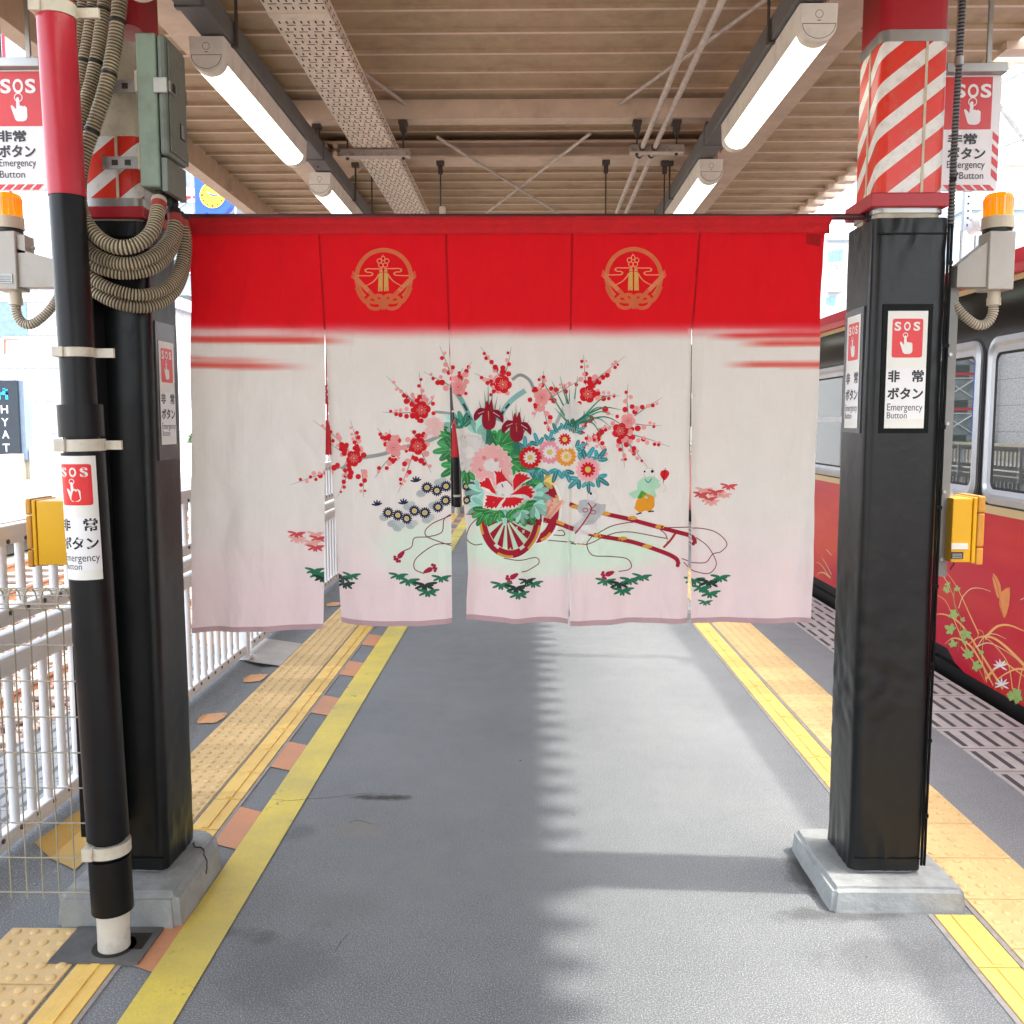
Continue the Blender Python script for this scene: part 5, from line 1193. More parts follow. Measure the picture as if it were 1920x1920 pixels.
# small bushes on the wall foot
M_LEAF = mat('bush_leaf', (.06, .16, .035), .6, var=.5, vscale=9)
def bush(c, rx, rz, label, seed):
    r = random.Random(seed); mb = MB()
    for k in range(900):
        a = r.uniform(0, 6.28); q = r.random() ** .5; z = r.random(); x = c[0] + rx * q * math.cos(a) * (1 - .5 * z); y = c[1] + rx * .6 * q * math.sin(a); zz = c[2] + rz * z * (1 - .3 * q) + .05 * math.sin(x * 9)
        v = Vector((r.uniform(-1, 1), r.uniform(-1, 1), r.uniform(-.6, 1))).normalized(); u = v.orthogonal().normalized(); s = r.uniform(.04, .09); wv = v.cross(u)
        mb.add([(x + u.x * s, y + u.y * s, zz + u.z * s), (x + wv.x * s * .5, y + wv.y * s * .5, zz + wv.z * s * .5), (x - u.x * s, y - u.y * s, zz - u.z * s), (x - wv.x * s * .5, y - wv.y * s * .5, zz - wv.z * s * .5)], [(0, 1, 2, 3)])
    t = thing('bush', label, 'bush', c); mb.build('foliage', M_LEAF, t)
    mb = MB(); mb.tube([(c[0], c[1], c[2] - .3), (c[0], c[1], c[2] + rz * .5)], .03, 6); mb.build('stem', M_RUSTYDARK, t)
bush((-15.4, 43, .5), 1.1, .75, 'green bush above the low wall, in the gap left of the curtain', 3)
# clock on a blue post
YC = 42.; ck = thing('station_clock', 'round yellow clock on a rounded blue pillar, above the curtain left end', 'clock', tuple(at(380, 500, 'Y', YC)))
bl = mat('clock_blue', (.02, .10, .62), .35, var=.04)
c = at(404, 366, 'Y', YC); rad = .46 * 30 / 17.5
rb = (at(432, 366, 'Y', YC) - c).length * 1.25
mb = MB(); mb.tube([(c.x - .05, YC + .05, c.z), (c.x - .05, YC + .5, c.z)], rb, 40, smooth=False); mb.build('round_case', bl, ck)
xl0, xl1 = at(364, 366, 'Y', YC).x, at(385, 366, 'Y', YC).x
mb = MB(); mb.box(xl0, xl1, YC + .06, YC + .45, at(365, 440, 'Y', YC).z, at(365, 322, 'Y', YC).z, 0, .02); mb.box((xl0 + xl1) / 2 - .09, (xl0 + xl1) / 2 + .09, YC + .16, YC + .34, -1, at(365, 440, 'Y', YC).z); mb.build('pillar', bl, ck)
rf = (at(422, 366, 'Y', YC) - at(398, 366, 'Y', YC)).length * .98; cf = at(398, 366, 'Y', YC)
mb = MB(); mb.tube([(cf.x, YC, cf.z), (cf.x, YC + .03, cf.z)], rf, 36, smooth=False); mb.build('face', mat('clock_yellow', (.85, .62, .04), .4, var=.02), ck)
mb = MB()
for k in range(12):
    a = 2 * PI * k / 12; rr = rf * .82; q = .035 if k % 3 else .06; mb.tube([(cf.x + rr * math.cos(a), YC - .012, cf.z + rr * math.sin(a)), (cf.x + rr * math.cos(a), YC - .002, cf.z + rr * math.sin(a))], q, 8, 1 if k % 3 == 0 else 0)
mb.build('hour_dots', [M_INK, MATS['red_trim']], ck)
for a, l in ((2.6, .5), (-.1, .72)): mb = MB(); mb.tube([(cf.x, YC - .02, cf.z), (cf.x + rf * l * math.cos(a), YC - .02, cf.z + rf * l * math.sin(a))], [.035, .012], 6); mb.build('hand', bl, ck)

# ------------------------------------------------------------------ surroundings, right
rw = thing('white_office_block', 'white block with blue window grid and lettering, between curtain and right column', 'building', (24, 62, -1.1))
YR = 60.
X = lambda px_: at(px_, 500, 'Y', YR).x
Z = lambda py_: at(1565, py_, 'Y', YR).z
mb = MB(); mb.box(X(1549), X(1594), YR, 75, -1.1, Z(446)); mb.build('wall', M_WHITEWALL, rw)
mb = MB(); mb.box(X(1549) - .2, X(1594) + .1, YR - .3, YR - .001, Z(452), Z(446) + .1); mb.tube([(X(1554), YR - .2, Z(446)), (X(1554), YR - .2, Z(440)), (X(1557) + .3, YR - .2, Z(438))], .06, 6); mb.build('roof_edge', MATS['pale_blue_wall'], rw)
for i in range(4):
    for k in range(3):
        mb = MB(); xw = X(1552 + i * 7.2); zz = Z(492 - k * 7.4 - i * 1.2); mb.box(xw, xw + .2, YR - .05, YR, zz, zz + .2); mb.build('window', mat('sky_blue_glass', (.25, .5, .65), .15), rw)
mb = MB(); put_text(mb, 'J マクロス J', (X(1552), X(1580), Z(507), Z(496)), lambda u, v, l: (u, YR - .02 - l, v), 0, .01); mb.build('lettering', mat('violet_letters', (.16, .12, .5), .5), rw)
mb = MB(); mb.box(X(1552), X(1578), YR - .06, YR + .0, Z(542), Z(513)); mb.build('balcony_opening', mat('shaded_opening', (.5, .52, .5), .7), rw)
mb = MB(); mb.box(X(1551), X(1579), YR - .6, YR - .07, Z(549), Z(542)); mb.build('balcony_ledge', M_WHITEWALL, rw)
mb = MB(); mb.box(X(1551), X(1556), YR - .05, YR + .01, Z(571), Z(558)); mb.box(X(1558), X(1568), YR - .05, YR + .01, Z(573), Z(556)); mb.build('lower_window', MATS['sky_blue_glass'], rw)
rb2 = tower('glass_office_block', 'blue-grey glazed block behind the loudspeaker, right of right column', X(1740), X(1890), 55, 66, at(1850, 395, 'Y', 55).z, mat('blue_grey_wall', (.42, .50, .58), .5, var=.08), (1.5, 1.6, 1.2, 1.1), mat('dim_blue_glass', (.14, .22, .32), .15, spec=.8))
tower('pale_office_block', 'pale greenish block at the right picture edge above the train', X(1893), X(2050), 50, 60, at(1900, 405, 'Y', 50).z, mat('pale_green_wall', (.6, .68, .68), .6, var=.06), (1.8, 1.8, 1.2, .9))
# tall unseen block added to keep the sun off the train side and floor edge
tower('added_sun_slab', 'tall pale slab added to block the sun, outside the picture', 18.5, 32, -25, 33, 26.4, mat('slab_wall', (.55, .56, .55), .6, var=.06), (4, 30, .1, .1))

# pipe truss beyond the roof edge
tt = thing('pipe_truss', 'white tubular truss crossing high above the train, right picture edge', 'truss', (8, 10, 4.4))
YT = 10.5
zA, zB = at(1895, 110, 'Y', YT).z, at(1895, 303, 'Y', YT).z; xs0, xs1 = at(1800, 110, 'Y', YT).x, 15
for z in (zA, zB): mb = MB(); mb.tube([(xs0, YT, z), (xs1, YT, z)], .062, 14); mb.build('chord', mat('truss_white', (.7, .68, .62), .5, var=.1, stain=(.5, .42, .3), stain_amt=.5), tt)
for k in range(5):
    mb = MB(); xx = at(1868, 205, 'Y', YT).x + k * 2.0; mb.tube([(xx, YT, zA - .45), (xx + .45, YT, zB + .05)] if k == 0 else [(xx - 1, YT, zA), (xx, YT, zB)], .025, 8); mb.build('diagonal', M_GALV, tt)
mb = MB(); mb.box(xs1 - .15, xs1 + .15, YT - .15, YT + .15, -1.1, zA + .1); mb.build('leg', MATS['truss_white'], tt)
def wire(a, b_, lab):
    mb = MB(); mb.tube([a, b_], .012, 5); tag(mb.build('overhead_wire', M_GALV, origin=a), lab, 'wire', 'overhead wires')
wire(tuple(at(1700, 245, 'Y', 9)), tuple(at(2100, 45, 'Y', 9)), 'thin wire rising right above the hanging SOS sign, upper')
wire(tuple(at(1790, 310, 'Y', 9)), tuple(at(2100, 190, 'Y', 9)), 'thin wire rising right beside the hanging SOS sign, lower')
# perforated strut with loudspeaker
sp = thing('loudspeaker', 'white horn loudspeaker on a perforated steel strut, behind the right beacon', 'loudspeaker', tuple(at(1815, 410, 'Y', 6.2)))
a, b_ = at(1812, 180, 'Y', 6.2), at(1812, 432, 'Y', 6.2)
mb = MB(); mb.box(b_.x - .022, b_.x + .022, 6.19, 6.23, b_.z, a.z)
for k in range(26): mb.tube([(b_.x, 6.187, b_.z + .03 + k * .045), (b_.x, 6.1895, b_.z + .03 + k * .045)], .007, 8, 1)
mb.box(1.9, b_.x + .022, 6.20, 6.24, a.z - .04, a.z, 0); mb.build('strut', [mat('strut_paint', (.50, .56, .60), .5, var=.05), M_INK], sp)
c = at(1836, 413, 'Y', 6.1); d = at(1818, 409, 'Y', 6.15)
mb = MB(); mb.tube([tuple(d), (d.x + .05, 6.12, d.z - .01), tuple(c), (c.x + .03, 6.05, c.z - .01)], [.02, .026, .05, .075], 18); mb.build('horn', M_WHITEMETAL, sp)
c2 = at(1836, 425, 'Y', 6.15); mb = MB(); mb.tube([(c2.x - .01, 6.2, c2.z), (c2.x + .0, 6.1, c2.z)], .05, 16); mb.build('driver_cap', M_WHITEMETAL, sp)
for dx in (0.01, .10): mb = MB(); mb.tube([(b_.x - .04 + dx, 6.2, b_.z), (b_.x - .04 + dx, 6.2, 2.6)], .008, 6); mb.build('cable', M_GALV, sp)

# ================================================================== the curtain
YN = 3.12
nor = thing('noren_curtain', 'split cloth curtain, red above and cream below, printed with a flower cart', 'curtain', (-.06, YN, 2.3))
def lerp_tab(T, v):
    if v <= T[0][0]: return T[0][1]
    for (a, xa), (b, xb) in zip(T, T[1:]):
        if v <= b: return xa + (xb - xa) * (v - a) / (b - a)
    return T[-1][1]
# edges of the five lengths: (row, column) as surveyed on the cloth plane
E0 = [(440, 353), (560, 357), (900, 360), (1186, 362)]
E1L = [(440, 598), (560, 605), (620, 609), (800, 611.5), (1000, 609), (1186, 607)]
E1R = [(440, 598), (560, 605), (620, 609), (850, 617), (1000, 627), (1120, 633), (1186, 637)]
E2L = [(440, 836), (560, 840), (628, 842), (900, 845), (1186, 847)]
E2R = [(440, 836), (560, 840), (628, 842), (760, 850), (850, 862), (940, 870), (1000, 876), (1070, 879), (1120, 876), (1186, 875)]
E3L = [(440, 1073), (560, 1071), (625, 1070), (900, 1067.5), (1186, 1065)]
E3R = [(440, 1073), (560, 1071), (625, 1070), (800, 1067.6), (950, 1067), (1050, 1067.4), (1186, 1069)]
E4L = [(440, 1312), (560, 1303), (622, 1297), (850, 1294), (1040, 1291.5), (1186, 1289)]
E4R = [(440, 1312), (560, 1303), (622, 1297), (850, 1295.5), (1186, 1295.5)]
E5 = [(440, 1549), (500, 1545), (560, 1540), (650, 1536), (900, 1527), (1050, 1521), (1186, 1514)]
BOT = [[(362, 1186), (480, 1184), (607, 1178)], [(637, 1171), (740, 1174), (847, 1170)], [(875, 1157), (960, 1168), (1065, 1170)], [(1069, 1174), (1180, 1170), (1289, 1169)], [(1295, 1169), (1400, 1169), (1514, 1165)]]
PAN = [(E0, E1L), (E1R, E2L), (E2R, E3L), (E3R, E4L), (E4R, E5)]
LIN = s2l
def yoff(px_, py_, k):
    """depth of the cloth: soft hanging folds that open towards the hem"""
    L_, R_ = lerp_tab(PAN[k][0], py_), lerp_tab(PAN[k][1], py_); s = (px_ - L_) / (R_ - L_)
    t = max(0, min(1.1, (py_ - 440) / 740)); fr = max(0, (py_ - 600) / 580)
    a = .0014 + .0125 * t ** 1.2
    ph = (0.3, 1.7, 3.1, 4.2, 5.6)[k]
    d = a * math.sin(s * 5.2 + ph + .8 * t) + a * .55 * math.sin(s * 11.5 + ph * 2.1 - 1.4 * t) + a * .22 * math.sin(s * 23 + ph * 3 + 3 * t)
    d += (.003 + .006 * t) * noise.noise(Vector((px_ * .013, py_ * .006, k * .7))) + .0045 * noise.noise(Vector((px_ * .03 + py_ * .012, py_ * .014, k * 3.))) + .0035 * (1 - abs(noise.noise(Vector((px_ * .016 - py_ * .006, py_ * .005, k * 5.)))) * 3) * min(1, t + .3) + .0016 * noise.noise(Vector((px_ * .07, py_ * .03, k * 2.)))
    if fr > 0:   # free edges curl back a little
        e = min(s, 1 - s); d += fr ** .5 * .010 * math.exp(-(e / .045) ** 2) * (1 if k % 2 else -1)
        d += fr * .02 * (s - .5) * (1, -1, 1.4, .6, -1)[k]
    else:        # sewn seams are drawn in
        e = min(s, 1 - s); d += .004 * math.exp(-(e / .03) ** 2) * min(1, (620 - py_) / 60 + .2)
    e = min(s, 1 - s); d *= 1 - math.exp(-(e / .06) ** 2) * (1 - max(0, min(1, (py_ - 605) / 60))) if not ((k == 0 and s < .5) or (k == 4 and s > .5)) else 1
    sm = .0045 * math.exp(-(e / .010) ** 2) * (1 - max(0, min(1, (py_ - 615) / 20))); d += sm if not ((k == 0 and s < .5) or (k == 4 and s > .5)) else 0
    if k == 4: d += .016 * max(0, s - .86) / .14 * (.5 + .5 * math.sin(py_ * .016)) * (1 if py_ > 440 else 0)
    return d
def cl3(px_, py_, k, lift=0.):
    p = at(px_, py_, 'Y', YN); return (p.x, p.y + yoff(px_, py_, k) - lift, p.z)
REDC = (.885, .04, .105); REDD = (.83, .045, .055); CRM = (.905, .885, .855); PNK = (.93, .845, .845); GRN = (.83, .93, .84)
def mixt(a, b_, f): f = max(0, min(1, f)); return tuple(x + (y - x) * f for x, y in zip(a, b_))
def sstep(a, b_, x): t = max(0, min(1, (x - a) / (b_ - a))); return t * t * (3 - 2 * t)
def ground(px_, py_):
    """dyed ground colour of the cloth"""
    c = mixt(CRM, PNK, sstep(930, 1140, py_))
    g = 0
    for cx, cy, rx, ry, am in ((800, 1030, 110, 60, .8), (960, 1020, 130, 55, 1), (1120, 1030, 150, 50, 1), (1010, 1060, 90, 30, .8)):
        d = math.hypot((px_ - cx) / rx, (py_ - cy) / ry); g = max(g, am * (1 - sstep(.45, 1.15, d)))
    c = mixt(c, GRN, g * .85)
    # red field with airbrushed lower border
    w = 3 * noise.noise(Vector((px_ * .01, 0, 1)))
    r = 1 - sstep(600 + w, 640 + w, py_)
    if px_ < 700:
        f = sstep(720, 470, px_); yc = 640 + (px_ - 360) * .010; r = max(r, (sstep(yc - 16, yc - 5, py_) - sstep(yc - 2, yc + 6, py_)) * (.85 * sstep(680, 560, px_)))
        r = r * (1 - .55 * max(0, (sstep(612, 620, py_) - sstep(624, 630, py_))) * sstep(650, 500, px_))
        for yc, hh, xe, am in ((672 + (px_ - 360) * .03, 6, 560, .45), (684 + (px_ - 360) * .02, 8, 600, .85)):
            r = max(r, am * max(0, 1 - abs(py_ - yc) / hh) ** .6 * sstep(xe, xe - 150, px_) if abs(py_ - yc) < hh else 0)
    if px_ > 1290:
        for yc, hh, x0_, x1_, am in ((628, 9, 1300, 1400, .9), (644, 7, 1372, 1450, .85), (684, 7, 1345, 1430, .85)):
            if abs(py_ - yc) < hh: r = max(r, am * (1 - abs(py_ - yc) / hh) ** .5 * sstep(x0_, x1_, px_))
        r = r * (1 - .5 * max(0, sstep(613, 621, py_) - sstep(622, 628, py_)) * sstep(1480, 1400, px_))
    rc = mixt(REDC, (.85, .30, .22), .75 * sstep(618, 640, py_))
    return mixt(c, rc, r)

# ---- print: polygons in picture rows/columns, later clipped to each length
ART = []
def C(h): return tuple(int(h[i:i + 2], 16) / 255 for i in (0, 2, 4))
RED, DRED, PINK, WHT, GRY, NAVY, YEL = C('dc1f2b'), C('ab1f38'), C('f4a9a6'), C('f2eeea'), C('8f9494'), C('2b3150'), C('e6cf70')
TEAL, GRE, DGRE, MINT, GOLD, ORG, CORD, LPINK = C('3a98a6'), C('3d9a55'), C('2d6b52'), C('9fd6c8'), C('e6ad45'), C('eaa03c'), C('7d2238'), C('f7c9c6')
def poly(pts, c): ART.append(('p', [tuple(p) for p in pts], c))
def cpts(pts, n=4, closed=False):
    P = [(p[0], p[1], 0) for p in pts]
    if closed: P = P + [P[0]]
    return [(p.x, p.y) for p in smooth_path(P, n)]
def stroke(pts, w, c, smooth=True, taper=0.):
    P = cpts(pts, 6) if smooth else pts; n = len(P)
    A, B = [], []
    for i in range(n):
        a = P[max(0, i - 1)]; b_ = P[min(n - 1, i + 1)]; dx, dy = b_[0] - a[0], b_[1] - a[1]; l = math.hypot(dx, dy) or 1
        ww = w * .5 * (1 - taper * i / (n - 1)); A.append((P[i][0] - dy / l * ww, P[i][1] + dx / l * ww)); B.append((P[i][0] + dy / l * ww, P[i][1] - dx / l * ww))
    ART.append(('s', (A, B), c))
def disc(x, y, r, c, n=12, ry=None): poly([(x + r * math.cos(2 * PI * k / n), y + (ry or r) * math.sin(2 * PI * k / n)) for k in range(n)], c)
def petal(x, y, a, l, w, c, n=7, off=0.):
    ca, sa = math.cos(a), math.sin(a); pts = [(off + l * (1 - math.cos(PI * k / n)) / 2, w / 2 * math.sin(PI * k / n) ** .8) for k in range(n + 1)]; pts += [(u, -v) for u, v in pts[-2:0:-1]]
    poly([(x + u * ca - v * sa, y + u * sa + v * ca) for u, v in pts], c)
def plum(x, y, r, c, seed=0):
    a0 = -PI / 2 + (seed % 5) * .13
    for k in range(5): a = a0 + 2 * PI * k / 5; disc(x + .56 * r * math.cos(a), y + .56 * r * math.sin(a), .50 * r, c, 14)
    disc(x, y, r * .5, c)
    cc = C('f6b8a8') if c == RED else C('e0606c')
    for k in range(15): a = 2 * PI * k / 15; d = r * (.62 if k % 3 else .5); stroke([(x + .22 * r * math.cos(a), y + .22 * r * math.sin(a)), (x + d * math.cos(a), y + d * math.sin(a))], .7 if c == RED else .5, cc, False)
    disc(x, y, r * .13, cc)
def twig(x0, y0, x1, y1, seed, dens=1.):
    """(x0,y0) tip"""
    r = random.Random(seed); stroke([(x1, y1), ((x0 + x1) / 2 + r.uniform(-2, 2), (y0 + y1) / 2 + r.uniform(-2, 2)), (x0, y0)], 2.2, GRY, True, .75)
    l = math.hypot(x1 - x0, y1 - y0); n = int(l / 12.5 * dens) + 1; dx, dy = (x0 - x1) / l, (y0 - y1) / l
    for k in range(n):
        t = (k + r.uniform(.2, .8)) / n * .82; o = r.choice((-1, 1)) * r.uniform(1.5, 11) * (1 - t * .8); s = 4.4 * (1 - t) + 2.3
        c = RED if r.random() < .55 else PINK
        disc(x1 + dx * l * t - dy * o, y1 + dy * l * t + dx * o, s * r.uniform(.8, 1.05), c, 10)
        if r.random() < .4: disc(x1 + dx * l * t + dy * o, y1 + dy * l * t - dx * o, s * .75, PINK if c == RED else RED, 10)
def buds(x, y, r_, n, seed):
    r = random.Random(seed)
    for k in range(n - 2):
        a = r.uniform(0, 6.28); q = r_ * r.uniform(1.2, 1.8); disc(x + q * math.cos(a), y + q * math.sin(a), r.uniform(3.2, 6.2), RED if r.random() < .6 else PINK, 10)
# main boughs
for pts, w, c in (([(835, 812), (800, 828), (760, 838), (715, 852), (664, 862), (640, 880)], 7, C('a3a8a6')), ([(888, 800), (878, 775), (868, 755), (858, 738)], 9, C('7fb4b0')), ([(935, 790), (945, 768), (962, 748), (985, 732)], 10, C('8fc3be')), ([(960, 712), (975, 703), (992, 712), (1002, 732), (1010, 750)], 6, C('9aa0a0')), ([(1040, 800), (1055, 770), (1065, 755)], 7, C('b8bcb8')), ([(845, 775), (815, 772)], 5, C('a9b0ae'))):
    stroke(pts, w, c)
for pts in ([(876, 770), (869, 757)], [(885, 790), (879, 779)], [(948, 766), (955, 757)], [(940, 778), (944, 771)]): stroke(pts, 4, C('38474a'))
TW = [(725, 705, 785, 762), (786, 697, 793, 758), (718, 773, 778, 774), (815, 740, 800, 762), (760, 735, 780, 760), (588, 788, 652, 842), (657, 787, 674, 845), (545, 909, 640, 876), (618, 832, 650, 850), (630, 934, 658, 880), (682, 932, 678, 880), (640, 900, 660, 868), (707, 802, 733, 830), (731, 805, 738, 828), (703, 896, 734, 856), (747, 864, 742, 850),
      (747, 923, 775, 852), (809, 887, 792, 850), (770, 806, 782, 822), (800, 806, 792, 822), (824, 648, 846, 705), (885, 678, 866, 715), (795, 697, 842, 722), (868, 690, 862, 715), (901, 650, 938, 708), (959, 650, 946, 706), (890, 700, 930, 718), (915, 745, 938, 730), (1019, 695, 1013, 735), (1062, 720, 1025, 740), (1095, 708, 1030, 748), (1036, 822, 1018, 762), (1000, 785, 1012, 760),
      (1094, 665, 1098, 722), (1172, 668, 1108, 722), (1162, 742, 1115, 742), (1130, 700, 1106, 724), (1178, 720, 1178, 775), (1242, 745, 1190, 780), (1240, 798, 1192, 795), (1256, 838, 1175, 812), (1215, 877, 1172, 822), (1172, 877, 1165, 822), (1195, 860, 1172, 820), (1141, 865, 1112, 812), (1092, 850, 1102, 815), (1085, 780, 1100, 800), (1150, 800, 1120, 805)]
for i, q in enumerate(TW): twig(*q, seed=100 + i)
for x, y, n in ((791, 769, 9), (664, 859, 12), (784, 836, 8), (943, 720, 8), (1101, 738, 8), (1170, 800, 10), (860, 722, 8), (738, 839, 8), (1016, 745, 10), (1105, 805, 8), (1130, 790, 5)): buds(x, y, 13, n, int(x))
for x, y, r_ in ((860, 726, 15), (738, 839, 15), (1016, 745, 15), (1178, 789, 14)): plum(x, y, r_, PINK, int(x))
for x, y, r_ in ((791, 769, 16), (664, 859, 15), (784, 836, 16), (943, 721, 16), (1102, 739, 16), (1163, 808, 15)): plum(x, y, r_, RED, int(x))
# grass-like leaves right of centre
for i, (tx, ty) in enumerate(((1012, 705), (1035, 715), (1050, 705), (1068, 730), (1083, 705), (1058, 722), (1040, 765), (1095, 770), (1145, 740), (1165, 768), (1150, 778), (1172, 800), (1145, 800), (1128, 822), (1135, 765), (1118, 795))):
    bx_, by_ = 1072 + (i % 3) * 3, 800 - (i % 2) * 5; mx_ = (tx + bx_) / 2 + (8 if tx > 1085 else -2); my_ = (ty + by_) / 2 - (16 if tx > 1100 else 2)
    stroke([(bx_, by_), (mx_, my_), (tx, ty)], 4.2, C('2f7a63') if i % 2 else C('4d9a80'), True, .85)
for dx, dy, s in ((0, 0, 11), (10, -8, 9), (-8, -6, 9), (3, -16, 8), (-5, 8, 8), (8, 8, 7)): disc(1072 + dx, 772 + dy, s, C('e7e2dc'), 12)
for k in range(6): stroke([(1066 + k * 3, 812), (1062 + k * 4, 795)], 2, DGRE)
poly([(1080, 800), (1090, 806), (1098, 812), (1090, 814), (1082, 810)], RED)
# irises
def iris(cx, cy, s):
    for q in range(5): stroke([(cx - 6 + q * 3, cy + 60 * s), (cx - 3 + q * 1.5, cy + 14)], 2.2, C('3b7d66'))
    for k, (dx, h) in enumerate(((-22, 44), (-10, 66), (-2, 86), (8, 70), (18, 52), (26, 34))): poly([(cx + dx * .25 - 2.5, cy + 16), (cx + dx * .9, cy - h * s * .85), (cx + dx * .25 + 2.5, cy + 16)], C('2c6f5c') if k % 2 else C('3f8a70'))
    c = C('8d1530')
    poly(cpts([(cx - 4, cy - 18), (cx - 18, cy - 20), (cx - 28, cy - 8), (cx - 27, cy + 4), (cx - 20, cy), (cx - 12, cy - 8), (cx, cy - 6)], 4, True), c)
    poly(cpts([(cx + 4, cy - 16), (cx + 18, cy - 16), (cx + 27, cy - 4), (cx + 26, cy + 8), (cx + 20, cy + 2), (cx + 12, cy - 4), (cx, cy - 4)], 4, True), c)
    poly(cpts([(cx - 9, cy - 16), (cx - 4, cy - 34), (cx, cy - 26), (cx + 5, cy - 36), (cx + 9, cy - 16), (cx + 13, cy + 2), (cx + 10, cy + 16), (cx, cy + 21), (cx - 10, cy + 16), (cx - 13, cy)], 4, True), C('a01a34'))
    stroke([(cx - 1, cy - 14), (cx, cy + 4)], 1.8, GOLD, True, .8); stroke([(cx - 8, cy - 14), (cx - 20, cy - 9)], 1.2, LPINK); stroke([(cx + 8, cy - 12), (cx + 20, cy - 4)], 1.2, LPINK)
# leaves behind the peonies
def leaf(x, y, a, l, w, c, vein=True):
    petal(x, y, a, l, w, c, 6)
    if vein: stroke([(x, y), (x + l * .85 * math.cos(a), y + l * .85 * math.sin(a))], 1.0, C('b8d8a0') if c != TEAL else C('bfe0e0'), False, .6)
def spray(x, y, a, s, c, n=5, sp=2.2):
    for k in range(n): leaf(x, y, a + sp * (k / (n - 1) - .5), s * (1.05 - .3 * abs(k - (n - 1) / 2) / ((n - 1) / 2)), s * .34, tuple(v * (1 + .16 * math.sin(k * 2.3 + x)) for v in c))
for x, y, a, s, c in ((852, 820, 3.4, 36, GRE), (850, 842, 3.0, 38, C('4aa868')), (858, 800, 3.9, 30, MINT), (862, 872, 2.6, 40, GRE), (875, 880, 2.0, 34, GRE), (870, 800, -1.9, 30, C('3a8f78')), (895, 812, -1.4, 30, MINT), (915, 832, -.9, 32, MINT), (925, 836, -.4, 40, GRE), (940, 850, -.1, 44, GRE), (935, 838, -.9, 38, GRE), (955, 862, .2, 40, GRE), (975, 880, .1, 44, GRE), (985, 900, .5, 40, GRE), (990, 910, -.2, 40, GRE), (1000, 925, .3, 34, MINT), (995, 935, .7, 36, MINT), (985, 945, 1.0, 34, GRE), (905, 920, 3.0, 32, C('a9ddd2')), (905, 945, 2.6, 30, MINT), (912, 955, 2.1, 34, GRE), (925, 956, 1.8, 28, GRE), (945, 956, 1.5, 28, MINT), (962, 955, 1.2, 27, GRE), (980, 955, .9, 36, GRE), (1000, 950, .6, 30, MINT), (975, 958, 1.3, 24, MINT), (935, 956, 2.0, 24, GRE), (1020, 905, -.5, 26, C('f0d27a'))): spray(x, y, a, s, c)
iris(969, 808, .75); iris(917, 785, 1.0)
# chrysanthemums with teal leaves
for x, y, a, s in ((1010, 835, -1.9, 24), (1030, 828, -1.3, 22), (985, 842, -1.6, 24), (1080, 840, -.4, 22), (1083, 852, .1, 22), (1098, 862, -1.0, 28), (1120, 862, -.9, 26), (1120, 895, .6, 26), (1102, 902, 1.5, 22), (1085, 898, 2.4, 26), (1045, 880, 1.9, 26), (1060, 882, 1.2, 24), (1015, 880, 1.5, 24), (1002, 882, 2.0, 24), (1045, 812, -2.0, 20), (1058, 806, -1.2, 20), (1080, 808, -.4, 18)): spray(x, y, a, s, TEAL, 3, 1.7)
def mum(x, y, r, c1, c2, c3, n=15):
    disc(x, y, r * .8, c1, 16)
    for k in range(n): petal(x, y, 2 * PI * k / n, r, r * .42, c1)
    for k in range(12): petal(x, y, 2 * PI * (k + .5) / 12, r * .60, r * .22, c2)
    disc(x, y, r * .24, c3)
mum(1031, 848, 23, C('f3a3b4'), WHT, YEL); mum(1062, 856, 19, C('f0a33e'), C('fbe0b8'), YEL); mum(1059, 824, 20, WHT, RED, YEL); mum(994, 858, 22, RED, WHT, YEL); mum(1102, 880, 24, C('f7b9c0'), RED, YEL)
# peonies
def peony(cx, cy, r, c, edge, core, seed, n=7):
    rr = random.Random(seed)
    for k in range(n):
        a = 2 * PI * k / n + rr.uniform(-.15, .15); ca, sa = math.cos(a), math.sin(a); l = r * rr.uniform(.88, 1.05); w = r * .62
        pts = [(r * .1, -w * .2), (l * .6, -w * .6)]
        for q in range(7): v = -w * .62 + w * 1.24 * q / 6; pts.append((l * (1.0 if q % 2 else .86) * math.sqrt(max(.2, 1 - (v / w) ** 2 * .7)), v))
        pts += [(l * .6, w * .6), (r * .1, w * .2)]
        pts2 = [(u * 1.05, v * 1.05) for u, v in pts]
        poly([(cx + u * ca - v * sa, cy + u * sa + v * ca) for u, v in pts2], edge); poly([(cx + u * ca - v * sa, cy + u * sa + v * ca) for u, v in pts], c)
    for q in range(9): a = rr.uniform(0, 6.28); disc(cx + r * .22 * math.cos(a), cy + r * .16 * math.sin(a), r * .15, core, 10)
peony(879, 848, 36, C('ece7e3'), C('cfcac8'), C('f6f2ee'), 5, 8); peony(812, 800, 20, C('f6cfcc'), C('f6e0dc'), C('f6cfcc'), 8, 5)
peony(922, 872, 42, C('f6bdbb'), C('f9dcd9'), WHT, 9, 8)
for x, y in ((908, 858), (930, 862), (901, 880)): disc(x, y, 4, C('e58f94'))
def Z3(pts): return [(880 + x / 8, 820 + y / 8) for x, y in pts]
PR = C('e0202c')
halo = [[(155, 660), (195, 655), (250, 590), (330, 620), (400, 830), (370, 850), (160, 745)], [(365, 495), (490, 455), (510, 560), (590, 640), (655, 760), (400, 800), (400, 700)], [(650, 620), (700, 545), (780, 515), (890, 545), (940, 620), (780, 700), (665, 810)], [(600, 860), (820, 720), (930, 740), (1010, 820), (960, 900), (920, 940)], [(240, 855), (400, 865), (560, 880), (830, 910), (790, 960), (680, 1060), (470, 1075), (390, 1080), (215, 1045)]]
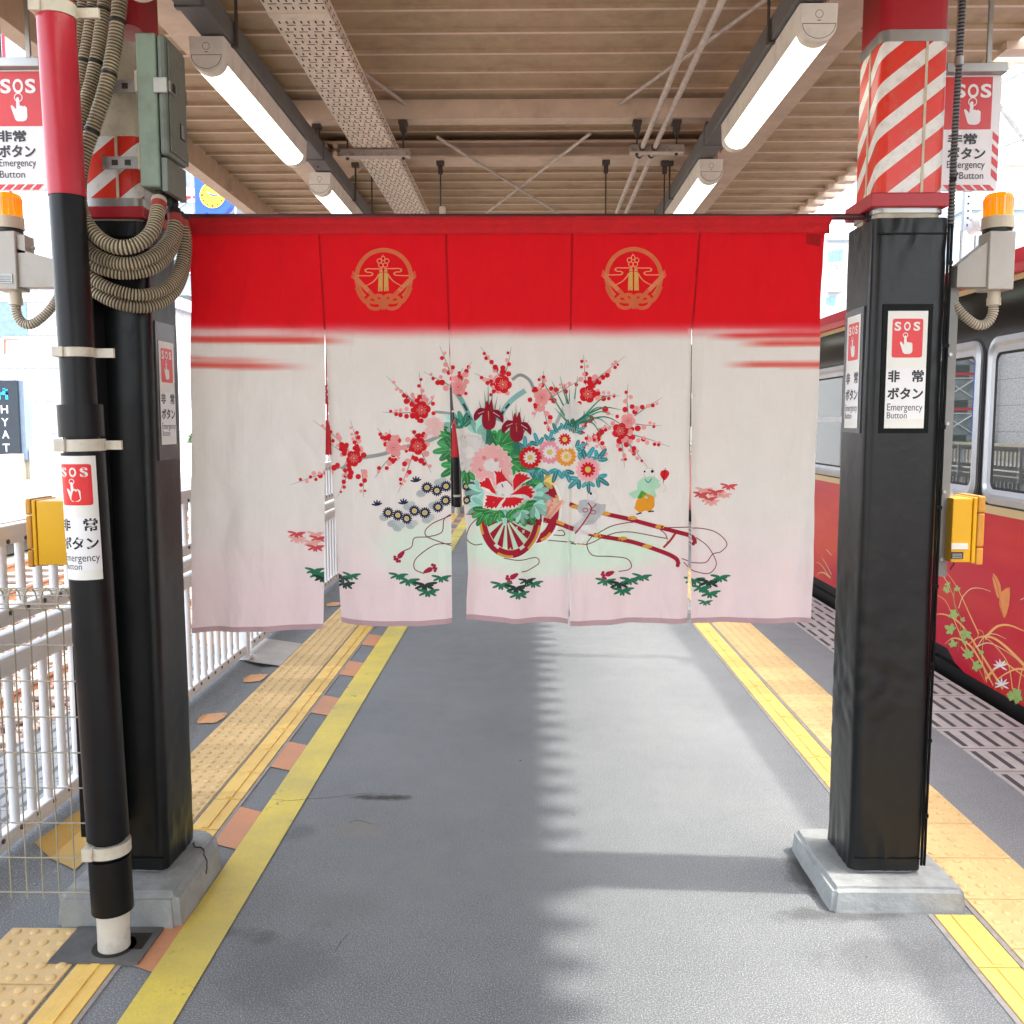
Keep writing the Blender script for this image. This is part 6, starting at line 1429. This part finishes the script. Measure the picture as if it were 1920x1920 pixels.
for h in halo: cx_ = sum(p[0] for p in h) / len(h); cy_ = sum(p[1] for p in h) / len(h); poly(Z3([(cx_ + (x - cx_) * 1.04, cy_ + (y - cy_) * 1.05) for x, y in h]), C('f4eeea'))
poly(Z3([(155, 660), (195, 665), (215, 640), (235, 650), (250, 595), (300, 610), (340, 700), (400, 820), (395, 845), (340, 820), (300, 775), (240, 750), (200, 735), (165, 740), (175, 705), (160, 690)]), PR)
poly(Z3([(370, 500), (400, 505), (430, 520), (440, 500), (475, 520), (485, 455), (500, 540), (560, 620), (640, 700), (650, 740), (600, 680), (520, 665), (440, 680), (410, 760), (405, 640), (405, 560)]), PR)
poly(Z3([(655, 640), (690, 560), (710, 550), (740, 540), (765, 520), (780, 560), (815, 535), (820, 570), (880, 550), (860, 590), (930, 610), (850, 640), (780, 690), (700, 760), (665, 805)]), PR)
poly(Z3([(610, 860), (700, 800), (800, 730), (860, 720), (925, 725), (890, 760), (960, 770), (930, 800), (1000, 820), (930, 850), (960, 880), (920, 920), (880, 880), (820, 850), (720, 850)]), PR)
poly(Z3([(250, 860), (330, 865), (420, 885), (530, 900), (470, 960), (400, 1060), (380, 1035), (330, 1070), (320, 1040), (260, 1060), (270, 1020), (225, 1040), (245, 990), (235, 980), (270, 950), (240, 930), (270, 900)]), PR)
poly(Z3([(550, 900), (680, 890), (830, 915), (780, 950), (790, 980), (740, 980), (730, 1020), (700, 1000), (680, 1050), (640, 1010), (620, 1060), (590, 1020), (570, 1050), (540, 1020), (510, 1060), (500, 1030), (465, 1070), (490, 1000), (540, 930)]), PR)
for x, y, r_ in ((450, 730, 42), (500, 700, 40), (550, 690, 42), (590, 730, 40), (620, 790, 45), (480, 790, 55), (550, 800, 62), (450, 850, 35), (570, 850, 45)): disc(880 + x / 8, 820 + y / 8, r_ / 8, C('f2edea'))
poly(Z3([(480, 690), (500, 700), (515, 750), (495, 740)]), C('8d1530'))
# flower cart: back wheel, board, front wheel
n_back = len(ART)
def ell(cx, cy, rx, ry, a0=0, a1=360, n=40): return [(cx + rx * math.cos(R(a0 + (a1 - a0) * k / n)), cy + ry * math.sin(R(a0 + (a1 - a0) * k / n))) for k in range(n + 1)]
def ringstroke(cx, cy, rx, ry, w, c, a0, a1): stroke(ell(cx, cy, rx, ry, a0, a1), w, c, False)
WH = []
_save = ART; ART = WH
ringstroke(1005, 953, 47, 67, 4, C('f6f2ec'), -80, 95); ringstroke(1003, 954, 38, 58, 15, DRED, -80, 100)
for a in (-60, -10, 62): ringstroke(1004, 954, 43, 62, 5, GOLD, a - 14, a + 14)
disc(1024, 926, 5, DRED); poly([(1020, 928), (1062, 941), (1024, 983), (1016, 978)], C('f7cdbb'))
for k in range(4): f = .12 + k * .22; poly([(1020 + 42 * f, 928 + 13 * f), (1020 + 42 * (f + .1), 928 + 13 * (f + .1)), (1016 + 8 + 0 * f, 978 + 5), (1016 + 3, 978)], C('f0a893') if k % 2 else C('f5bfa8'))
stroke([(1016, 975), (1050, 983), (1075, 992)], 9, DRED, True); stroke([(1043, 978), (1058, 984)], 6, GOLD)
disc(957, 968, 48, C('cfe6cf'), 40, 68)
for k in range(7): a = R(10 + k * 26.5); poly([(950 + 4 * math.cos(a), 972 + 4 * math.sin(a)), (957 + 46 * math.cos(a - .125), 968 + 64 * math.sin(a - .125)), (957 + 46 * math.cos(a + .125), 968 + 64 * math.sin(a + .125))], DRED)
ringstroke(957, 968, 61, 78, 2.5, C('f6f2ec'), -62, 90); ringstroke(957, 968, 51.5, 70, 15, DRED, -8, 188); ringstroke(957, 968, 44.5, 62.5, 1.2, C('e9d9b0'), -5, 185)
for a, s in ((100, 15), (40, 14), (168, 14), (20, 6)): ringstroke(957, 968, 56.5, 75, 4.5, GOLD, a - s, a + s)
for a in (-2, 62, 122): ringstroke(957, 968, 47, 65.5, 6, C('eee8e2'), a - 5, a + 6)
poly(ell(950, 972, 11, 8, 0, 180), DRED)
stroke([(886, 958), (893, 966), (897, 960)], 9, DRED)
ART = _save
# put the wheels underneath the flowers: they are drawn first
first = next(i for i, a in enumerate(ART) if a[2] == GRE) if False else 0
# shafts and cords
UND = []; _save = ART; ART = UND
for pts in ([(846, 964), (862, 961), (880, 963), (898, 966)], [(846, 1024), (800, 1005), (806, 985), (845, 967)], [(844, 965), (832, 975), (828, 998), (805, 1006), (778, 1008), (772, 1025), (757, 1033)], [(846, 1020), (815, 1022), (782, 1045), (778, 1065), (796, 1075)],
            [(898, 969), (882, 985), (876, 1008), (890, 1020), (905, 1019)], [(945, 1046), (975, 1050), (1005, 1047), (1010, 1058), (990, 1070), (978, 1072)], [(1025, 1014), (1060, 1016), (1070, 1016), (1100, 1020), (1135, 1005), (1160, 998), (1195, 1000), (1250, 1010)], [(1037, 1004), (1058, 1004), (1055, 995), (1046, 996)],
            [(1120, 1000), (1150, 985), (1190, 980), (1205, 981)], [(1110, 1005), (1100, 1020), (1110, 1040), (1140, 1043), (1175, 1048), (1185, 1062), (1178, 1070), (1160, 1072)], [(1240, 990), (1290, 989), (1340, 997), (1366, 1020), (1355, 1036), (1338, 1040), (1325, 1055), (1300, 1055), (1278, 1047)],
            [(1305, 1008), (1325, 1022), (1338, 1040), (1345, 1060), (1330, 1076), (1300, 1070), (1282, 1054)], [(1238, 993), (1248, 1002), (1252, 1012)]): stroke(pts, 1.7, CORD)
def shaft(pts, w):
    stroke(pts, w, DRED)
shaft([(1068, 945), (1090, 953), (1130, 962), (1180, 974), (1240, 990), (1290, 1003), (1302, 1012), (1303, 1020)], 8); shaft([(1072, 990), (1115, 1003), (1160, 1011), (1200, 1021), (1240, 1034), (1266, 1046), (1272, 1058)], 8)
disc(1300, 1019, 4, DRED); disc(1270, 1059, 4, DRED)
for x, y in ((1078, 950), (1136, 963), (1187, 972), (1238, 988), (1122, 1004), (1168, 1010), (1214, 1025)): disc(x, y, 9, GOLD, 10, 4)
stroke([(1244, 1027), (1256, 1015), (1266, 1000)], 4, C('b23a2c')); stroke([(1250, 1017), (1258, 1013)], 1, CORD)
# cord tassels
for x, y, a in ((752, 1040, 2.3), (803, 1069, -.4), (964, 1079, 2.6), (1143, 1075, 2.8)):
    ca, sa = math.cos(a), math.sin(a); T = lambda u, v: (x + u * ca - v * sa, y + u * sa + v * ca)
    c = C('b02544'); poly([T(-9, -1.5), T(-5, -3.5), T(3, -5), T(8, -3), T(8, 3), T(3, 5), T(-5, 3.5), T(-9, 1.5)], c)
    for k in range(5): p = T(11 + (k % 2) * 3, -6 + k * 3); disc(p[0], p[1], 3, c, 8)
# bamboo grass clusters
def sasa(x, y, s, c, seed=0):
    for a, l in ((3.35, 1.1), (2.75, .95), (1.95, .6), (1.35, .62), (.55, .95), (-.1, 1.15), (.15, .8)): petal(x, y, a, 19 * s * l, 5 * s, c, 5)
DG, MG = C('26463a'), C('2f7f60')
for x, y, s, c in ((590, 1068, .9, MG), (598, 1075, 1, MG), (605, 1082, .9, DG), (640, 1083, 1, DG), (645, 1095, 1, DG), (658, 1078, .9, MG), (747, 1078, .9, MG), (766, 1087, 1.05, MG), (797, 1095, 1.1, DG), (827, 1083, .9, MG), (803, 1108, 1, MG), (940, 1094, 1, MG), (968, 1100, 1.1, DG), (1000, 1094, .9, MG), (972, 1112, 1, MG), (988, 1088, .8, DG), (1135, 1088, .95, MG), (1162, 1094, 1.1, DG), (1182, 1088, 1, MG), (1204, 1081, .9, MG), (1168, 1107, 1.05, MG), (1302, 1087, 1, MG), (1330, 1091, 1.15, DG), (1352, 1083, .95, MG), (1316, 1102, .95, MG), (1332, 1112, 1, MG), (1323, 1129, .7, MG)): sasa(x, y, s, c)
LR, MR = C('f0b3ac'), C('dd5a5e')
for x, y, s, c in ((556, 1000, .85, MR), (557, 1010, .85, LR), (592, 1000, .8, LR), (597, 1008, .8, MR), (585, 1016, .85, LR), (592, 1025, .85, MR), (1320, 918, .85, LR), (1345, 925, .9, LR), (1315, 926, .8, MR), (1343, 922, .8, MR), (1368, 911, .8, MR), (1330, 935, .8, MR), (1360, 928, .7, LR), (1335, 941, .8, LR)): sasa(x, y, s, c)
# dark daisies
for x, y in ((735, 982), (770, 985), (800, 975), (822, 905), (790, 925), (765, 950), (720, 970), (745, 990), (812, 948)): disc(x, y, 9, C('bcc6c6'), 9, 7); disc(x + 8, y - 5, 7, C('c9d2d0'), 9, 6)
def daisy(x, y, r=10):
    for k in range(15): petal(x, y, 2 * PI * k / 15, r * 1.15, r * .34, NAVY)
    disc(x, y, r * .62, NAVY); disc(x, y, r * .5, WHT); disc(x, y, r * .42, C('e3c85f'))
for x, y in ((728, 961), (746, 966), (763, 972), (778, 957), (797, 961), (821, 951), (835, 939), (801, 914), (819, 920), (836, 912), (875, 911), (886, 910), (880, 923), (876, 937)): daisy(x, y, 9.5 if x < 870 else 7.5)
for x, y in ((707, 948), (757, 945), (781, 903)):
    for a in (-2.2, -1.6, -1.0, -.5, 3.4): petal(x, y, a, 11, 3.4, NAVY)
# the two children
WR = C('f3efec')
stroke([(1106, 945), (1088, 962)], 7, WR); disc(1110, 930, 9.6, C('c9b8b0')); disc(1110, 930, 8.8, WR); disc(1107.5, 925, 2.6, C('151515'))
poly([(1086, 938), (1098, 936), (1112, 940), (1126, 945), (1136, 945), (1134, 958), (1124, 970), (1118, 985), (1104, 985), (1092, 982), (1094, 968), (1082, 956)], C('c4c6c8'))
poly([(1094, 968), (1104, 972), (1086, 1000), (1068, 990)], C('cfcfd0')); poly([(1090, 985), (1112, 982), (1124, 970), (1122, 990), (1112, 1002), (1104, 1000), (1092, 1016), (1076, 1020), (1078, 1006)], WR)
stroke([(1102, 942), (1108, 956), (1090, 985), (1078, 1000)], 2.6, C('b02040')); stroke([(1118, 945), (1106, 956)], 1.8, C('b02040'))
for cx_, cy_ in ((1097, 956), (1112, 960)): stroke(ell(cx_, cy_, 5, 3.5, 0, 360, 12), 1.3, C('b02040'), False)
stroke([(1070, 1019), (1080, 1020)], 2, C('26221f')); stroke([(1085, 1020), (1095, 1019)], 2.4, GOLD)
disc(1218, 888, 10.6, C('c9b8b0')); disc(1218, 888, 9.8, WR); disc(1223.5, 884, 2.8, C('151515')); disc(1209.5, 884.5, 1.8, C('151515'))
poly([(1206, 896), (1226, 893), (1240, 904), (1238, 914), (1228, 918), (1232, 932), (1216, 936), (1204, 932), (1190, 936), (1178, 926), (1196, 918), (1196, 905)], C('b9e2c4'))
poly([(1198, 932), (1214, 926), (1228, 932), (1228, 950), (1220, 960), (1210, 958), (1200, 962), (1190, 954), (1194, 940)], C('eda52f')); poly([(1204, 920), (1214, 926), (1202, 936), (1196, 934)], C('5aa84a'))
stroke([(1210, 899), (1216, 905), (1222, 898)], 2, TEAL); stroke([(1194, 965), (1204, 962)], 2.4, C('26221f')); stroke([(1216, 960), (1227, 959)], 2.4, C('26221f')); stroke([(1236, 906), (1244, 902)], 3, WR)
poly(cpts([(1247, 881), (1253, 883), (1255, 890), (1247, 901), (1239, 892), (1240, 884)], 4, True), RED); stroke([(1248, 878), (1244, 906)], 1.2, C('5c1220')); stroke([(1244, 908), (1250, 915), (1244, 922)], 1, C('c8c4c0'))
ART = _save
ALL = UND + WH + ART
# ---- crest (twice)
ART = []
def crest(ox, oy):
    K = lambda x, y: (ox + (x - 945) / 12, oy + (y - 1030) / 12)
    o, l_, y_ = C('e0764a'), C('f2b080'), C('d2a95a')
    for rr, w, c in ((625 / 12, 7.6, o),):
        pass
    cx_, cy_ = 955, 960
    def arc(r_, w, c, a0, a1): stroke([K(cx_ + r_ * math.cos(R(a)), cy_ + r_ * 1.0 * math.sin(R(a))) for a in np.linspace(a0, a1, 60)], w, c, False)
    arc(612, 8.2, o, -225, 45)
    for q in (-38, -19, 0, 19, 38): arc(612 + q, .45, C('ee9560'), -225, 45)
    for sgn in (-1, 1):
        m_ = lambda x, y: K(955 + sgn * (x - 955), y)
        stroke([m_(1615, 940), m_(1500, 1060), m_(1300, 1260), m_(1100, 1480), m_(1000, 1590), m_(900, 1660)], 7.5, o)
        for q in (-40, -20, 0, 20, 40): stroke([m_(1670 + q * .4, 880 + q * 1.6), m_(1560 + q * .6, 1000 + q * .9), m_(1300 + q * .7, 1270 + q * .7)], .8, C('f0a878'), False)
        stroke([m_(1560, 1180), m_(1500, 1330), m_(1400, 1480), m_(1300, 1540)], 8, o)
        stroke([m_(1150, 1380), m_(1280, 1420), m_(1330, 1520), m_(1270, 1630), m_(1130, 1670), m_(1000, 1620), m_(900, 1500), m_(960, 1420), m_(1060, 1370), m_(1150, 1380)], 6.5, o)
        stroke([m_(1300, 1500), m_(1150, 1530), m_(1000, 1500), m_(900, 1420)], 6, o)
        m2 = lambda x, y: K(948 + sgn * (x - 948), y)
        stroke([m2(990, 768), m2(1180, 770), m2(1300, 768), m2(1350, 795), m2(1330, 840), m2(1230, 850), m2(1195, 880), m2(1230, 920), m2(1400, 925), m2(1530, 925)], 1.7, l_)
        stroke([m2(1350, 775), m2(1352, 830)], 3.2, C('dcb36a')); stroke([m2(1195, 862), m2(1200, 905)], 3.0, C('dcb36a'))
        stroke([m2(1050, 890), m2(1110, 980), m2(1200, 1070), m2(1390, 1175)], 2.6, C('e0b070'), True, .5)
        poly([m2(963, 850), m2(1040, 850), m2(1060, 960), m2(1070, 1275), m2(965, 1275)], C('dfbd68')); disc(*m2(1003, 820), 3.3, C('dcb36a'), 12, 2.9); stroke([m2(968, 850), m2(1040, 850)], 1, C('b0642c'), False)
        for q in (1000, 1030): stroke([m2(q, 1180), m2(q + 8, 1275)], .7, C('c8342c'), False)
    for k in range(5): a = -PI / 2 + 2 * PI * k / 5; p = (940 + 88 * math.cos(a), 620 + 82 * math.sin(a)); stroke([K(p[0] + 50 * math.cos(t_) * (.85 if abs(math.cos(a)) < .3 else 1), p[1] + 50 * math.sin(t_)) for t_ in np.linspace(0, 2 * PI, 16)], 1.5, l_, False)
    stroke([K(935, 450), K(935, 490)], 1.3, l_, False); stroke([K(940, 690), K(905, 790)], 1.3, l_, False); stroke([K(940, 690), K(985, 790)], 1.3, l_, False)
crest(719, 526); crest(1187.5, 524)
for T_ in (E1L, E2L, E3L, E4L):
    for dx in (-.9, .9): stroke([(lerp_tab(T_, yy) + dx, yy) for yy in range(438, 622, 12)], 1.2, C('a50d19'), False)
poly([(1512, 437), (1541, 440), (1540, 461), (1511, 458)], C('b3141c'))
ALL += ART

M_CLOTH, N, L, b = base('printed_cotton')
ca = N.new('ShaderNodeVertexColor'); ca.layer_name = 'Col'
co = N.new('ShaderNodeTexCoord').outputs['Object']
w1 = N.new('ShaderNodeTexWave'); w1.bands_direction = 'X'; w1.inputs['Scale'].default_value = 210; w1.inputs['Distortion'].default_value = 1.2; w1.inputs['Detail'].default_value = 2; L.new(co, w1.inputs['Vector'])
w2 = N.new('ShaderNodeTexWave'); w2.bands_direction = 'Z'; w2.inputs['Scale'].default_value = 210; w2.inputs['Distortion'].default_value = 1.2; w2.inputs['Detail'].default_value = 2; L.new(co, w2.inputs['Vector'])
wv = math_(N, L, 'ADD', w1.outputs['Fac'], w2.outputs['Fac']); n1 = nz_(N, L, co, 9, 5, .6); n2 = nz_(N, L, co, 350, 2, .6)
mu = math_(N, L, 'ADD', math_(N, L, 'MULTIPLY', n1, .10), math_(N, L, 'MULTIPLY', n2, .12)); mu = math_(N, L, 'ADD', mu, .87)
vm = N.new('ShaderNodeVectorMath'); vm.operation = 'SCALE'; L.new(ca.outputs[0], vm.inputs[0]); L.new(mu, vm.inputs['Scale']); L.new(vm.outputs[0], b.inputs['Base Color'])
b.inputs['Roughness'].default_value = .85; b.inputs['Specular IOR Level'].default_value = .25; b.inputs['Sheen Weight'].default_value = .25
bp = N.new('ShaderNodeBump'); bp.inputs['Strength'].default_value = .25; bp.inputs['Distance'].default_value = .0015; L.new(wv, bp.inputs['Height']); mpc = N.new('ShaderNodeMapping'); mpc.inputs['Scale'].default_value = (14, 1, 3.2); mpc.inputs['Rotation'].default_value = (0, .25, 0); L.new(co, mpc.inputs[0])
cz = N.new('ShaderNodeTexNoise'); cz.inputs['Scale'].default_value = 1; cz.inputs['Detail'].default_value = 5; cz.inputs['Roughness'].default_value = .55; cz.inputs['Distortion'].default_value = .6; L.new(mpc.outputs[0], cz.inputs['Vector'])
bp2 = N.new('ShaderNodeBump'); bp2.inputs['Strength'].default_value = .5; bp2.inputs['Distance'].default_value = .016; L.new(cz.outputs[0], bp2.inputs['Height']); L.new(bp.outputs[0], bp2.inputs['Normal']); L.new(bp2.outputs[0], b.inputs['Normal'])
tl = N.new('ShaderNodeBsdfTranslucent'); L.new(vm.outputs[0], tl.inputs['Color']); mxs = N.new('ShaderNodeMixShader'); mxs.inputs[0].default_value = .30
L.new(b.outputs[0], mxs.inputs[1]); L.new(tl.outputs[0], mxs.inputs[2]); L.new(mxs.outputs[0], N['Material Output'].inputs['Surface'])

def clip(ptsl, fn):
    out = []
    n = len(ptsl)
    for i in range(n):
        p, q = ptsl[i], ptsl[(i + 1) % n]; a, b_ = fn(p), fn(q)
        if a >= 0: out.append(p)
        if (a >= 0) != (b_ >= 0): t = a / (a - b_); out.append((p[0] + (q[0] - p[0]) * t, p[1] + (q[1] - p[1]) * t))
    return out
def edge_line(T, sg):
    (y0, x0), (y1, x1) = (600, lerp_tab(T, 600)), (1186, lerp_tab(T, 1186)); xm = lerp_tab(T, 900)
    return lambda p: sg * (p[0] - lerp_tab(T, p[1]))
PANN = ['first', 'second', 'third', 'fourth', 'fifth']
for k in range(5):
    EL, ER = PAN[k]; V, F, CC, SM = [], [], [], []
    bot = lambda x: lerp_tab(BOT[k], x)
    ns, ntt = 84, 170; HEM = 9.0
    idx = {}
    def yb_at(s):
        x = BOT[k][0][0] + (BOT[k][-1][0] - BOT[k][0][0]) * s; return bot(x)
    grid = []
    for j in range(ntt + 1):
        row = []
        for i in range(ns + 1):
            s = i / ns; yb = yb_at(s) - HEM; yy = 436 + (yb - 436) * j / ntt; xx = lerp_tab(EL, yy) + (lerp_tab(ER, yy) - lerp_tab(EL, yy)) * s
            row.append(len(V)); V.append(cl3(xx, yy, k)); CC.append(ground(xx, yy))
        grid.append(row)
    for j in range(ntt):
        for i in range(ns): F.append((grid[j][i], grid[j + 1][i], grid[j + 1][i + 1], grid[j][i + 1])); SM.append(True)
    # folded hem: thicker, darker (double cloth)
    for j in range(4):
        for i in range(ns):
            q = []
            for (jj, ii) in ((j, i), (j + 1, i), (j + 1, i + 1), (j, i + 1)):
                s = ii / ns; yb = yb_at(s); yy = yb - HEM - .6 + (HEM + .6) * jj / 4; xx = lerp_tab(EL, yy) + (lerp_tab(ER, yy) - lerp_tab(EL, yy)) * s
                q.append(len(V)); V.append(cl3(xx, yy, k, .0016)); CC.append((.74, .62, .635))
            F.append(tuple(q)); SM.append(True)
    # print
    tri_v, tri_f, tri_c, tri_l = [], [], [], []
    lay_ = 0; BB = np.zeros((len(ALL), 5)); nb = 0
    fl, fr = (lambda p: p[0] - lerp_tab(EL, p[1]) - .1), (lambda p: lerp_tab(ER, p[1]) - p[0] - .1)
    for ty, g, c in ALL:
        quads = [g] if ty == 'p' else [[g[0][i], g[0][i + 1], g[1][i + 1], g[1][i]] for i in range(len(g[0]) - 1)]
        x0 = min(p[0] for q in quads for p in q); x1 = max(p[0] for q in quads for p in q); ym = quads[0][0][1]
        if x1 < lerp_tab(EL, ym) - 8 or x0 > lerp_tab(ER, ym) + 8: continue
        y0_ = min(p[1] for q in quads for p in q); y1_ = max(p[1] for q in quads for p in q)
        ov = BB[:nb][(BB[:nb, 0] < x1) & (BB[:nb, 1] > x0) & (BB[:nb, 2] < y1_) & (BB[:nb, 3] > y0_)]
        lay_ = 1 + (int(ov[:, 4].max()) if len(ov) else 0); BB[nb] = (x0, x1, y0_, y1_, lay_); nb += 1
        for q in quads:
            q = clip(clip(q, fl), fr)
            if len(q) < 3: continue
            A = .5 * sum(q[i][0] * q[(i + 1) % len(q)][1] - q[(i + 1) % len(q)][0] * q[i][1] for i in range(len(q)))
            if abs(A) < .05: continue
            o = len(tri_v); tri_v += q
            tri_f.append(([o + i for i in range(len(q))] if A < 0 else [o + i for i in range(len(q))][::-1], c, lay_))
    bm = bmesh.new(); lc = bm.faces.layers.int.new('k'); pal = []
    bv = [bm.verts.new((p[0], p[1], 0)) for p in tri_v]
    for f_, c, ly in tri_f:
        try: f = bm.faces.new([bv[i] for i in f_]); f[lc] = len(pal); pal.append((c, ly))
        except ValueError: pass
    bmesh.ops.triangulate(bm, faces=[f for f in bm.faces if len(f.verts) > 4], ngon_method='EAR_CLIP')
    xs0, xs1 = int(lerp_tab(EL, 900)) - 20, int(lerp_tab(ER, 900)) + 20
    for x in range(xs0, xs1, 6): bmesh.ops.bisect_plane(bm, geom=bm.verts[:] + bm.edges[:] + bm.faces[:], plane_co=(x + .31, 0, 0), plane_no=(1, 0, 0))
    for y in range(432, 1190, 8): bmesh.ops.bisect_plane(bm, geom=bm.verts[:] + bm.edges[:] + bm.faces[:], plane_co=(0, y + .31, 0), plane_no=(0, 1, 0))
    lc_ = {}
    def gv(i, j):
        if (i, j) not in lc_: lc_[(i, j)] = yoff(xs0 + .31 + 6 * i, 432.31 + 8 * j, k)
        return lc_[(i, j)]
    def lat3(x, y, lf):
        fx = (x - xs0 - .31) / 6; fy = (y - 432.31) / 8; i, j = math.floor(fx), math.floor(fy); fx -= i; fy -= j
        d = (gv(i, j) * (1 - fx) + gv(i + 1, j) * fx) * (1 - fy) + (gv(i, j + 1) * (1 - fx) + gv(i + 1, j + 1) * fx) * fy
        p = at(x, y, 'Y', YN); return (p.x, p.y + d - lf, p.z)
    DEPTH = 0
    for f in bm.faces:
        c, ly = pal[f[lc]]; o = len(V); lf = .0006 + .00005 * ly; DEPTH = max(DEPTH, ly)
        for v in f.verts: V.append(lat3(v.co.x, v.co.y, lf)); CC.append(c)
        F.append(tuple(range(o, o + len(f.verts)))); SM.append(True)
    bm.free(); print('print layers', k, DEPTH, len(F))
    o0 = Vector(nor['_o']); me = bpy.data.meshes.new('curtain_panel'); me.from_pydata([(a - o0.x, b_ - o0.y, c - o0.z) for a, b_, c in V], [], F)
    me.polygons.foreach_set('use_smooth', SM); at_ = me.color_attributes.new('Col', 'FLOAT_COLOR', 'POINT')
    arr = np.ones((len(V), 4), dtype=np.float32); CCa = np.array(CC); arr[:, :3] = np.where(CCa <= .04045, CCa / 12.92, ((CCa + .055) / 1.055) ** 2.4); at_.data.foreach_set('color', arr.ravel())
    me.materials.append(M_CLOTH); me.update(); po = bpy.data.objects.new('curtain_panel', me); COL.objects.link(po); po.parent = nor
    po['label'] = ['plain cream panel at the far left with red streaks', 'second panel with crest, plum twigs and dark daisies', 'centre panel with irises, peony and cart wheel', 'fourth panel with crest, children and cart shafts', 'right panel with red streaks and small red swatch'][k]
# header sleeve over the rod, in five stitched pieces
SEAM = [349, 593, 832, 1074, 1314, 1562]; SEAMB = [354, 598, 836, 1073, 1312, 1549]
M_HEAD = mat('header_cloth', LIN((.75, .035, .085)), .8, var=.12, vscale=25, bump=.3, bscale=250)
mb = MB()
for k in range(5):
    n = 30; rows = 7
    def hv(i, j):
        s = i / n; t = j / (rows - 1); py = 409 + 31 * t - (s * 5 / 1 if 0 else 0) - (SEAM[k] + (SEAM[k + 1] - SEAM[k]) * s - 350) * .003
        pxx_ = (SEAM[k] + (SEAM[k + 1] - SEAM[k]) * s) * (1 - t) + (SEAMB[k] + (SEAMB[k + 1] - SEAMB[k]) * s) * t
        p = at(pxx_, py, 'Y', YN); e = min(s, 1 - s)
        return (p.x, p.y - .012 * math.sin(PI * min(1, t * 1.3 + .12)) - .003 + .004 * math.exp(-(e / .02) ** 2) + .0015 * noise.noise(Vector((pxx_ * .05, py * .03, 2))) + .0012 * noise.noise(Vector((pxx_ * .02, py * .3, 5))), p.z)
    vs = [hv(i, j) for j in range(rows) for i in range(n + 1)]
    mb.add(vs, [(j * (n + 1) + i, (j + 1) * (n + 1) + i, (j + 1) * (n + 1) + i + 1, j * (n + 1) + i + 1) for j in range(rows - 1) for i in range(n)], 0, True)
    top = [hv(i, 0) for i in range(n + 1)]; bk = [(a, b_ + .035, c - .004) for a, b_, c in top]; bb = [(a, b_ + .033, c - .05) for a, b_, c in top]
    m_ = n + 1; mb.add(top + bk + bb, [(i, i + 1, m_ + i + 1, m_ + i) for i in range(n)] + [(m_ + i, m_ + i + 1, 2 * m_ + i + 1, 2 * m_ + i) for i in range(n)], 0, True)
mb.build('header_sleeve', M_HEAD, nor)
# red tassels hanging in the slits
M_TAS = mat('red_tassel_silk', (.55, .01, .02), .55, var=.3, vscale=60, stretch=(6, 6, .4))
for (x, yk0, yk1, yt0, yt1, w) in ((613.5, 640, 720, 790, 852, .012), (854, 640, 722, 788, 856, .016)):
    Yt = YN + .02; mb = MB()
    P = lambda px_, py_: tuple(at(px_, py_, 'Y', Yt))
    mb.tube([P(x - 2, yk0 - 15), P(x - 2, yk1)], .0022, 6); 
    for dy in (0, 12, 24): mb.tube(smooth_path([P(x, yk1 + dy), P(x + 3, yk1 + dy + 6), P(x + 1, yk1 + dy + 14), P(x - 3, yk1 + dy + 8), P(x, yk1 + dy)], 5), .004, 6)
    mb.tube([P(x, yk1 + 30), P(x, yt0)], .003, 6)
    mb.tube([P(x, yt0 - 2), P(x, yt0 + 6), P(x + 1, yt0 + 20), P(x + 2, yt1)], [.004, w * .6, w * .75, w], 12)
    for q in range(14): a = q * .45; mb.tube([(P(x, yt0 + 8)[0] + w * .62 * math.cos(a), Yt + w * .62 * math.sin(a), P(x, yt0 + 8)[2]), (P(x + 2, yt1)[0] + w * math.cos(a), Yt + w * math.sin(a), P(x, yt1 + q % 3)[2])], .0017, 5)
    mb.build('tassel', M_TAS, nor)
